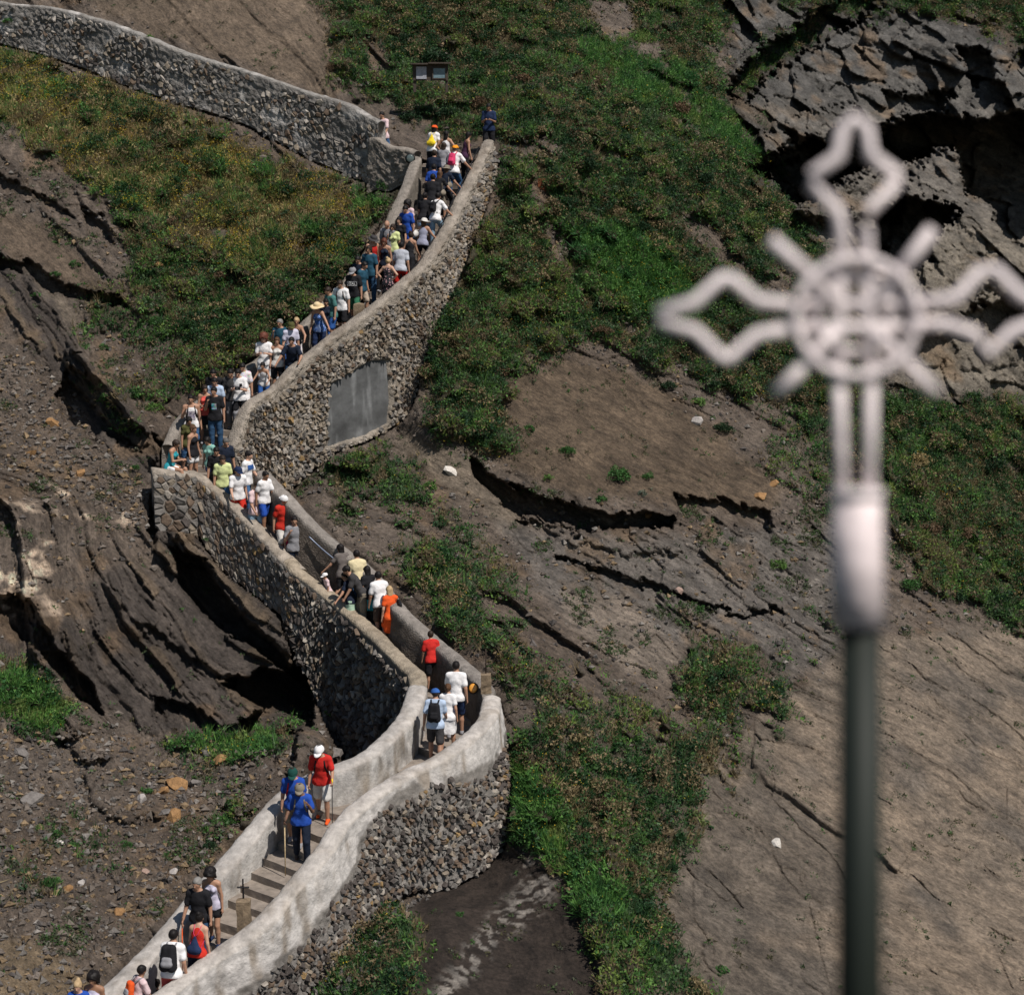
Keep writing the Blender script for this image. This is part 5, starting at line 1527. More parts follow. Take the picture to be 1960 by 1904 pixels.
def body_prims(J, build):
    fem = build in ('f', 'g'); child = build in ('c', 'g')
    fr = J['fr']
    m = .86 if child else 1.0
    P = []
    w1 = .125 if fem else .13
    P.append((J['pelvis'] + [-.055, 0, .02], J['pelvis'] + [.055, 0, .02], .125 * m, .125 * m, (fr, 1.12)))
    P.append((J['pelvis'] + J['up'] * .05, J['waist'], .135 * m, (.112 if fem else .13) * m, (fr, 1.25)))
    P.append((J['waist'], J['chest'], (.112 if fem else .132) * m, (.132 if fem else .158) * m, (fr, 1.3), .05))
    P.append((J['chest'] + J['up'] * .0, J['chest'] + J['up'] * .07, (.135 if fem else .16) * m, (.12 if fem else .14) * m, (fr, 1.4), .05))
    P.append((J['shl'], J['shr'], .062 * m, .062 * m, None, .05))
    P.append((J['neck'] - J['up'] * .03, J['headc'] - J['hu'] * .05, .058 * m, .05 * m, None, .03))
    P.append((J['neck'] + J['up'] * .015, J['shl'] * .75 + J['neck'] * .25 + J['up'] * .01, .052 * m, .05 * m, None, .04))
    P.append((J['neck'] + J['up'] * .015, J['shr'] * .75 + J['neck'] * .25 + J['up'] * .01, .052 * m, .05 * m, None, .04))
    if fem and not child:
        for sx in (-1, 1):
            c = J['chest'] + J['rt'] * sx * .065 + J['fr'] * .085
            P.append((c, c + J['fr'] * .01, .052, .05, None, .03))
    for s in 'lr':
        P.append((J['hip' + s], J['knee' + s], .088 * m if not fem else .092 * m, .056 * m, None, .04))
        kn, an = J['knee' + s], J['ank' + s]
        P.append((kn, kn + (an - kn) * .35 + np.array([0, -.012, 0]), .056 * m, .056 * m, None, .02))
        P.append((kn + (an - kn) * .35 + np.array([0, -.012, 0]), an, .056 * m, .036 * m, None, .02))
        P.append((an + [0, -.035, -.045], an + [0, .13, -.055], .034, .03, (np.array([0, 0, 1.]), 1.25), .02))
        P.append((J['sh' + s], J['el' + s], (.05 if fem else .058) * m, (.038 if fem else .043) * m, None, .03))
        P.append((J['el' + s], J['wr' + s], (.038 if fem else .043) * m, (.025 if fem else .029) * m, None, .015))
        hd = J['hd' + s]
        side = nrmz(np.cross(hd, J['fr'])) if abs(hd @ J['fr']) < .9 else J['rt']
        pn = nrmz(np.cross(hd, side))
        J['pal' + s] = (side, pn)
        # palm: flattened, across 'pn' thin axis is lateral
        P.append((J['wr' + s], J['wr' + s] + hd * .085, .028, .038, (side, 1.7), .012))
    # head: skull, face, jaw, nose, ears, brow
    P.append((hp(J, 0, -.012, .022), hp(J, 0, .012, .012), .092, .088, (J['hr'], 1.22), .03))
    P.append((hp(J, 0, .028, -.03), hp(J, 0, .045, -.075), .062, .040, (J['hr'], 1.05), .03))
    P.append((hp(J, 0, .094, .005), hp(J, 0, .112, -.022), .009, .014, None, .012))
    P.append((hp(J, -.033, .078, .025), hp(J, .033, .078, .025), .018, .018, None, .012))
    P.append((hp(J, -.016, .088, -.052), hp(J, .016, .088, -.052), .010, .010, None, .01))
    for sx in (-1, 1):
        P.append((hp(J, sx * .078, -.005, .012), hp(J, sx * .082, -.002, -.022), .016, .012, (J['hr'], 1.6), .008))
    return P

def finger_geo(J, curl):
    V, Fq = [], []
    for s in 'lr':
        hd = J['hd' + s]; side, pn = J['pal' + s]
        inward = -1 if s == 'r' else 1
        # fingers spread along pn, curl towards the body (side sign chosen inward)
        cd = side * (1 if (side @ J['rt']) * inward > 0 else -1)
        root = J['wr' + s] + hd * .085
        for i, (o, ln, r0) in enumerate(((-.028, .062, .0095), (-.009, .075, .010), (.010, .070, .0098), (.028, .054, .0085), (None, .058, .011))):
            if o is None:
                tsgn = 1 if (pn @ J['fr']) > 0 else -1
                a = J['wr' + s] + hd * .03 + pn * tsgn * .025
                d1 = nrmz(hd * .7 + pn * tsgn * .7 + cd * .2); d2 = nrmz(hd * .9 + pn * tsgn * .25 + cd * .3)
                pts = [a, a + d1 * ln * .55, a + d1 * ln * .55 + d2 * ln * .45]
            else:
                a = root + pn * o * (1 if True else -1) - hd * .012
                d1 = nrmz(hd + cd * curl * .5); d2 = nrmz(hd + cd * curl * 1.3); d3 = nrmz(hd * .5 + cd * curl * 2.2)
                pts = [a, a + d1 * ln * .45, a + d1 * ln * .45 + d2 * ln * .33, a + d1 * ln * .45 + d2 * ln * .33 + d3 * ln * .25]
            b0 = len(V)
            n = 5
            for k, p in enumerate(pts):
                t = nrmz(pts[min(k + 1, len(pts) - 1)] - pts[max(k - 1, 0)])
                e1 = nrmz(np.cross(t, pn + .01)); e2 = np.cross(t, e1)
                rr = r0 * (1 - .18 * k) if k < len(pts) - 1 else r0 * .55
                for j in range(n):
                    an = 2 * math.pi * j / n
                    V.append(p + (e1 * math.cos(an) + e2 * math.sin(an)) * rr)
            for k in range(len(pts) - 1):
                for j in range(n):
                    Fq.append((b0 + k * n + j, b0 + k * n + (j + 1) % n, b0 + (k + 1) * n + (j + 1) % n, b0 + (k + 1) * n + j))
            e = b0 + (len(pts) - 1) * n
            Fq.append((e, e + 1, e + 2, e + 3)); Fq.append((e, e + 3, e + 4, e + 4 - 0) if False else (e, e + 3, e + 4, e))
    Fq = [f for f in Fq if len(set(f)) == 4]
    return np.array(V), np.array(Fq)

def torso_len(J, a, b): return None
_cache = {}
_sk = {}
def get_sk(pose, build):
    if (pose, build) not in _sk:
        J = skeleton(pose, build); J['prims'] = body_prims(J, build)
        _sk[(pose, build)] = J
    return _sk[(pose, build)]

def infl(prims, r): return [(p[0], p[1], p[2] + r, p[3] + r) + tuple(p[4:]) for p in prims]
M_eye = simple('eye', (.02, .015, .012), .2, 0, 5, 0)
M_lip = simple('lips', (.30, .12, .10), .6, 0, 5, 0)

def mesh_body(pose, build):
    key = ('body', pose, build)
    if key in _cache: return _cache[key]
    J = get_sk(pose, build)
    v, q = poly_mesh('body', J['prims'], .024, k=.02, fine=(J['headc'], .125, .013))
    fv, fq = finger_geo(J, .45 if pose not in ('phone', 'cane', 'pole', 'strap') else 1.0)
    n = len(v)
    # eyes and mouth: small inset islands
    ev, ef = [], []
    def ell(c, rx, ry, rz):
        b0 = len(ev)
        for k, (zz, rr) in enumerate(((-1, 0.01), (-.5, .86), (.5, .86), (1, .01))):
            for j in range(6):
                a = j * math.pi / 3
                ev.append(c + J['hr'] * rx * rr * math.cos(a) + J['hf'] * ry * rr * math.sin(a) + J['hu'] * rz * zz)
        for k in range(3):
            for j in range(6):
                ef.append((b0 + k * 6 + j, b0 + k * 6 + (j + 1) % 6, b0 + (k + 1) * 6 + (j + 1) % 6, b0 + (k + 1) * 6 + j))
    ell(hp(J, -.031, .082, .006), .013, .010, .008); ell(hp(J, .031, .082, .006), .013, .010, .008)
    ne = len(ef)
    ell(hp(J, 0, .092, -.050), .022, .008, .005)
    me = mesh_np('body', np.vstack([v, fv, np.array(ev)]), np.vstack([q, fq + n, np.array(ef) + n + len(fv)]), True)
    me.materials.append(None); me.materials.append(M_eye); me.materials.append(M_lip)
    mi = np.zeros(len(me.polygons), np.int32)
    mi[len(q) + len(fq):len(q) + len(fq) + ne] = 1; mi[len(q) + len(fq) + ne:] = 2
    me.polygons.foreach_set('material_index', mi)
    _cache[key] = me
    return me

def plane_cut(p, n):
    p = np.asarray(p, float); n = nrmz(n)
    return lambda X, Y, Z: (X - p[0]) * n[0] + (Y - p[1]) * n[1] + (Z - p[2]) * n[2]

def mesh_top(pose, build, kind):
    key = ('top', pose, build, kind)
    if key in _cache: return _cache[key]
    J = get_sk(pose, build); P = J['prims']
    fem = build in ('f', 'g')
    tor = infl(P[:5], .014 if kind != 'tank' else .009)
    if kind != 'tank': tor += infl(P[6:8], .012)
    if fem and build == 'f': tor += infl(P[8:10], .010)
    if kind == 'tank':
        tor[4] = (J['shl'] * .62 + J['shr'] * .38, J['shr'] * .62 + J['shl'] * .38, .060, .060, (J['fr'], 1.2), .04)
    else:
        ln_ = {'tee': .55, 'polo': .55, 'long': 2.0}[kind]
        for s in 'lr':
            sh, el, wr = J['sh' + s], J['el' + s], J['wr' + s]
            r0 = .055 if fem else .064
            if ln_ < 1:
                tor.append((sh, sh + (el - sh) * ln_ * (1.25 if not fem else 1), r0, r0 + .008, None, .03))
            else:
                tor.append((sh, el, r0, .056, None, .03)); tor.append((el, wr, .056, .042, None, .02))
    hem = J['pelvis'] + J['up'] * (-.03 if kind != 'dress' else -.03)
    if kind in ('tee', 'polo', 'tank', 'long'):
        tor.append((J['waist'], J['pelvis'] - J['up'] * .02, (.125 if fem else .145), .148 if not fem else .14, (J['fr'], 1.18), .04))
        tor.append((J['pelvis'] + [-.055, 0, .01], J['pelvis'] + [.055, 0, .01], .152, .152, (J['fr'], 1.12), .04))
        tor.append((J['pelvis'] + [-.055, 0, -.05], J['pelvis'] + [.055, 0, -.05], .152, .152, (J['fr'], 1.12), .04))
    cuts = [plane_cut(hem - J['up'] * .04, -J['up']), plane_cut(J['neck'] + J['up'] * (.035 if kind != 'tank' else -.01) , J['up'] + J['fr'] * (.30 if kind != 'tank' else .5))]
    v, q = poly_mesh('top', tor, .020, cuts, k=.03, noise=.007)
    me = mesh_np('shirt', v, q, True)
    me.materials.append(None)
    _cache[key] = me
    return me

def mesh_bottom(pose, build, kind):
    key = ('bot', pose, build, kind)
    if key in _cache: return _cache[key]
    J = get_sk(pose, build); P = J['prims']
    fem = build in ('f', 'g')
    pr = [(P[0][0], P[0][1], P[0][2] + .010, P[0][3] + .010, P[0][4]), (J['pelvis'], J['pelvis'] + J['up'] * .10, .142, .135, (J['fr'], 1.22))]
    cuts = [plane_cut(J['pelvis'] + J['up'] * .085, J['up'])]
    if kind in ('skirt', 'dress'):
        ln_ = .42 if kind == 'dress' else .36
        c = J['pelvis']; kk = (J['kneel'] + J['kneer']) / 2
        d = nrmz(kk - c)
        pr.append((c, c + d * ln_, .145, .20, (J['fr'], 1.2), .05))
        for s in 'lr': pr.append((J['hip' + s], J['hip' + s] + (J['knee' + s] - J['hip' + s]) * .8, .11, .10, None, .06))
        cuts.append(plane_cut(c + d * ln_, d))
    else:
        fr_ = {'short': .42, 'shorts': .86, 'trousers': 2.0, 'cargo': 2.0}[kind]
        w0 = .018 if kind != 'cargo' else .03
        for s in 'lr':
            h_, k_, a_ = J['hip' + s], J['knee' + s], J['ank' + s]
            if fr_ < 1:
                pr.append((h_, h_ + (k_ - h_) * fr_, .092 + w0, (.088 if kind == 'short' else .080) + w0, None, .03))
            else:
                pr.append((h_, k_, .092 + w0, .064 + w0, None, .03)); pr.append((k_, a_ + (k_ - a_) * .08, .064 + w0, .050 + w0, None, .02))
                
    v, q = poly_mesh('bottom', pr, .022, cuts, k=.02, noise=.008)
    me = mesh_np({'trousers': 'trousers', 'cargo': 'trousers', 'skirt': 'skirt', 'dress': 'skirt'}.get(kind, 'shorts'), v, q, True)
    me.materials.append(None)
    _cache[key] = me
    return me

def mesh_shoe(pose, build, s):
    key = ('shoe', pose, build, s)
    if key in _cache: return _cache[key]
    J = get_sk(pose, build); an = J['ank' + s]
    pr = [(an + [0, -.04, -.042], an + [0, .145, -.052], .045, .038, (np.array([0, 0, 1.]), 1.15)), (an + [0, -.01, -.03], an + [0, .0, .0], .047, .045)]
    cuts = [plane_cut(an + [0, 0, -.08], (0, 0, -1)), plane_cut(an + [0, 0, .015], (0, 0, 1))]
    v, q = poly_mesh('shoe', pr, .02, cuts)
    me = mesh_np('shoe', v, q, True); me.materials.append(None)
    _cache[key] = me
    return me

def mesh_hair(pose, build, kind):
    key = ('hair', pose, build, kind)
    if key in _cache: return _cache[key]
    J = get_sk(pose, build)
    def hpp(x, y, z): return hp(J, x, y, z)
    pr = [(hpp(0, -.016, .026), hpp(0, .008, .024), .105, .098, (J['hr'], 1.17))]
    face = [plane_cut(hpp(0, .058, 0), nrmz(J['hf'] - J['hu'] * .9)), plane_cut(hpp(0, 0, -.07), -J['hu'])]
    nz = .006
    if kind == 'short': face.append(plane_cut(hpp(0, 0, -.02), nrmz(-J['hu'] + J['hf'] * .8)))
    cuts = face
    drape = None
    if kind in ('long', 'longf'):
        dn = np.array([0, 0, -1.])
        pr.append((hpp(0, -.055, .01), hpp(0, -.06, .0) + dn * .24 - J['fr'] * .03, .085, .072, (J['fr'], 1.7), .03))
        if kind == 'longf':
            for sx in (-1, 1): pr.append((hpp(sx * .065, .01, 0), hpp(sx * .075, .02, -.02) + dn * .18, .036, .032, None, .02))
        cuts = [lambda X, Y, Z: np.minimum(np.maximum(face[0](X, Y, Z), -1), face[0](X, Y, Z))]
        cuts = [plane_cut(hpp(0, .062, 0), nrmz(J['hf'] - J['hu'] * .75))]
        nz = .009
    elif kind == 'curly':
        pr = [(hpp(0, -.03, .04), hpp(0, .0, .04), .135, .125, (J['hr'], 1.02))]
        for sx in (-1, 1): pr.append((hpp(sx * .07, -.02, .02), hpp(sx * .075, -.02, -.05), .062, .055))
        cuts = [plane_cut(hpp(0, .06, 0), nrmz(J['hf'] - J['hu'] * .8))]
        nz = .02
    elif kind == 'pony':
        pr.append((hpp(0, -.10, .05), hpp(0, -.135, .02), .030, .034)); pr.append((hpp(0, -.135, .02), hpp(0, -.13, 0) + np.array([0, 0, -.17]), .034, .018, None, .015))
    elif kind == 'bun':
        pr.append((hpp(0, -.07, .10), hpp(0, -.085, .11), .045, .045, None, .01))
    v, q = poly_mesh('hair', pr, .0145, cuts, k=.02, noise=nz)
    me = mesh_np('hair', v, q, True); me.materials.append(None)
    _cache[key] = me
    return me

def mesh_hat(pose, build, kind):
    key = ('hat', pose, build, kind)
    if key in _cache: return _cache[key]
    J = get_sk(pose, build)
    def hpp(x, y, z): return hp(J, x, y, z)
    V, Fq = [], []
    def dome(rx, ry, z0, hh, n=16, m=6, cy=-.008, tops=.0):
        b0 = len(V)
        for i in range(m + 1):
            a = i / m * math.pi / 2
            for j in range(n):
                t = 2 * math.pi * j / n
                V.append(hpp(rx * math.cos(a) * math.cos(t) if i < m else .001 * math.cos(t), cy + (ry * math.cos(a) * math.sin(t) if i < m else .001 * math.sin(t)), z0 + hh * math.sin(a) ** (1 - tops)))
        for i in range(m):
            for j in range(n): Fq.append((b0 + i * n + j, b0 + i * n + (j + 1) % n, b0 + (i + 1) * n + (j + 1) % n, b0 + (i + 1) * n + j))
    def brim(r0x, r0y, r1x, r1y, z0, z1, t0=0, t1=2 * math.pi, n=24, cy=-.008, th=.004, wav=0.0):
        b0 = len(V)
        for j in range(n + 1):
            t = t0 + (t1 - t0) * j / n
            w = wav * math.sin(3 * t + 1)
            for (rx, ry, z) in ((r0x, r0y, z0), (r1x, r1y, z1 + w), (r1x, r1y, z1 + w - th), (r0x, r0y, z0 - th)):
                V.append(hpp(rx * math.cos(t), cy + ry * math.sin(t), z))
        for j in range(n):
            for k in range(4):
                a, b = b0 + j * 4 + k, b0 + j * 4 + (k + 1) % 4
                Fq.append((a, b, b + 4, a + 4))
    if kind in ('cap', 'capback'):
        dome(.110, .126, .022, .108)
        s = 1 if kind == 'cap' else -1
        t0, t1 = (R(35), R(145)) if s > 0 else (R(215), R(325))
        brim(.106, .118, .098, .205, .026, .004, t0, t1, 12)
    elif kind == 'sun':
        dome(.110, .124, .032, .105, tops=.3); brim(.108, .122, .225, .235, .036, .006, wav=.018)
    elif kind == 'bucket':
        dome(.110, .124, .028, .10, tops=.5); brim(.108, .122, .165, .18, .032, -.008)
    V = np.array(V); Fq = np.array(Fq)
    me = mesh_np('hat', V, Fq, True); me.materials.append(None)
    _cache[key] = me
    return me

def mesh_glasses(pose, build):
    key = ('gl', pose, build)
    if key in _cache: return _cache[key]
    J = get_sk(pose, build)
    V, Fq = [], []
    for sx in (-1, 1):
        b0 = len(V)
        for k, y in enumerate((.088, .100)):
            for (x, z) in ((.008, .022), (.055, .022), (.055, -.002), (.042, -.014), (.020, -.014), (.008, 0)):
                V.append(hp(J, sx * x, y - abs(x) * .25, z))
        n = 6
        for j in range(n): Fq.append((b0 + j, b0 + (j + 1) % n, b0 + n + (j + 1) % n, b0 + n + j))
        Fq.append((b0 + n, b0 + n + 1, b0 + n + 2, b0 + n + 3)); Fq.append((b0 + n, b0 + n + 3, b0 + n + 4, b0 + n + 5))
        b1 = len(V)
        for (x, y, z) in ((.055, .08, .016), (.055, .08, .008), (.085, -.01, .016), (.085, -.01, .022)): V.append(hp(J, sx * x, y, z))
        Fq.append((b1, b1 + 1, b1 + 2, b1 + 3))
    me = mesh_np('sunglasses', np.array(V), np.array(Fq), False); me.materials.append(None)
    _cache[key] = me
    return me

# ---- cloth materials
_mats = {}
def cloth(c, var=.12, rough=.85):
    key = tuple(np.round(c, 3))
    if key not in _mats:
        _mats[key] = simple('cloth', c, rough, max(var, .22), 5, .6, bscale=9, bdist=.03, spec=.2)
    return _mats[key]
def fabric_pattern(kind):
    if kind in _mats: return _mats[kind]
    m, nt, b = new_mat(kind + '_fabric')
    tc = N(nt, 'ShaderNodeTexCoord')
    b.inputs['Roughness'].default_value = .85
    if kind == 'floral':
        v = N(nt, 'ShaderNodeTexVoronoi'); v.inputs['Scale'].default_value = 17
        nt.links.new(tc.outputs['Object'], v.inputs['Vector'])
        f = ramp(nt, v.outputs['Distance'], .28, .34, (1, 1, 1), (0, 0, 0))
        c = mixc(nt, (.012, .012, .018), (.62, .36, .38), f)
    elif kind == 'floralwhite':
        v = N(nt, 'ShaderNodeTexVoronoi'); v.inputs['Scale'].default_value = 15
        nt.links.new(tc.outputs['Object'], v.inputs['Vector'])
        f = ramp(nt, v.outputs['Distance'], .3, .45, (1, 1, 1), (0, 0, 0))
        c = mixc(nt, (.72, .70, .70), v.outputs['Color'], f)
        c = mixc(nt, c, (.75, .72, .74), .45)
    elif kind == 'dots':
        v = N(nt, 'ShaderNodeTexVoronoi'); v.inputs['Scale'].default_value = 30; v.inputs['Randomness'].default_value = .1
        nt.links.new(tc.outputs['Object'], v.inputs['Vector'])
        f = ramp(nt, v.outputs['Distance'], .28, .36, (1, 1, 1), (0, 0, 0))
        c = mixc(nt, (.02, .09, .33), (.55, .65, .75), f)
    elif kind in ('stripes', 'greystripes', 'check', 'darkstripes'):
        w_ = N(nt, 'ShaderNodeTexWave'); w_.bands_direction = 'Z'; w_.inputs['Scale'].default_value = {'stripes': 11, 'greystripes': 20, 'check': 14, 'darkstripes': 9}[kind]; w_.inputs['Distortion'].default_value = .6
        nt.links.new(tc.outputs['Object'], w_.inputs['Vector'])
        c0, c1 = {'stripes': ((.03, .28, .22), (.42, .62, .56)), 'greystripes': ((.18, .19, .28), (.34, .35, .44)), 'check': ((.70, .69, .74), (.36, .36, .55)), 'darkstripes': ((.09, .075, .07), (.16, .14, .13))}[kind]
        f = ramp(nt, w_.outputs[0], .45, .55)
        c = mixc(nt, c0, c1, f)
    nt.links.new(c, b.inputs['Base Color'])
    _mats[kind] = m
    return m
SKIN = {'l': (.52, .31, .22), 'm': (.40, .225, .15), 'd': (.29, .155, .095), 'k': (.16, .085, .055)}
_skm = {}
def skin(c):
    if c not in _skm:
        _skm[c] = simple('skin', SKIN[c], .5, .08, 5, .05)
    return _skm[c]
HAIRC = {'bk': (.012, .010, .010), 'dk': (.03, .02, .015), 'br': (.085, .045, .025), 'rd': (.12, .04, .025), 'bl': (.42, .30, .17), 'gr': (.22, .21, .20), 'gg': (.12, .115, .11)}
CLR = {'white': (.78, .77, .78), 'offw': (.62, .60, .57), 'black': (.014, .014, .017), 'char': (.05, .048, .05), 'grey': (.25, .25, .27), 'lgrey': (.42, .44, .50), 'navy': (.015, .028, .075), 'dnavy': (.012, .018, .035),
       'teal': (.02, .075, .12), 'royal': (.018, .07, .36), 'blue': (.03, .10, .32), 'lblue': (.42, .52, .68), 'denim': (.05, .12, .25), 'ldenim': (.27, .40, .52), 'jeans': (.03, .075, .15), 'red': (.52, .025, .02), 'bred': (.52, .03, .018),
       'orange': (.75, .10, .02), 'coral': (.70, .11, .09), 'pink': (.62, .05, .14), 'ppink': (.66, .50, .52), 'yel': (.66, .57, .36), 'lime': (.60, .66, .32), 'green': (.04, .16, .09), 'dgreen': (.01, .06, .05), 'olive': (.085, .085, .03),
       'beige': (.42, .34, .27), 'khaki': (.22, .19, .15), 'brown': (.07, .05, .04), 'tan': (.55, .42, .25), 'straw': (.70, .55, .33), 'teal2': (.03, .30, .36), 'lav': (.50, .48, .60), 'purple': (.05, .02, .05), 'tgreen': (.06, .17, .16), 'turq': (.05, .38, .48), 'yellow': (.85, .62, .03), 'orcap': (.80, .30, .02), 'pgreen': (.42, .60, .46)}

# ribbon look-up
_lat = np.linspace(0.23, .78, 20)
_rp = (RL[::4, None] * (1 - _lat[None, :, None]) + RR[::4, None] * _lat[None, :, None])
_rp[..., 2] = stepz[::4, None]
_ru, _rv, _rd = project(_rp)
_hd = project(_rp + np.array([0, 0, 1.7]))
RIDX = np.arange(0, len(RL), 4)
S_BEND = None
def locate(u, v, h, sec):
    hu_, hv_, _ = project(_rp + np.array([0, 0, h]))
    e = np.hypot(hu_ - u, hv_ - v)
    # ribbon sections by index fraction
    lo, hi = sec
    m = (RIDX >= lo) & (RIDX <= hi)
    e = np.where(m[:, None], e, 1e9)
    i, j = np.unravel_index(np.argmin(e), e.shape)
    return _rp[i, j], RIDX[i], e[i, j]
def near_idx(P_):
    return int(np.argmin(np.linalg.norm((RL + RR) / 2 - (np.asarray(P_) - np.array([0, 0, PAR_H])), axis=1)))
I_BEND = near_idx((ll[11] + rl[12]) / 2); I_CORN = near_idx((ll[-1] + rl[-1]) / 2); I_UP = near_idx((lu[0] + ru[0]) / 2)
SECS = {'low': (0, I_BEND + 8), 'mid': (I_BEND - 8, I_CORN + 12), 'land': (I_CORN - 30, I_UP + 30), 'up': (I_CORN + 6, len(RL) - 1)}

PEOPLE = []
def person(u, v, sec, yaw, pose, build, H, top, bot, hair, skin_='m', shoe='grey', hat=None, glasses=False, label='', xyz=None, group=None):
    J = get_sk(pose, build)
    natural = float(J['top'][2])
    sc = H / 1.75
    if xyz is None:
        # head position sits forward of the feet when leaning
        th = math.pi + R(yaw)
        off = np.array([J['headc'][0] * math.cos(th) - J['headc'][1] * math.sin(th), J['headc'][0] * math.sin(th) + J['headc'][1] * math.cos(th), 0]) * sc
        du = off[0] * F / 46
        p, i, e = locate(u - du * .8, v, natural * sc, SECS[sec])
        if e > 6: print('PERSON off', label[:40], round(float(e), 1), (round(u), round(v)), 'proj', [int(x) for x in project(p + np.array([0, 0, natural * sc]))[:2]])
    else:
        p = np.array(xyz, float)
    root = empty('person', tuple(p), math.pi + R(yaw), label, 'person', group)
    root.scale = (sc,) * 3
    def put(name, me, mat):
        o = bpy.data.objects.new(name, me)
        COL.objects.link(o); o.parent = root
        o.material_slots[0].link = 'OBJECT'; o.material_slots[0].material = mat
        return o
    put('body', mesh_body(pose, build), skin(skin_))
    def cm(c): return fabric_pattern(c) if c in ('floral', 'floralwhite', 'dots', 'stripes', 'greystripes', 'check', 'darkstripes') else cloth(CLR[c])
    tk, tc_ = top
    t = put('shirt' if tk != 'dress' else 'dress', mesh_top(pose, build, 'tee' if tk == 'dress' else tk), cm(tc_))
    bk, bc_ = bot
    put({'skirt': 'skirt', 'dress': 'skirt', 'trousers': 'trousers', 'cargo': 'trousers'}.get(bk, 'shorts'), mesh_bottom(pose, build, bk), cm(bc_))
    for s in 'lr': put('shoe', mesh_shoe(pose, build, s), cloth(CLR[shoe]))
    hk, hc = hair
    if hat and hk == 'longf': hk = 'long'
    if hk: put('hair', mesh_hair(pose, build, hk), cloth(HAIRC[hc], .3, .55))
    if hat: put('hat', mesh_hat(pose, build, hat[0]), cloth(CLR[hat[1]]))
    if glasses: put('sunglasses', mesh_glasses(pose, build), M_eye)
    PEOPLE.append((root, J, sc))
    return root

def world_pt(pr, local):
    root, J, sc = pr
    th = root.rotation_euler[2]
    l = np.asarray(local, float) * sc
    return np.array([l[0] * math.cos(th) - l[1] * math.sin(th), l[0] * math.sin(th) + l[1] * math.cos(th), l[2]]) + np.array(root.location)

# ---- things people carry (top level, at the wearer's back or hand)
def box_round(name, prims, h=.02, cuts=(), k=.02):
    v, q = poly_mesh(name, prims, h, cuts, k)
    return mesh_np(name, v, q, True)
def tube(pts, r, n=6, close=True):
    pts = [np.asarray(p, float) for p in pts]
    V, Fq = [], []
    for i, p in enumerate(pts):
        t = nrmz(pts[min(i + 1, len(pts) - 1)] - pts[max(i - 1, 0)])
        a = np.array([0, 0, 1.]) if abs(t[2]) < .9 else np.array([1., 0, 0])
        e1 = nrmz(np.cross(t, a)); e2 = np.cross(t, e1)
        rr = r[i] if hasattr(r, '__len__') else r
        for j in range(n):
            an = 2 * math.pi * j / n
            V.append(p + (e1 * math.cos(an) + e2 * math.sin(an)) * rr)
    for i in range(len(pts) - 1):
        for j in range(n):
            Fq.append((i * n + j, i * n + (j + 1) % n, (i + 1) * n + (j + 1) % n, (i + 1) * n + j))
    V = np.array(V)
    f3 = []
    if close:
        for e, o in ((0, 1), (len(pts) - 1, 0)):
            V = np.vstack([V, pts[e]]); c = len(V) - 1
            for j in range(n):
                f3.append((e * n + j, e * n + (j + 1) % n, c) if o == 0 else (e * n + (j + 1) % n, e * n + j, c))
    return V, np.array(Fq), np.array(f3) if f3 else np.zeros((0, 3), int)
def join_geo(gs):
    V = []; F4 = []; F3 = []; b = 0
    for v, q, t in gs:
        V.append(v); F4.append(q + b)
        if len(t): F3.append(t + b)
        b += len(v)
    out = [np.vstack(F4)]
    if F3: out.append(np.vstack(F3))
    return np.vstack(V), out

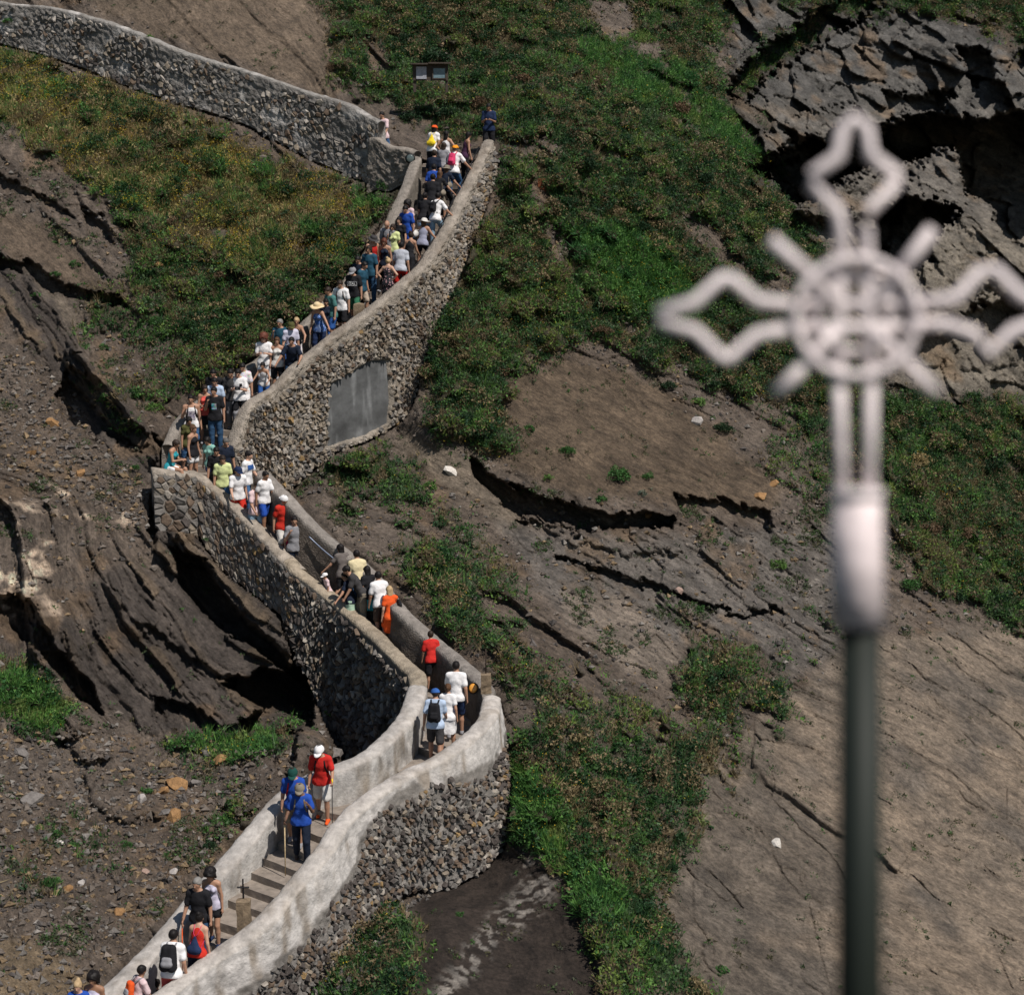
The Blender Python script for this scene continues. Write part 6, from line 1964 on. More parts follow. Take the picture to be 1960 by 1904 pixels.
def backpack(pr, kind, col, label, col2=None, size=1.0, low=0.0):
    root, J, sc = pr
    b = empty({'draw': 'drawstring_bag'}.get(kind, 'backpack'), tuple(root.location), root.rotation_euler[2], label, 'backpack' if kind == 'pack' else 'bag')
    b.scale = root.scale
    up, fr, rt = J['up'], J['fr'], J['rt']
    c = J['chest'] - fr * (.215 if kind == 'pack' else .17) - up * (.06 + low)
    if kind == 'pack':
        s = size
        v, q = poly_mesh('pack', [(c - up * .15 * s - rt * .07 * s, c + up * .16 * s - rt * .05 * s, .095 * s, .085 * s, None, .04), (c - up * .15 * s + rt * .07 * s, c + up * .16 * s + rt * .05 * s, .095 * s, .085 * s, None, .04)], .022, k=.05)
        link('bag_body', mesh_np('bag_body', v, q, True), cloth(CLR[col]), b)
        pc = c - fr * .085 * s - up * .09 * s
        v, q = poly_mesh('pocket', [(pc - rt * .05 * s, pc + rt * .05 * s, .062 * s, .062 * s), (pc - rt * .05 * s + up * .08 * s, pc + rt * .05 * s + up * .08 * s, .045 * s, .045 * s)], .02)
        link('pocket', mesh_np('pocket', v, q, True), cloth(CLR[col2 or col], .3), b)
    else:
        v, q = poly_mesh('bag', [(c - up * .14 - rt * .09, c - up * .14 + rt * .09, .075, .075, (fr, 1.2)), (c - up * .1, c + up * .12, .13, .035, (fr, 1.7), .05)], .02, k=.05, noise=.008)
        link('bag_body', mesh_np('bag_body', v, q, True), cloth(CLR[col]), b)
    for s, sx in (('l', -1), ('r', 1)):
        sh = J['neck'] + rt * sx * (.09 if kind == 'pack' else .08) - up * .03
        if kind == 'pack':
            pts = [c + up * .17 + rt * sx * .07 - fr * -.05, sh - fr * .06 + up * .055, sh + up * .055, sh + fr * .09 - up * .03, sh + fr * .125 - up * .16 + rt * sx * .02, sh + fr * .07 - up * .30 + rt * sx * .05, c - up * .16 + rt * sx * .10 + fr * .10]
            rr = .019
        else:
            pts = [c + up * .13, c + up * .2 + rt * sx * .05 + fr * .03, sh - fr * .05 + up * .05, sh + up * .05, sh + fr * .08 - up * .05, sh + rt * sx * .07 - up * .2 + fr * .03, c - up * .16 + rt * sx * .12]
            rr = .007
        v, f4, f3 = tube(pts, rr, 5)
        link('strap', mesh_np('strap', v, [f4, f3], True), cloth(CLR[col2 or col]), b)
    return b

def handbag(pr, col, label, side=1, drop=.42, size=1.0, cat='bag', name='shoulder_bag'):
    root, J, sc = pr
    b = empty(name, tuple(root.location), root.rotation_euler[2], label, cat)
    b.scale = root.scale
    rt, up, fr = J['rt'], J['up'], J['fr']
    c = J['pelvis'] + rt * side * .21 + np.array([0, -.02, .52 - drop])
    v, q = poly_mesh('bag', [(c + [0, -.08 * size, 0], c + [0, .08 * size, 0], .085 * size, .085 * size, (np.array([1., 0, 0]), 1.6)), (c + [0, -.05, .07], c + [0, .05, .07], .05 * size, .05 * size, (np.array([1., 0, 0]), 1.6))], .02, noise=.006)
    link('bag_body', mesh_np('bag_body', v, q, True), cloth(CLR[col]), b)
    top = J['shr' if side > 0 else 'shl'] + up * .065 - rt * side * .03
    v, f4, f3 = tube([c + [0, -.07, .09], top - fr * .05 - up * .12, top, top + fr * .05 - up * .12, c + [0, .07, .09]], .009, 5)
    link('strap', mesh_np('strap', v, [f4, f3], True), cloth(CLR[col]), b)
    return b

def stick(pr, hand, col, label, name='walking_stick', r=.012, extra=0.0, mat2=None):
    root, J, sc = pr
    w = world_pt(pr, J['wr' + hand] + J['hd' + hand] * .07)
    gz = root.location[2] - (.12 if extra == 0 else extra)
    d = (world_pt(pr, [0, .12, 0]) - np.array(root.location)); d[2] = 0
    bot_ = np.array([w[0], w[1], gz]) + d * .8
    b = empty(name, tuple(bot_), 0, label, 'walking stick')
    m = cloth(CLR[col])
    v, f4, f3 = tube([(0, 0, 0), (w - bot_) * .5, (w - bot_) * 1.06], [r * .7, r, r * 1.05], 8)
    link('shaft', mesh_np('shaft', v, [f4, f3], True), m, b)
    v, f4, f3 = tube([(w - bot_) * 1.0, (w - bot_) * 1.1], [r * 1.5, r * 1.6], 8)
    link('grip', mesh_np('grip', v, [f4, f3], True), cloth(CLR['brown'] if mat2 is None else CLR[mat2]), b)
    return b
# ------------------------------------------------------------------ the crowd
def A1(x, y): return 727.3 + x * .1407, 191.4 + y * .1407
def A2(x, y): return 650.8 + x * .1407, 382.8 + y * .1407
def A3(x, y): return 459.4 + x * .1407, 535.9 + y * .1407
def A4(x, y): return 275.6 + x * .1407, 689.1 + y * .1407
def A5(x, y): return 382.8 + x * .1407, 826.9 + y * .1407
def A6(x, y): return 574.2 + x * .2011, 1010.6 + y * .2011
def A7(x, y): return 459.4 + x * .2011, 1378.1 + y * .2011
def A8(x, y): return 114.8 + x * .1953, 1597.8 + y * .1953
def pp_(uv, *a, **k): return person(uv[0], uv[1], *a, **k)
def last(): return PEOPLE[-1]
G_UP, G_ST = None, None

# top of the upper stair
pp_(A1(645, 285), 'up', 158, 'climb', 'f', 1.70, ('tee', 'white'), ('trousers', 'black'), ('long', 'bk'), 'm', 'white', hat=('cap', 'orange'), label='woman in an orange cap and white tee climbing at the stair top')
backpack(last(), 'draw', 'yellow', 'bright yellow drawstring bag on the back of the woman in the orange cap')
pp_(A1(905, 425), 'up', 160, 'hips', 'f', 1.66, ('tank', 'white'), ('trousers', 'dnavy'), ('long', 'bk'), 'm', label='woman in a white tank top with elbows out near the stair top')
pp_(A1(870, 585), 'up', 165, 'climb', 'f', 1.66, ('tee', 'grey'), ('trousers', 'jeans'), ('long', 'dk'), 'm', label='woman in a grey tee between the navy tee and the crimson backpack')
pp_(A1(1205, 445), 'up', 110, 'railL', 'f', 1.64, ('tank', 'purple'), ('trousers', 'black'), ('long', 'bk'), 'm', label='dark haired woman in dark top leaning right to grip the parapet at the stair top')
pp_(A1(1025, 620), 'up', 160, 'climbrail', 'm', 1.78, ('tee', 'white'), ('trousers', 'denim'), ('short', 'gg'), 'm', hat=('capback', 'orcap'), label='man in an amber cap and white tee climbing with a red backpack')
backpack(last(), 'pack', 'pink', 'crimson backpack on the man in the amber cap', 'pink', .82)
pp_(A1(740, 670), 'up', 160, 'climb', 'm', 1.78, ('tee', 'dnavy'), ('trousers', 'black'), ('short', 'dk'), 'm', label='man in a dark navy tee climbing just below the yellow bag')
pp_(A1(735, 845), 'up', 165, 'climb2', 'm', 1.72, ('tee', 'royal'), ('shorts', 'blue'), ('short', 'bk'), 'm', label='climber in a royal blue tee with black hair on the upper stair')
pp_(A1(905, 870), 'up', 155, 'climbrail', 'f', 1.66, ('tee', 'dnavy'), ('trousers', 'black'), ('long', 'br'), 'm', hat=('bucket', 'khaki'), label='woman in a grey brimmed hat and navy top holding the handrail below the red backpack')
handbag(last(), 'khaki', 'grey brown shoulder bag of the woman in the grey brimmed hat', 1, .36)
pp_(A1(715, 985), 'up', 165, 'climb', 'm', 1.76, ('tee', 'black'), ('trousers', 'black'), ('short', 'bk'), 'm', label='man in a plain black tee climbing directly below the royal blue tee')
pp_(A1(820, 975), 'up', 158, 'climbrail', 'f', 1.68, ('tee', 'black'), ('skirt', 'khaki'), ('long', 'br'), 'm', label='woman with long light brown hair and black top beside the man in plain black')
handbag(last(), 'khaki', 'soft beige bag hanging from the woman with light brown hair', 1, .42)
pp_(A1(612, 1225), 'up', 165, 'climbrail', 'f', 1.72, ('tee', 'black'), ('short', 'ldenim'), ('pony', 'bk'), 'm', label='woman with ponytail, black tee and pale denim shorts climbing the upper stair')
pp_(A1(780, 1232), 'up', 150, 'climbrail', 'm', 1.72, ('tee', 'white'), ('trousers', 'ldenim'), ('short', 'bk'), 'm', label='bent over man in a white tee with black backpack holding the rail')
backpack(last(), 'pack', 'black', 'slim black backpack on the bent over man by the handrail', size=.72)
pp_(A1(365, 1350), 'up', -30, 'stand2', 'f', 1.62, ('tee', 'ppink'), ('shorts', 'jeans'), ('curly', 'bk'), 'm', label='woman with big black hair and pale pink tee beside the left upper parapet')
pp_(A1(350, 1470), 'up', -20, 'lookdown', 'm', 1.70, ('tee', 'royal'), ('shorts', 'royal'), ('short', 'bk'), 'm', label='person in a royal blue sports shirt coming down on the left of the upper stair')
pp_(A1(250, 1548), 'up', -20, 'stand', 'f', 1.68, ('tee', 'black'), ('trousers', 'black'), ('longf', 'bk'), 'l', label='woman with long dark hair and black top facing us behind the bald man')
pp_(A1(100, 1648), 'up', -15, 'lookdown', 'm', 1.80, ('tee', 'grey'), ('trousers', 'char'), (None, 'bk'), 'm', label='bald man in a grey tee with dark backpack straps')
backpack(last(), 'pack', 'black', 'dark backpack worn by the bald man, seen by its straps', size=.8)
pp_(A1(185, 1652), 'up', -12, 'strap1', 'f', 1.66, ('tee', 'lime'), ('skirt', 'dnavy'), ('longf', 'dk'), 'm', glasses=True, label='woman in sunglasses and pale yellow tee right of the bald man')
pp_(A1(600, 1600), 'up', 160, 'climbrail', 'f', 1.66, ('tank', 'greystripes'), ('short', 'black'), ('long', 'br'), 'm', hat=('sun', 'offw'), label='climbing woman in a pale straw hat, striped tank top and black shorts')
handbag(last(), 'offw', 'long white cloth bag of the woman in the pale straw hat', -1, .20, 1.2)
# upper middle
pp_(A2(465, 483), 'up', 40, 'lookdown', 'm', 1.76, ('tank', 'red'), ('trousers', 'black'), ('short', 'dk'), 'm', hat=('bucket', 'char'), label='man in a charcoal bucket hat and red tank top')
pp_(A2(605, 490), 'up', -10, 'lookdown', 'f', 1.66, ('tank', 'dnavy'), ('trousers', 'black'), ('longf', 'rd'), 'm', label='woman with reddish hair and dark tank top behind the red tank top')
pp_(A2(395, 585), 'up', -20, 'stand', 'm', 1.78, ('tee', 'teal'), ('trousers', 'jeans'), ('longf', 'dk'), 'm', 'grey', glasses=True, label='tall person in a petrol blue tee, blue jeans and grey trainers')
pp_(A2(955, 438), 'up', 155, 'climb2', 'f', 1.66, ('tank', 'black'), ('skirt', 'black'), ('bun', 'dk'), 'm', label='woman in a low backed black dress with hair up, climbing')
pp_(A2(825, 608), 'up', 165, 'climb', 'm', 1.74, ('tee', 'lgrey'), ('shorts', 'red'), ('short', 'bk'), 'm', label='man in a pale grey tee and red shorts, back turned, by the parapet')
pp_(A2(642, 808), 'up', 160, 'hips', 'f', 1.62, ('tank', 'floral'), ('dress', 'floral'), ('bun', 'bl'), 'l', label='woman in a black floral dress with fair hair up and hand on hip')
pp_(A2(240, 788), 'up', -25, 'lookdown', 'm', 1.70, ('tee', 'dnavy'), ('trousers', 'black'), ('short', 'bk'), 'm', label='dark haired person in black half hidden behind the petrol blue tee')
pp_(A2(335, 880), 'up', 60, 'lookdown', 'm', 1.72, ('tee', 'teal'), ('shorts', 'beige'), ('short', 'bk'), 'm', label='person in petrol tee and beige shorts bending beside the stone post')
pp_(A2(180, 912), 'up', -15, 'lookdown', 'm', 1.76, ('tee', 'black'), ('shorts', 'green'), ('short', 'bk'), 'm', hat=('cap', 'grey'), label='man in a grey cap and black tee printed with white block letters')
IZAL = last()
pp_(A3(1370, -12), 'up', -15, 'lookdown', 'm', 1.76, ('tee', 'white'), ('shorts', 'black'), ('short', 'dk'), 'm', 'white', label='man in a white tee and black shorts with a chest strap, below the stone post')
backpack(last(), 'pack', 'char', 'backpack with brown straps on the man below the stone post', 'brown', .75)
pp_(A3(1210, 112), 'up', -50, 'lookdown', 'm', 1.76, ('tee', 'tgreen'), ('shorts', 'blue'), ('short', 'dk'), 'm', label='man in a sea green tee and blue shorts looking left')
pp_(A3(1165, 205), 'up', 10, 'lookdown', 'f', 1.62, ('tee', 'dnavy'), ('trousers', 'blue'), ('short', 'bk'), 'm', label='dark dressed person in the shade between the straw hat and the sea green tee')
pp_(A3(1052, 268), 'up', -20, 'railL', 'f', 1.70, ('tank', 'dots'), ('trousers', 'navy'), ('short', 'dk'), 'm', hat=('sun', 'straw'), label='woman in a wide straw hat and blue dotted sleeveless top')
pp_(A3(772, 483), 'up', 20, 'leanwall', 'f', 1.68, ('tank', 'black'), ('skirt', 'floralwhite'), ('short', 'bl'), 'm', glasses=True, label='woman with short blond hair, sunglasses and black tank top')
pp_(A3(550, 560), 'up', -10, 'strap1', 'm', 1.76, ('polo', 'teal'), ('shorts', 'blue'), ('short', 'gr'), 'm', glasses=True, label='grey haired man in sunglasses and petrol polo holding a shoulder strap')
pp_(A3(705, 565), 'up', 25, 'lookdown', 'm', 1.72, ('tee', 'check'), ('shorts', 'dnavy'), ('short', 'bk'), 'm', hat=('cap', 'olive'), label='man in an olive cap and pale plaid shirt')
pp_(A3(325, 783), 'up', 0, 'phone', 'm', 1.74, ('tee', 'white'), ('shorts', 'white'), ('curly', 'rd'), 'l', label='curly red haired young man in a white tee with hands together')
pp_(A3(505, 778), 'up', 5, 'stand', 'f', 1.64, ('tank', 'offw'), ('shorts', 'black'), ('longf', 'br'), 'm', label='woman with fair brown hair and cream tank top behind the curly haired man')
pp_(A3(735, 850), 'up', 10, 'leanwall', 'm', 1.74, ('tee', 'dnavy'), ('trousers', 'jeans'), ('short', 'bk'), 'm', glasses=True, label='man in sunglasses and navy tee leaning his arm on the parapet')
pp_(A3(318, 1103), 'up', 5, 'leanwall', 'g', 1.42, ('tank', 'white'), ('shorts', 'blue'), ('pony', 'bk'), 'm', label='girl in a white tank top resting a hand on the parapet crest')
# above the landing
pp_(A4(1335, 0), 'up', -5, 'lookdown', 'm', 1.74, ('tee', 'floralwhite'), ('shorts', 'white'), ('short', 'bk'), 'm', glasses=True, label='man in sunglasses and a white flower print tee behind the camera holder')
pp_(A4(940, 103), 'up', 0, 'lookdown', 'm', 1.76, ('tee', 'black'), ('trousers', 'black'), ('short', 'bk'), 'm', label='dark haired man in a black tee with a small chest mark, on the left edge')
pp_(A4(1180, 92), 'up', 0, 'lookdown', 'm', 1.78, ('tee', 'char'), ('cargo', 'grey'), ('short', 'bk'), 'm', label='man in charcoal tee and grey trousers with his head bowed')
pp_(A4(1285, 82), 'up', -5, 'phone', 'm', 1.76, ('tee', 'white'), ('shorts', 'black'), ('short', 'bk'), 'l', glasses=True, label='man in a white tee with a black chest pocket holding a camera')
CAMMAN = last()
pp_(A4(640, 438), 'up', 15, 'strap1', 'm', 1.80, ('tank', 'white'), ('shorts', 'denim'), ('short', 'bk'), 'm', label='broad man in a white printed tank top and denim shorts at the left parapet')
backpack(last(), 'pack', 'black', 'black backpack on the man in the printed white tank top', size=.75)
TANKMAN = last()
pp_(A4(843, 313), 'up', 5, 'fold', 'f', 1.66, ('tank', 'coral'), ('skirt', 'black'), ('longf', 'dk'), 'm', label='woman in a coral tank top and black skirt')
pp_(A4(965, 270), 'up', 0, 'lookdown', 'm', 1.74, ('tee', 'lblue'), ('cargo', 'grey'), ('short', 'bk'), 'm', label='person in a pale blue tee and grey trousers behind the printed black tee')
pp_(A4(962, 368), 'up', 0, 'strap1', 'm', 1.82, ('tee', 'black'), ('trousers', 'jeans'), ('short', 'bk'), 'm', label='man in blue jeans and a black tee with a light blue print')
PRINTMAN = last()
pp_(A4(622, 788), 'land', 30, 'lookdown', 'f', 1.66, ('tee', 'olive'), ('shorts', 'denim'), ('long', 'bk'), 'm', label='long haired person in an olive tee and denim shorts')
pp_(A4(672, 898), 'land', 60, 'stand', 'f', 1.68, ('tank', 'black'), ('short', 'white'), ('bun', 'br'), 'm', label='woman with hair up, black tank top and white shorts at the landing')
pp_(A4(880, 1065), 'land', -30, 'lookdown', 'f', 1.62, ('tee', 'stripes'), ('short', 'blue'), ('long', 'bk'), 'm', label='woman in a green striped tee with a red bag across her body')
handbag(last(), 'red', 'small red bag on a strap of the woman in green stripes', -1, .40, .8)
pp_(A4(985, 1130), 'land', 10, 'lookdown', 'm', 1.72, ('tee', 'black'), ('trousers', 'black'), ('short', 'bk'), 'm', label='dark dressed person in the shade behind the lime tee')
pp_(A4(1115, 1055), 'land', 30, 'lookdown', 'm', 1.76, ('tee', 'dnavy'), ('shorts', 'black'), ('short', 'gg'), 'm', label='close cropped man in a dark tee by the foot of the big wall')
pp_(A4(1055, 1338), 'mid', 15, 'lookdown', 'm', 1.70, ('tee', 'lime'), ('trousers', 'denim'), ('short', 'dk'), 'm', label='man in a lime yellow tee and blue jeans starting down the middle flight')
pp_(A4(1425, 1235), 'mid', 70, 'walk', 'm', 1.78, ('tee', 'white'), ('trousers', 'denim'), ('short', 'bk'), 'l', label='man in a blue and white banded tee smiling to the right')
BAND = last()
pp_(A4(1275, 1468), 'mid', 25, 'walk2', 'm', 1.76, ('tee', 'white'), ('shorts', 'bred'), ('short', 'dk'), 'l', hat=('cap', 'navy'), label='man in a navy cap, white tee and red shorts with a shaded chest')
pp_(A4(1638, 1528), 'mid', 50, 'walk', 'm', 1.70, ('tee', 'white'), ('shorts', 'royal'), ('short', 'bk'), 'd', label='young man in a white tee and royal blue shorts, one knee bent')
pp_(A5(757, 712), 'mid', 45, 'walk2', 'm', 1.74, ('tee', 'ppink'), ('shorts', 'ldenim'), ('short', 'dk'), 'm', glasses=True, label='man in sunglasses, pale pink tee and light denim shorts by the cobbled parapet')
pp_(A5(1155, 818), 'mid', 35, 'walk', 'm', 1.80, ('polo', 'bred'), ('shorts', 'offw'), ('short', 'dk'), 'm', hat=('capback', 'white'), label='bearded man in a backwards white cap and red shirt with white shorts')
pp_(A5(1285, 1093), 'mid', 20, 'strap1', 'm', 1.82, ('tee', 'grey'), ('shorts', 'dnavy'), ('short', 'bk'), 'm', label='tall man in a grey tee and navy shorts at the top of the blue rail')
pp_(A5(1195, 1348), 'mid', 60, 'phone', 'g', 1.20, ('tank', 'pink'), ('short', 'pink'), ('pony', 'dk'), 'm', hat=('cap', 'white'), label='small girl in a white cap and pink top beside the grey tee')
# middle flight, climbing away
pp_(A6(378, 160), 'mid', -150, 'railL', 'f', 1.68, ('tee', 'darkstripes'), ('trousers', 'black'), ('long', 'bk'), 'm', label='woman with very long black hair and taupe top below the blue rail')
pp_(A6(540, 168), 'mid', -160, 'climb', 'm', 1.76, ('tee', 'yel'), ('shorts', 'denim'), ('short', 'bk'), 'm', label='man in a pale yellow tee climbing the middle flight')
pp_(A6(240, 408), 'mid', -60, 'climb', 'g', 1.15, ('tee', 'ppink'), ('short', 'denim'), ('short', 'dk'), 'm', hat=('cap', 'white'), label='small child in a white cap almost hidden behind the parapet')
pp_(A6(662, 318), 'mid', -150, 'climb2', 'f', 1.66, ('tee', 'black'), ('skirt', 'turq'), ('long', 'bk'), 'm', label='woman with long black hair and patterned turquoise skirt in front of the yellow tee')
pp_(A6(432, 425), 'mid', -100, 'railL', 'f', 1.64, ('tee', 'dnavy'), ('skirt', 'pgreen'), ('short', 'bk'), 'm', label='woman in dark top and pale green skirt reaching out to the parapet')
pp_(A6(480, 385), 'mid', -80, 'bend', 'm', 1.78, ('polo', 'char'), ('cargo', 'khaki'), ('short', 'bk'), 'm', label='man in a charcoal polo and khaki trousers bending over his knee')
pp_(A6(742, 415), 'mid', -155, 'climb', 'm', 1.76, ('tee', 'white'), ('shorts', 'brown'), ('short', 'bk'), 'm', label='man in a white tee and dark brown shorts climbing behind the orange dress')
pp_(A6(853, 568), 'mid', -160, 'climb2', 'f', 1.66, ('tee', 'orange'), ('dress', 'orange'), ('long', 'bl'), 'l', 'tan', label='blond woman in an orange dress climbing with a black handbag')
handbag(last(), 'black', 'black handbag on the shoulder of the woman in the orange dress', 1, .16, 1.15)
pp_(A6(1240, 998), 'mid', -165, 'climb', 'c', 1.52, ('polo', 'red'), ('shorts', 'black'), ('short', 'dk'), 'm', 'black', label='boy in a red polo and black shorts walking away alone')
pp_(A6(1482, 1270), 'mid', 175, 'walk', 'm', 1.80, ('tee', 'white'), ('shorts', 'navy'), ('short', 'bk'), 'm', label='man in a white tee and navy shorts near the floodlight at the bend')
pp_(A6(1400, 1490), 'low', 175, 'walk', 'f', 1.62, ('tee', 'white'), ('dress', 'white'), ('pony', 'br'), 'm', label='woman in a white dress with a ponytail beside the blue cap')
pp_(A6(1292, 1503), 'low', 175, 'walk2', 'm', 1.76, ('tee', 'lblue'), ('shorts', 'char'), ('short', 'dk'), 'm', hat=('cap', 'blue'), label='man in a blue cap and pale blue tee carrying a black backpack')
backpack(last(), 'pack', 'black', 'large black backpack on the man in the blue cap', 'black', .95)
# lower stair
pp_(A7(772, 192), 'low', -5, 'pole', 'm', 1.80, ('tee', 'red'), ('shorts', 'offw'), ('short', 'gg'), 'm', 'orange', hat=('cap', 'white'), label='man in a white cap and red shirt holding a trekking pole')
backpack(last(), 'pack', 'black', 'black backpack of the man in the red shirt, lower stair', size=.85)
stick(last(), 'l', 'char', 'black and yellow trekking pole held by the man in the red shirt', 'trekking_pole', .010, mat2='yellow')
pp_(A7(505, 450), 'low', 0, 'lookdown', 'm', 1.78, ('tee', 'royal'), ('shorts', 'khaki'), ('short', 'dk'), 'm', hat=('cap', 'dgreen'), label='man in a dark green cap and blue tee behind the hiker with the stick')
GREENCAP = last()
backpack(last(), 'pack', 'char', 'backpack with a red strap worn by the man in the dark green cap', 'red', .8)
pp_(A7(560, 595), 'low', 0, 'strap', 'm', 1.78, ('tee', 'royal'), ('trousers', 'dnavy'), ('short', 'dk'), 'k', 'brown', hat=('cap', 'khaki'), label='hiker in a taupe cap and bright blue tee coming down with a wooden stick')
stick(last(), 'r', 'tan', 'pale wooden stick of the hiker in the bright blue tee', 'walking_stick', .014)
backpack(last(), 'pack', 'khaki', 'grey strapped backpack of the hiker in the bright blue tee', 'khaki', .8)
pp_(A8(1352, 410), 'low', -10, 'cane', 'm', 1.78, ('polo', 'black'), ('trousers', 'jeans'), ('short', 'gr'), 'm', label='grey haired man in a black polo and jeans walking with a cane')
stick(last(), 'r', 'orange', 'reddish wooden cane of the grey haired man', 'walking_cane', .011)
handbag(last(), 'black', 'black waist bag of the grey haired man', -1, .50, .8)
pp_(A8(1482, 302), 'low', -10, 'lookdown', 'f', 1.66, ('tank', 'lav'), ('short', 'black'), ('curly', 'bk'), 'm', 'navy', label='woman with curly black hair, grey sleeveless top and black shorts')
pp_(A8(1390, 832), 'low', 165, 'climb', 'f', 1.64, ('tank', 'bred'), ('shorts', 'dnavy'), ('bun', 'bk'), 'l', label='woman in a red tank top climbing with a small patterned string bag')
backpack(last(), 'draw', 'navy', 'small dark string bag with pink cords on the woman in the red tank top', 'pink', low=.1)
pp_(A8(1082, 988), 'low', 170, 'climb', 'm', 1.74, ('tee', 'white'), ('shorts', 'coral'), ('short', 'bk'), 'm', label='man in a white tee climbing with a big black and grey backpack')
backpack(last(), 'pack', 'black', 'big black and grey trekking backpack on the man in the white tee, lower stair', 'grey', 1.1)
pp_(A8(772, 1278), 'low', 130, 'climb2', 'c', 1.56, ('tee', 'ppink'), ('shorts', 'navy'), ('short', 'bk'), 'd', label='boy in a pale pink tee turning right, with an orange backpack')
backpack(last(), 'pack', 'orange', 'orange and grey backpack on the boy in the pale pink tee', 'grey', .8)
pp_(A8(332, 1322), 'low', -10, 'stand', 'f', 1.68, ('tank', 'lav'), ('shorts', 'navy'), ('curly', 'bk'), 'd', label='smiling woman with a curly black bob at the bottom left')
pp_(A8(157, 1428), 'low', 0, 'stand', 'f', 1.60, ('tee', 'royal'), ('shorts', 'navy'), ('bun', 'bl'), 'l', label='blond person with sunglasses on the head at the lower left edge')
person(0, 0, 'low', 170, 'climb', 'f', 1.66, ('tee', 'black'), ('shorts', 'navy'), ('bun', 'bk'), 'm', label='dark haired head just rising over the lower frame edge', xyz=tuple(at_d(np.array(292.), np.array(1884.), np.array(35.0)) - np.array([0, 0, 1.62])))

# people off the stair itself
pt = at_d(np.array(936.), np.array(262.), np.array(60.9)); 
person(0, 0, 'up', -5, 'phone', 'm', 1.74, ('tee', 'navy'), ('shorts', 'black'), ('short', 'bk'), 'd', label='man in a navy tee looking at his hands above the wall end', xyz=tuple(at_d(np.array(936.), np.array(300.), np.array(61.2))))
pw = W_TL.face(np.array([W_TL.L - .05]), np.array([.0]))[0]
person(0, 0, 'up', -30, 'walk', 'm', 1.70, ('tee', 'ppink'), ('shorts', 'denim'), ('short', 'bk'), 'm', label='person in a pale pink tee half hidden by the end of the long wall', xyz=tuple(at_d(np.array(735.), np.array(312.), np.array(61.4))))
cs = W_LZ.face(np.array([W_LZ.L - .75]), np.array([0.0]), np.array([-.25]))[0]
person(0, 0, 'land', 75, 'sit', 'f', 1.66, ('tank', 'teal2'), ('short', 'white'), ('long', 'dk'), 'm', label='young woman in teal sitting on the corner parapet looking at her phone', xyz=tuple(cs + np.array([-.28, .12, -.02])))
SITTER = last()
handbag(SITTER, 'lgrey', 'pale patterned bag behind the sitting young woman', -1, .52, 1.1)
def held(pr, at, size, name, label, cat, mat):
    w = world_pt(pr, at)
    b = empty(name, tuple(w), pr[0].rotation_euler[2], label, cat)
    sx, sy, sz = size
    V = np.array([(x * sx, y * sy, z * sz) for x in (-1, 1) for y in (-1, 1) for z in (-1, 1)], float) / 2
    Fq = np.array([(0, 1, 3, 2), (4, 6, 7, 5), (0, 4, 5, 1), (2, 3, 7, 6), (0, 2, 6, 4), (1, 5, 7, 3)])
    return b, V, Fq
J_ = SITTER[1]
b, V_, Fq_ = held(SITTER, (J_['wrl'] + J_['wrr']) / 2 + J_['hdr'] * .10, (.075, .012, .15), 'phone', 'phone in the hands of the sitting young woman', 'phone', None)
link('case', mesh_np('case', V_, Fq_, False), cloth(CLR['black']), b)
J_ = CAMMAN[1]
b, V_, Fq_ = held(CAMMAN, (J_['wrl'] + J_['wrr']) / 2 + J_['hdr'] * .10, (.14, .07, .09), 'camera', 'black camera held by the man with the black chest pocket', 'camera', None)
link('camera_body', mesh_np('camera_body', V_, Fq_, False), cloth(CLR['black']), b)
v, f4, f3 = tube([(0, .03, 0), (0, .11, -.01)], .032, 10)
link('lens', mesh_np('lens', v, [f4, f3], True), cloth(CLR['char']), b)

# prints on shirts, as thin patches following the chest
def chest_patch(pr, w_, h_, up_, mat, name='print', x=0.0, txt=None, back=False):
    root, J, sc = pr
    c = J['chest'] + J['up'] * up_ + J['rt'] * x
    dirv = J['fr'] * (-1 if back else 1)
    sh = [o for o in root.children if o.name.split('.')[0] == 'shirt'][0]
    me = sh.data
    co = np.empty(len(me.vertices) * 3, np.float32); me.vertices.foreach_get('co', co); co = co.reshape(-1, 3)
    g = 9
    V = []
    for i in range(g):
        for j in range(g):
            p = c + J['rt'] * (i / (g - 1) - .5) * w_ + J['up'] * (j / (g - 1) - .5) * h_
            r_ = co - p
            lat = r_ - np.outer(r_ @ dirv, dirv)
            m = np.linalg.norm(lat, axis=1) < .035
            d = (r_[m] @ dirv).max() if m.any() else .1
            V.append(p + dirv * (d + .004))
    ii = np.arange(g * g).reshape(g, g)
    q = np.stack([ii[:-1, :-1], ii[1:, :-1], ii[1:, 1:], ii[:-1, 1:]], -1).reshape(-1, 4)
    me = mesh_np(name, np.array(V), q, True, None, mat)
    o = link(name, me, None, root)
    return V
def text_geo(s, size, thick=.002):
    cu = bpy.data.curves.new('t', 'FONT'); cu.body = s; cu.size = size; cu.extrude = thick; cu.align_x = 'CENTER'; cu.align_y = 'CENTER'; cu.offset = size * .02
    o = bpy.data.objects.new('t', cu); COL.objects.link(o)
    dg = bpy.context.evaluated_depsgraph_get()
    me = bpy.data.meshes.new_from_object(o.evaluated_get(dg))
    bpy.data.objects.remove(o)
    return me
root, J, sc = IZAL
V = chest_patch(IZAL, .02, .02, -.03, cloth(CLR['black']), 'print_ground')
fc = V[40]
me = text_geo('IZAL', .105)
me.name = 'lettering'
o = link('lettering', me, cloth((.8, .8, .8)), root)
xr = J['rt'] * -1                       # reading direction as seen from the front
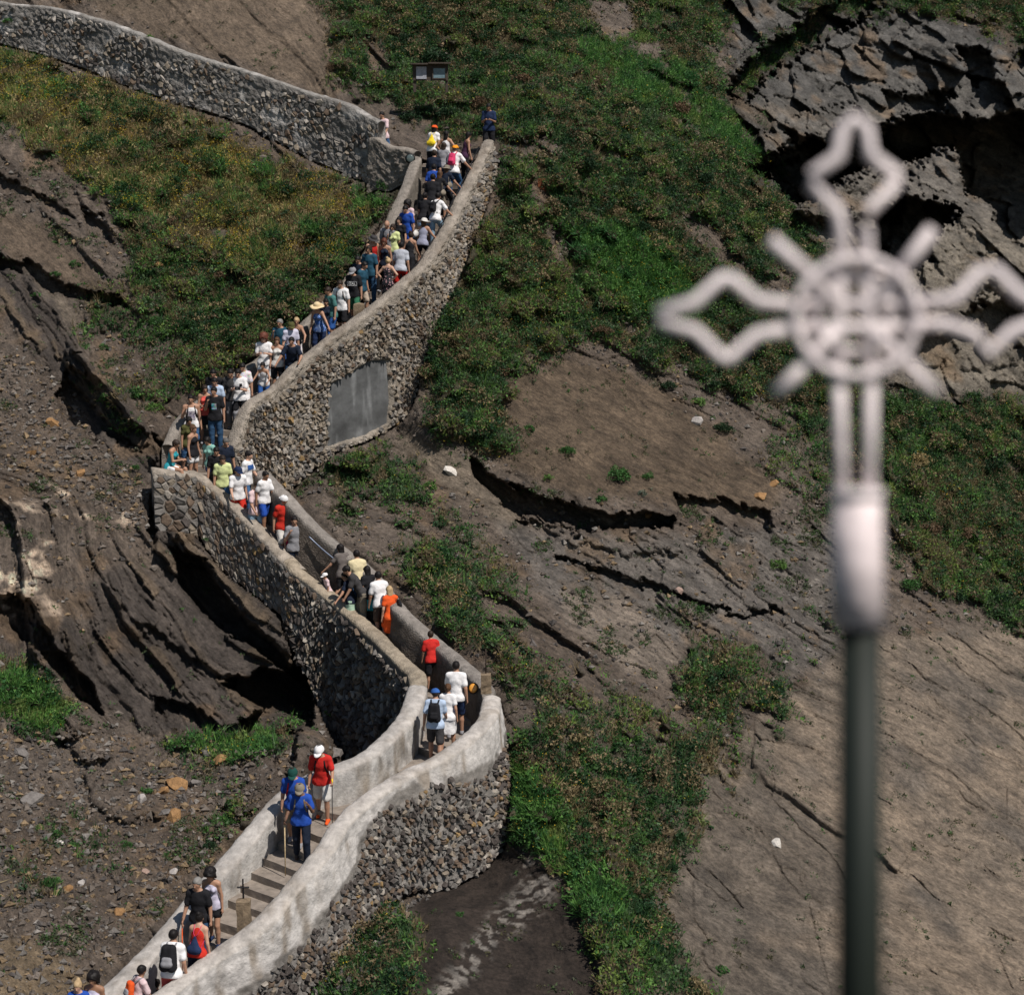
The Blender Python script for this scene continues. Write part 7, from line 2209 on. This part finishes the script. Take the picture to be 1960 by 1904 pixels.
M_ = Matrix((( xr[0], J['up'][0], J['fr'][0], fc[0] + J['fr'][0] * .018), (xr[1], J['up'][1], J['fr'][1], fc[1] + J['fr'][1] * .018), (xr[2], J['up'][2], J['fr'][2], fc[2] + J['fr'][2] * .018), (0, 0, 0, 1)))
o.matrix_local = M_
def frame_bars(w_, h_, t):
    V, Fq = [], []
    for (x0, x1, y0, y1) in ((-w_, w_, h_ - t, h_), (-w_, w_, -h_, -h_ + t), (-w_, -w_ + t, -h_ + t, h_ - t), (w_ - t, w_, -h_ + t, h_ - t)):
        b = len(V)
        for z in (0, .003):
            V += [(x0, y0, z), (x1, y0, z), (x1, y1, z), (x0, y1, z)]
        Fq += [(b, b + 1, b + 2, b + 3), (b + 4, b + 5, b + 6, b + 7), (b, b + 1, b + 5, b + 4), (b + 1, b + 2, b + 6, b + 5), (b + 2, b + 3, b + 7, b + 6), (b + 3, b, b + 4, b + 7)]
    return mesh_np('print_frame', np.array(V, float), np.array(Fq), False)
o = link('print_frame', frame_bars(.155, .065, .012), cloth((.8, .8, .8)), root); o.matrix_local = M_
chest_patch(CAMMAN, .07, .09, .0, cloth(CLR['black']), 'pocket', x=-.085)
m_pr, nt_, b_ = new_mat('shirt_print')
v_ = N(nt_, 'ShaderNodeTexVoronoi'); v_.inputs['Scale'].default_value = 24
tc_ = N(nt_, 'ShaderNodeTexCoord'); nt_.links.new(tc_.outputs['Object'], v_.inputs['Vector'])
c_ = mixc(nt_, (.10, .24, .40), v_.outputs['Color'], .35); nt_.links.new(c_, b_.inputs['Base Color'])
chest_patch(PRINTMAN, .13, .17, -.06, m_pr)
m_pr2, nt_, b_ = new_mat('grey_print')
v_ = N(nt_, 'ShaderNodeTexNoise'); v_.inputs['Scale'].default_value = 14
tc_ = N(nt_, 'ShaderNodeTexCoord'); nt_.links.new(tc_.outputs['Object'], v_.inputs['Vector'])
nt_.links.new(ramp(nt_, v_.outputs[0], .4, .6, (.16, .14, .22), (.5, .46, .5)), b_.inputs['Base Color'])
chest_patch(TANKMAN, .20, .24, -.10, m_pr2)
chest_patch(BAND, .30, .13, .03, cloth(CLR['blue']), 'chest_band')

# ------------------------------------------------------------------ stair furniture
M_iron = simple('rusty_iron', (.05, .035, .028), .7, .4, 20, .4, metal=.4)
M_black_iron = simple('black_iron', (.012, .012, .014), .5, .3, 20, .2, metal=.3)
M_rail = simple('steel_rail', (.12, .14, .19), .4, .15, 10, .05, metal=.6)
def block_mesh(name, w_, d_, h_, seed, taper=.9, n=4):
    rnd = random.Random(seed)
    V, Fq = [], []
    lv = 6; per = []
    for k in range(lv + 1):
        t = k / lv; s = 1 - (1 - taper) * t
        ring = [(-w_, -d_), (0, -d_ * 1.06), (w_, -d_), (w_ * 1.05, 0), (w_, d_), (0, d_ * 1.04), (-w_, d_), (-w_ * 1.04, 0)]
        for (x, y) in ring: V.append((x * s * rnd.uniform(.9, 1.08) / 2, y * s * rnd.uniform(.9, 1.08) / 2, h_ * t))
    for k in range(lv):
        for j in range(8): Fq.append((k * 8 + j, k * 8 + (j + 1) % 8, (k + 1) * 8 + (j + 1) % 8, (k + 1) * 8 + j))
    V.append((0, 0, h_ * 1.04)); c = len(V) - 1
    f3 = [(lv * 8 + j, lv * 8 + (j + 1) % 8, c) for j in range(8)]
    return mesh_np(name, np.array(V), [np.array(Fq), np.array(f3)], False)
def post_at(u, v_top, crest_d, h_, w_, label, seed, mat):
    p = at_d(np.array(float(u)), np.array(float(v_top)), np.array(float(crest_d)))
    b = empty('stone_post', (p[0], p[1], p[2] - h_), 0, label, 'stone post')
    link('shaft', block_mesh('shaft', w_, w_ * .9, h_, seed), mat, b)
    return p
S_post = simple('weathered_post', (.20, .15, .10), .9, .5, 7, .6)
# post with the iron cross beside the lower right parapet (stands on the path)
def crest_near(W, u, v):
    a, b, d = project(W.ctr); k = int(np.argmin(np.hypot(a - u, b - v))); return W.ctr[k], d[k]
c_, d_ = crest_near(W_RL, 492, 1768)
pst = at_d(np.array(466.), np.array(1722.), np.array(float(d_) + .25))
b = empty('stone_post', (pst[0], pst[1], pst[2] - .95), 0, 'squared stone post on the lower stair that carries an iron cross', 'stone post')
link('shaft', block_mesh('shaft', .27, .22, .95, 3, .95), S_post, b)
b = empty('iron_cross', (pst[0], pst[1], pst[2]), 0, 'small dark iron cross standing on the stone post of the lower stair', 'cross')
v, f4, f3 = tube([(0, 0, -.05), (0, 0, .45)], [.02, .016], 4)
link('upright', mesh_np('upright', v, [f4, f3], False), M_black_iron, b)
v, f4, f3 = tube([(-.12, 0, .27), (.12, 0, .27)], .02, 4)
link('crossbar', mesh_np('crossbar', v, [f4, f3], False), M_black_iron, b)
# post on the upper stair
c_, d_ = crest_near(W_RU, 700, 590)
post_at(687, 582, d_ + .35, 1.15, .34, 'upright rough stone post beside the upper parapet, under the printed black tee', 5, S_post)
c_, d_ = crest_near(W_RL, 935, 1310)
pk = post_at(930, 1290, d_ + .10, .45, .25, 'squat stone block at the bend where two parapets meet', 8, S_post)
b = empty('iron_rod', tuple(pk), 0, 'thin iron rod rising from the stone block at the bend', 'iron rod')
v, f4, f3 = tube([(0, 0, -.1), (0, 0, .62)], .014, 5); link('shaft', mesh_np('shaft', v, [f4, f3], True), M_iron, b)
v, f4, f3 = tube([(-.04, 0, .55), (.04, 0, .55)], .012, 5); link('crossbar', mesh_np('crossbar', v, [f4, f3], True), M_iron, b)
# handrails
def rail_along(W, s0, s1, inset, dz, mat, label, r=.022, nb=6):
    ss = np.linspace(s0, s1, 40)
    P_ = W.face(ss, ss * 0, -(W.thick + inset))
    P_[:, 2] -= dz
    b = empty('handrail', tuple(P_[0]), 0, label, 'handrail')
    v, f4, f3 = tube(list(P_ - P_[0]), r, 7)
    link('rail_tube', mesh_np('rail_tube', v, [f4, f3], True), mat, b)
    for k in np.linspace(1, 38, nb).astype(int):
        q_ = W.face(ss[k:k + 1], np.zeros(1), -(W.thick - .05) * np.ones(1))[0]; q_[2] -= dz + .06
        v, f4, f3 = tube([P_[k] - P_[0], q_ - P_[0]], .010, 5)
        link('bracket', mesh_np('bracket', v, [f4, f3], True), mat, b)
rail_along(W_RU, W_RU.L * .50, W_RU.L * .985, .06, .12, M_black_iron, 'long black handrail inside the right parapet of the upper stair')
a_, b2_, d2_ = project(W_RM.ctr)
s_a = W_RM.s[int(np.argmin(np.hypot(a_ - 650, b2_ - 1048)))]; s_b = W_RM.s[int(np.argmin(np.hypot(a_ - 612, b2_ - 1012)))]
rail_along(W_RM, min(s_a, s_b) - .2, max(s_a, s_b) + .25, .08, .30, M_rail, 'blue grey steel handrail on the right parapet of the middle flight', .026, 4)
# floodlights set in the walls
M_glass = simple('lamp_glass', (.10, .13, .13), .08, .1, 5, 0, spec=.8)
M_amber_glow = simple('glass_painted_glow', (.80, .36, .06), .12, .1, 5, 0, spec=.8)  # orange glow in the lamps, put into the colour of their glass
def floodlight(p, dirv, r, glass, label):
    b = empty('floodlight', tuple(p), 0, label, 'floodlight')
    d = nrmz(dirv)
    v, f4, f3 = tube([-d * .14, -d * .04, d * .02, d * .035], [r * .75, r, r * 1.08, r * 1.0], 18, close=True)
    link('housing', mesh_np('housing', v, [f4, f3], True), M_black_iron, b)
    v, f4, f3 = tube([d * .036, d * .05, d * .058], [r * .86, r * .6, r * .15], 18)
    link('glass', mesh_np('glass', v, [f4, f3], True), glass, b)
tocam = lambda p: -nrmz(p)
p = at_d(np.array(785.), np.array(304.), np.array(59.1)); floodlight(p, tocam(p), .155, M_glass, 'round glass floodlight in the short wall at the top of the stair')
p = at_d(np.array(331.), np.array(866.), np.array(49.6)); floodlight(p, tocam(p) + [.3, 0, .1], .15, M_amber_glow, 'round floodlight with a painted amber glow beside the sitting young woman')
p = at_d(np.array(906.), np.array(1317.), np.array(42.6)); floodlight(p, tocam(p) + [-.3, 0, .1], .13, M_amber_glow, 'round floodlight with a painted amber glow inside the bend by the white tee')

# information board in the bushes
M_wood = simple('weathered_wood', (.07, .055, .045), .85, .3, 8, .4)
M_panel = simple('board_glass', (.16, .24, .28), .25, .35, 12, .05)
p = at_d(np.array(824.), np.array(160.), np.array(63.3))
b = empty('information_board', tuple(p), R(6), 'wooden information board with two framed panels among the bushes', 'information board')
def boxm(name, x0, x1, y0, y1, z0, z1):
    V = np.array([(x, y, z) for x in (x0, x1) for y in (y0, y1) for z in (z0, z1)], float)
    Fq = np.array([(0, 1, 3, 2), (4, 6, 7, 5), (0, 4, 5, 1), (2, 3, 7, 6), (0, 2, 6, 4), (1, 5, 7, 3)])
    return mesh_np(name, V, Fq, False)
link('back_board', boxm('back_board', -.62, .62, 0, .05, .1, .66), M_wood, b)
link('roof', boxm('roof', -.08, .72, -.22, .12, .67, .72), M_wood, b)
link('roof', boxm('roof', -.70, -.1, -.22, .12, .64, .69), M_wood, b)
M_panelw = simple('white_notice', (.36, .37, .42), .5, .25, 16, .05)
link('notice_panel', boxm('notice_panel', -.50, -.14, -.03, -.002, .15, .57), M_panelw, b)
for (x0, x1, z0, z1) in ((.06, .56, .52, .56), (.06, .56, .14, .18), (.06, .10, .182, .518), (.52, .56, .182, .518)):
    link('frame', boxm('frame', x0, x1, -.06, -.002, z0, z1), M_wood, b)
link('notice_panel', boxm('notice_panel', .102, .518, -.035, -.002, .184, .516), M_panel, b)
for x in (-.55, .58): link('post', boxm('post', x - .05, x + .05, .052, .15, -.3, .66), M_wood, b)
# rusty sign
M_rust = simple('rust_sheet', (.22, .075, .035), .8, .35, 10, .25)
p = at_d(np.array(1045.), np.array(400.), np.array(60.2))
b = empty('rusty_sign', tuple(p), R(-4), 'small rust coloured square sign on a post on the green slope', 'sign')
link('post', boxm('post', -.035, .035, -.03, .03, -.6, .62), M_rust, b)
link('sheet', boxm('sheet', -.27, -.02, -.055, -.032, .58, 1.0), M_rust, b)
link('sheet', boxm('sheet', .02, .27, -.055, -.032, .60, 1.0), M_rust, b)
for x in (-.22, -.06, .06, .22):
    for z in (.64, .94): 
        v, f4, f3 = tube([(x, -.06, z), (x, -.07, z)], .016, 6); link('bolt', mesh_np('bolt', v, [f4, f3], False), M_iron, b)
p = t_at(np.array([975.]), np.array([352.]))[0] + np.array([0, -.2, .1])
b = empty('hoop_rail', tuple(p), R(10), 'bent rusty hoop sticking out of the slope right of the upper stair', 'hoop')
v, f4, f3 = tube([(-.35, 0, -.1), (-.35, 0, 0.02), (.3, 0, .08), (.34, 0, .02), (.34, 0, -.45)], .018, 6)
link('hoop_tube', mesh_np('hoop_tube', v, [f4, f3], True), M_iron, b)

# ------------------------------------------------------------------ the white cross in the foreground
M_white = simple('white_paint', (.82, .735, .735), .6, .16, 14, .15)
M_pole = simple('bronze_green_pole', (.013, .018, .014), .6, .2, 3, .05, metal=0)
DX = 2.6
def cw(u, v): return at_d(np.array(float(u)), np.array(float(v)), np.array(DX))
c0 = cw(1640, 600)
cross = empty('white_cross', tuple(c0), 0, 'tall white wrought iron cross on a dark pole, close and out of focus', 'cross')
tube_r = .0098
def stroke(name, pts, closed=False, r=tube_r, yoff=0.0):
    P_ = [cw(u, v) - c0 + np.array([0, yoff, 0]) for u, v in pts]
    if closed: P_.append(P_[0])
    v, f4, f3 = tube(P_, r, 8)
    link(name, mesh_np(name, v, [f4, f3], True), M_white, cross)
# four double-lined arms with pointed lozenge ends
stroke('top_arm', [(1614, 520), (1610, 440), (1600, 400), (1552, 355), (1556, 335), (1606, 298), (1614, 245), (1636, 228), (1658, 245), (1666, 298), (1716, 335), (1718, 350), (1668, 400), (1656, 440), (1654, 520)])
stroke('left_arm', [(1540, 585), (1450, 578), (1400, 535), (1385, 532), (1330, 580), (1262, 600), (1262, 620), (1330, 635), (1380, 685), (1395, 690), (1450, 640), (1540, 628)])
stroke('right_arm', [(1740, 585), (1830, 572), (1880, 518), (1905, 518), (1950, 565), (2010, 590), (2012, 612), (1940, 632), (1890, 680), (1865, 640), (1810, 622), (1740, 622)])
stroke('lower_arm', [(1606, 700), (1608, 820), (1612, 960)]); stroke('lower_arm', [(1668, 700), (1666, 820), (1664, 960)])
for a in ((1560, 535, 1474, 458), (1715, 530, 1784, 440), (1550, 690, 1484, 756), (1730, 690, 1792, 756)):
    stroke('ray', [(a[0], a[1]), (a[2], a[3])], r=.010)
cx, cy = 1636, 606
stroke('ring', [(cx + 116 * math.cos(t), cy + 112 * math.sin(t)) for t in np.linspace(0, 2 * math.pi, 33)[:-1]], True, .0075, -.012)
stroke('ring', [(cx + 70 * math.cos(t), cy + 68 * math.sin(t)) for t in np.linspace(0, 2 * math.pi, 25)[:-1]], True, .0055, .012)
for (a, b_) in (((1608, 440), (1606, 760)), ((1660, 440), (1668, 760)), ((1480, 584), (1790, 582)), ((1480, 630), (1790, 626))):
    stroke('grille_bar', [a, b_], r=.0082, yoff=.004)
for (a, b_) in (((1560, 520), (1560, 690)), ((1712, 520), (1712, 690)), ((1545, 530), (1725, 528)), ((1545, 686), (1725, 684))):
    stroke('grille_bar', [a, b_], r=.0058, yoff=.022)
stroke('scroll', [(1545, 520), (1600, 580)], r=.0095); stroke('scroll', [(1730, 520), (1672, 580)], r=.0085); stroke('scroll', [(1540, 695), (1600, 632)], r=.0085); stroke('scroll', [(1735, 695), (1672, 632)], r=.0085)
def vtube(name, u, v0, v1, r0, r1, mat, n=20):
    a, b_ = cw(u, v0) - c0, cw(u, v1) - c0
    v, f4, f3 = tube([a, a * .5 + b_ * .5, b_], [r0, (r0 + r1) / 2, r1], n)
    link(name, mesh_np(name, v, [f4, f3], True), mat, cross)
M_chip = simple('chipped_white_paint', (.78, .68, .68), .6, .34, 9, .2)
vtube('sleeve', 1641, 940, 1200, .035, .039, M_chip)
vtube('collar', 1641, 936, 956, .038, .038, M_white)
vtube('pole', 1646, 1201, 2500, .0285, .034, M_pole)
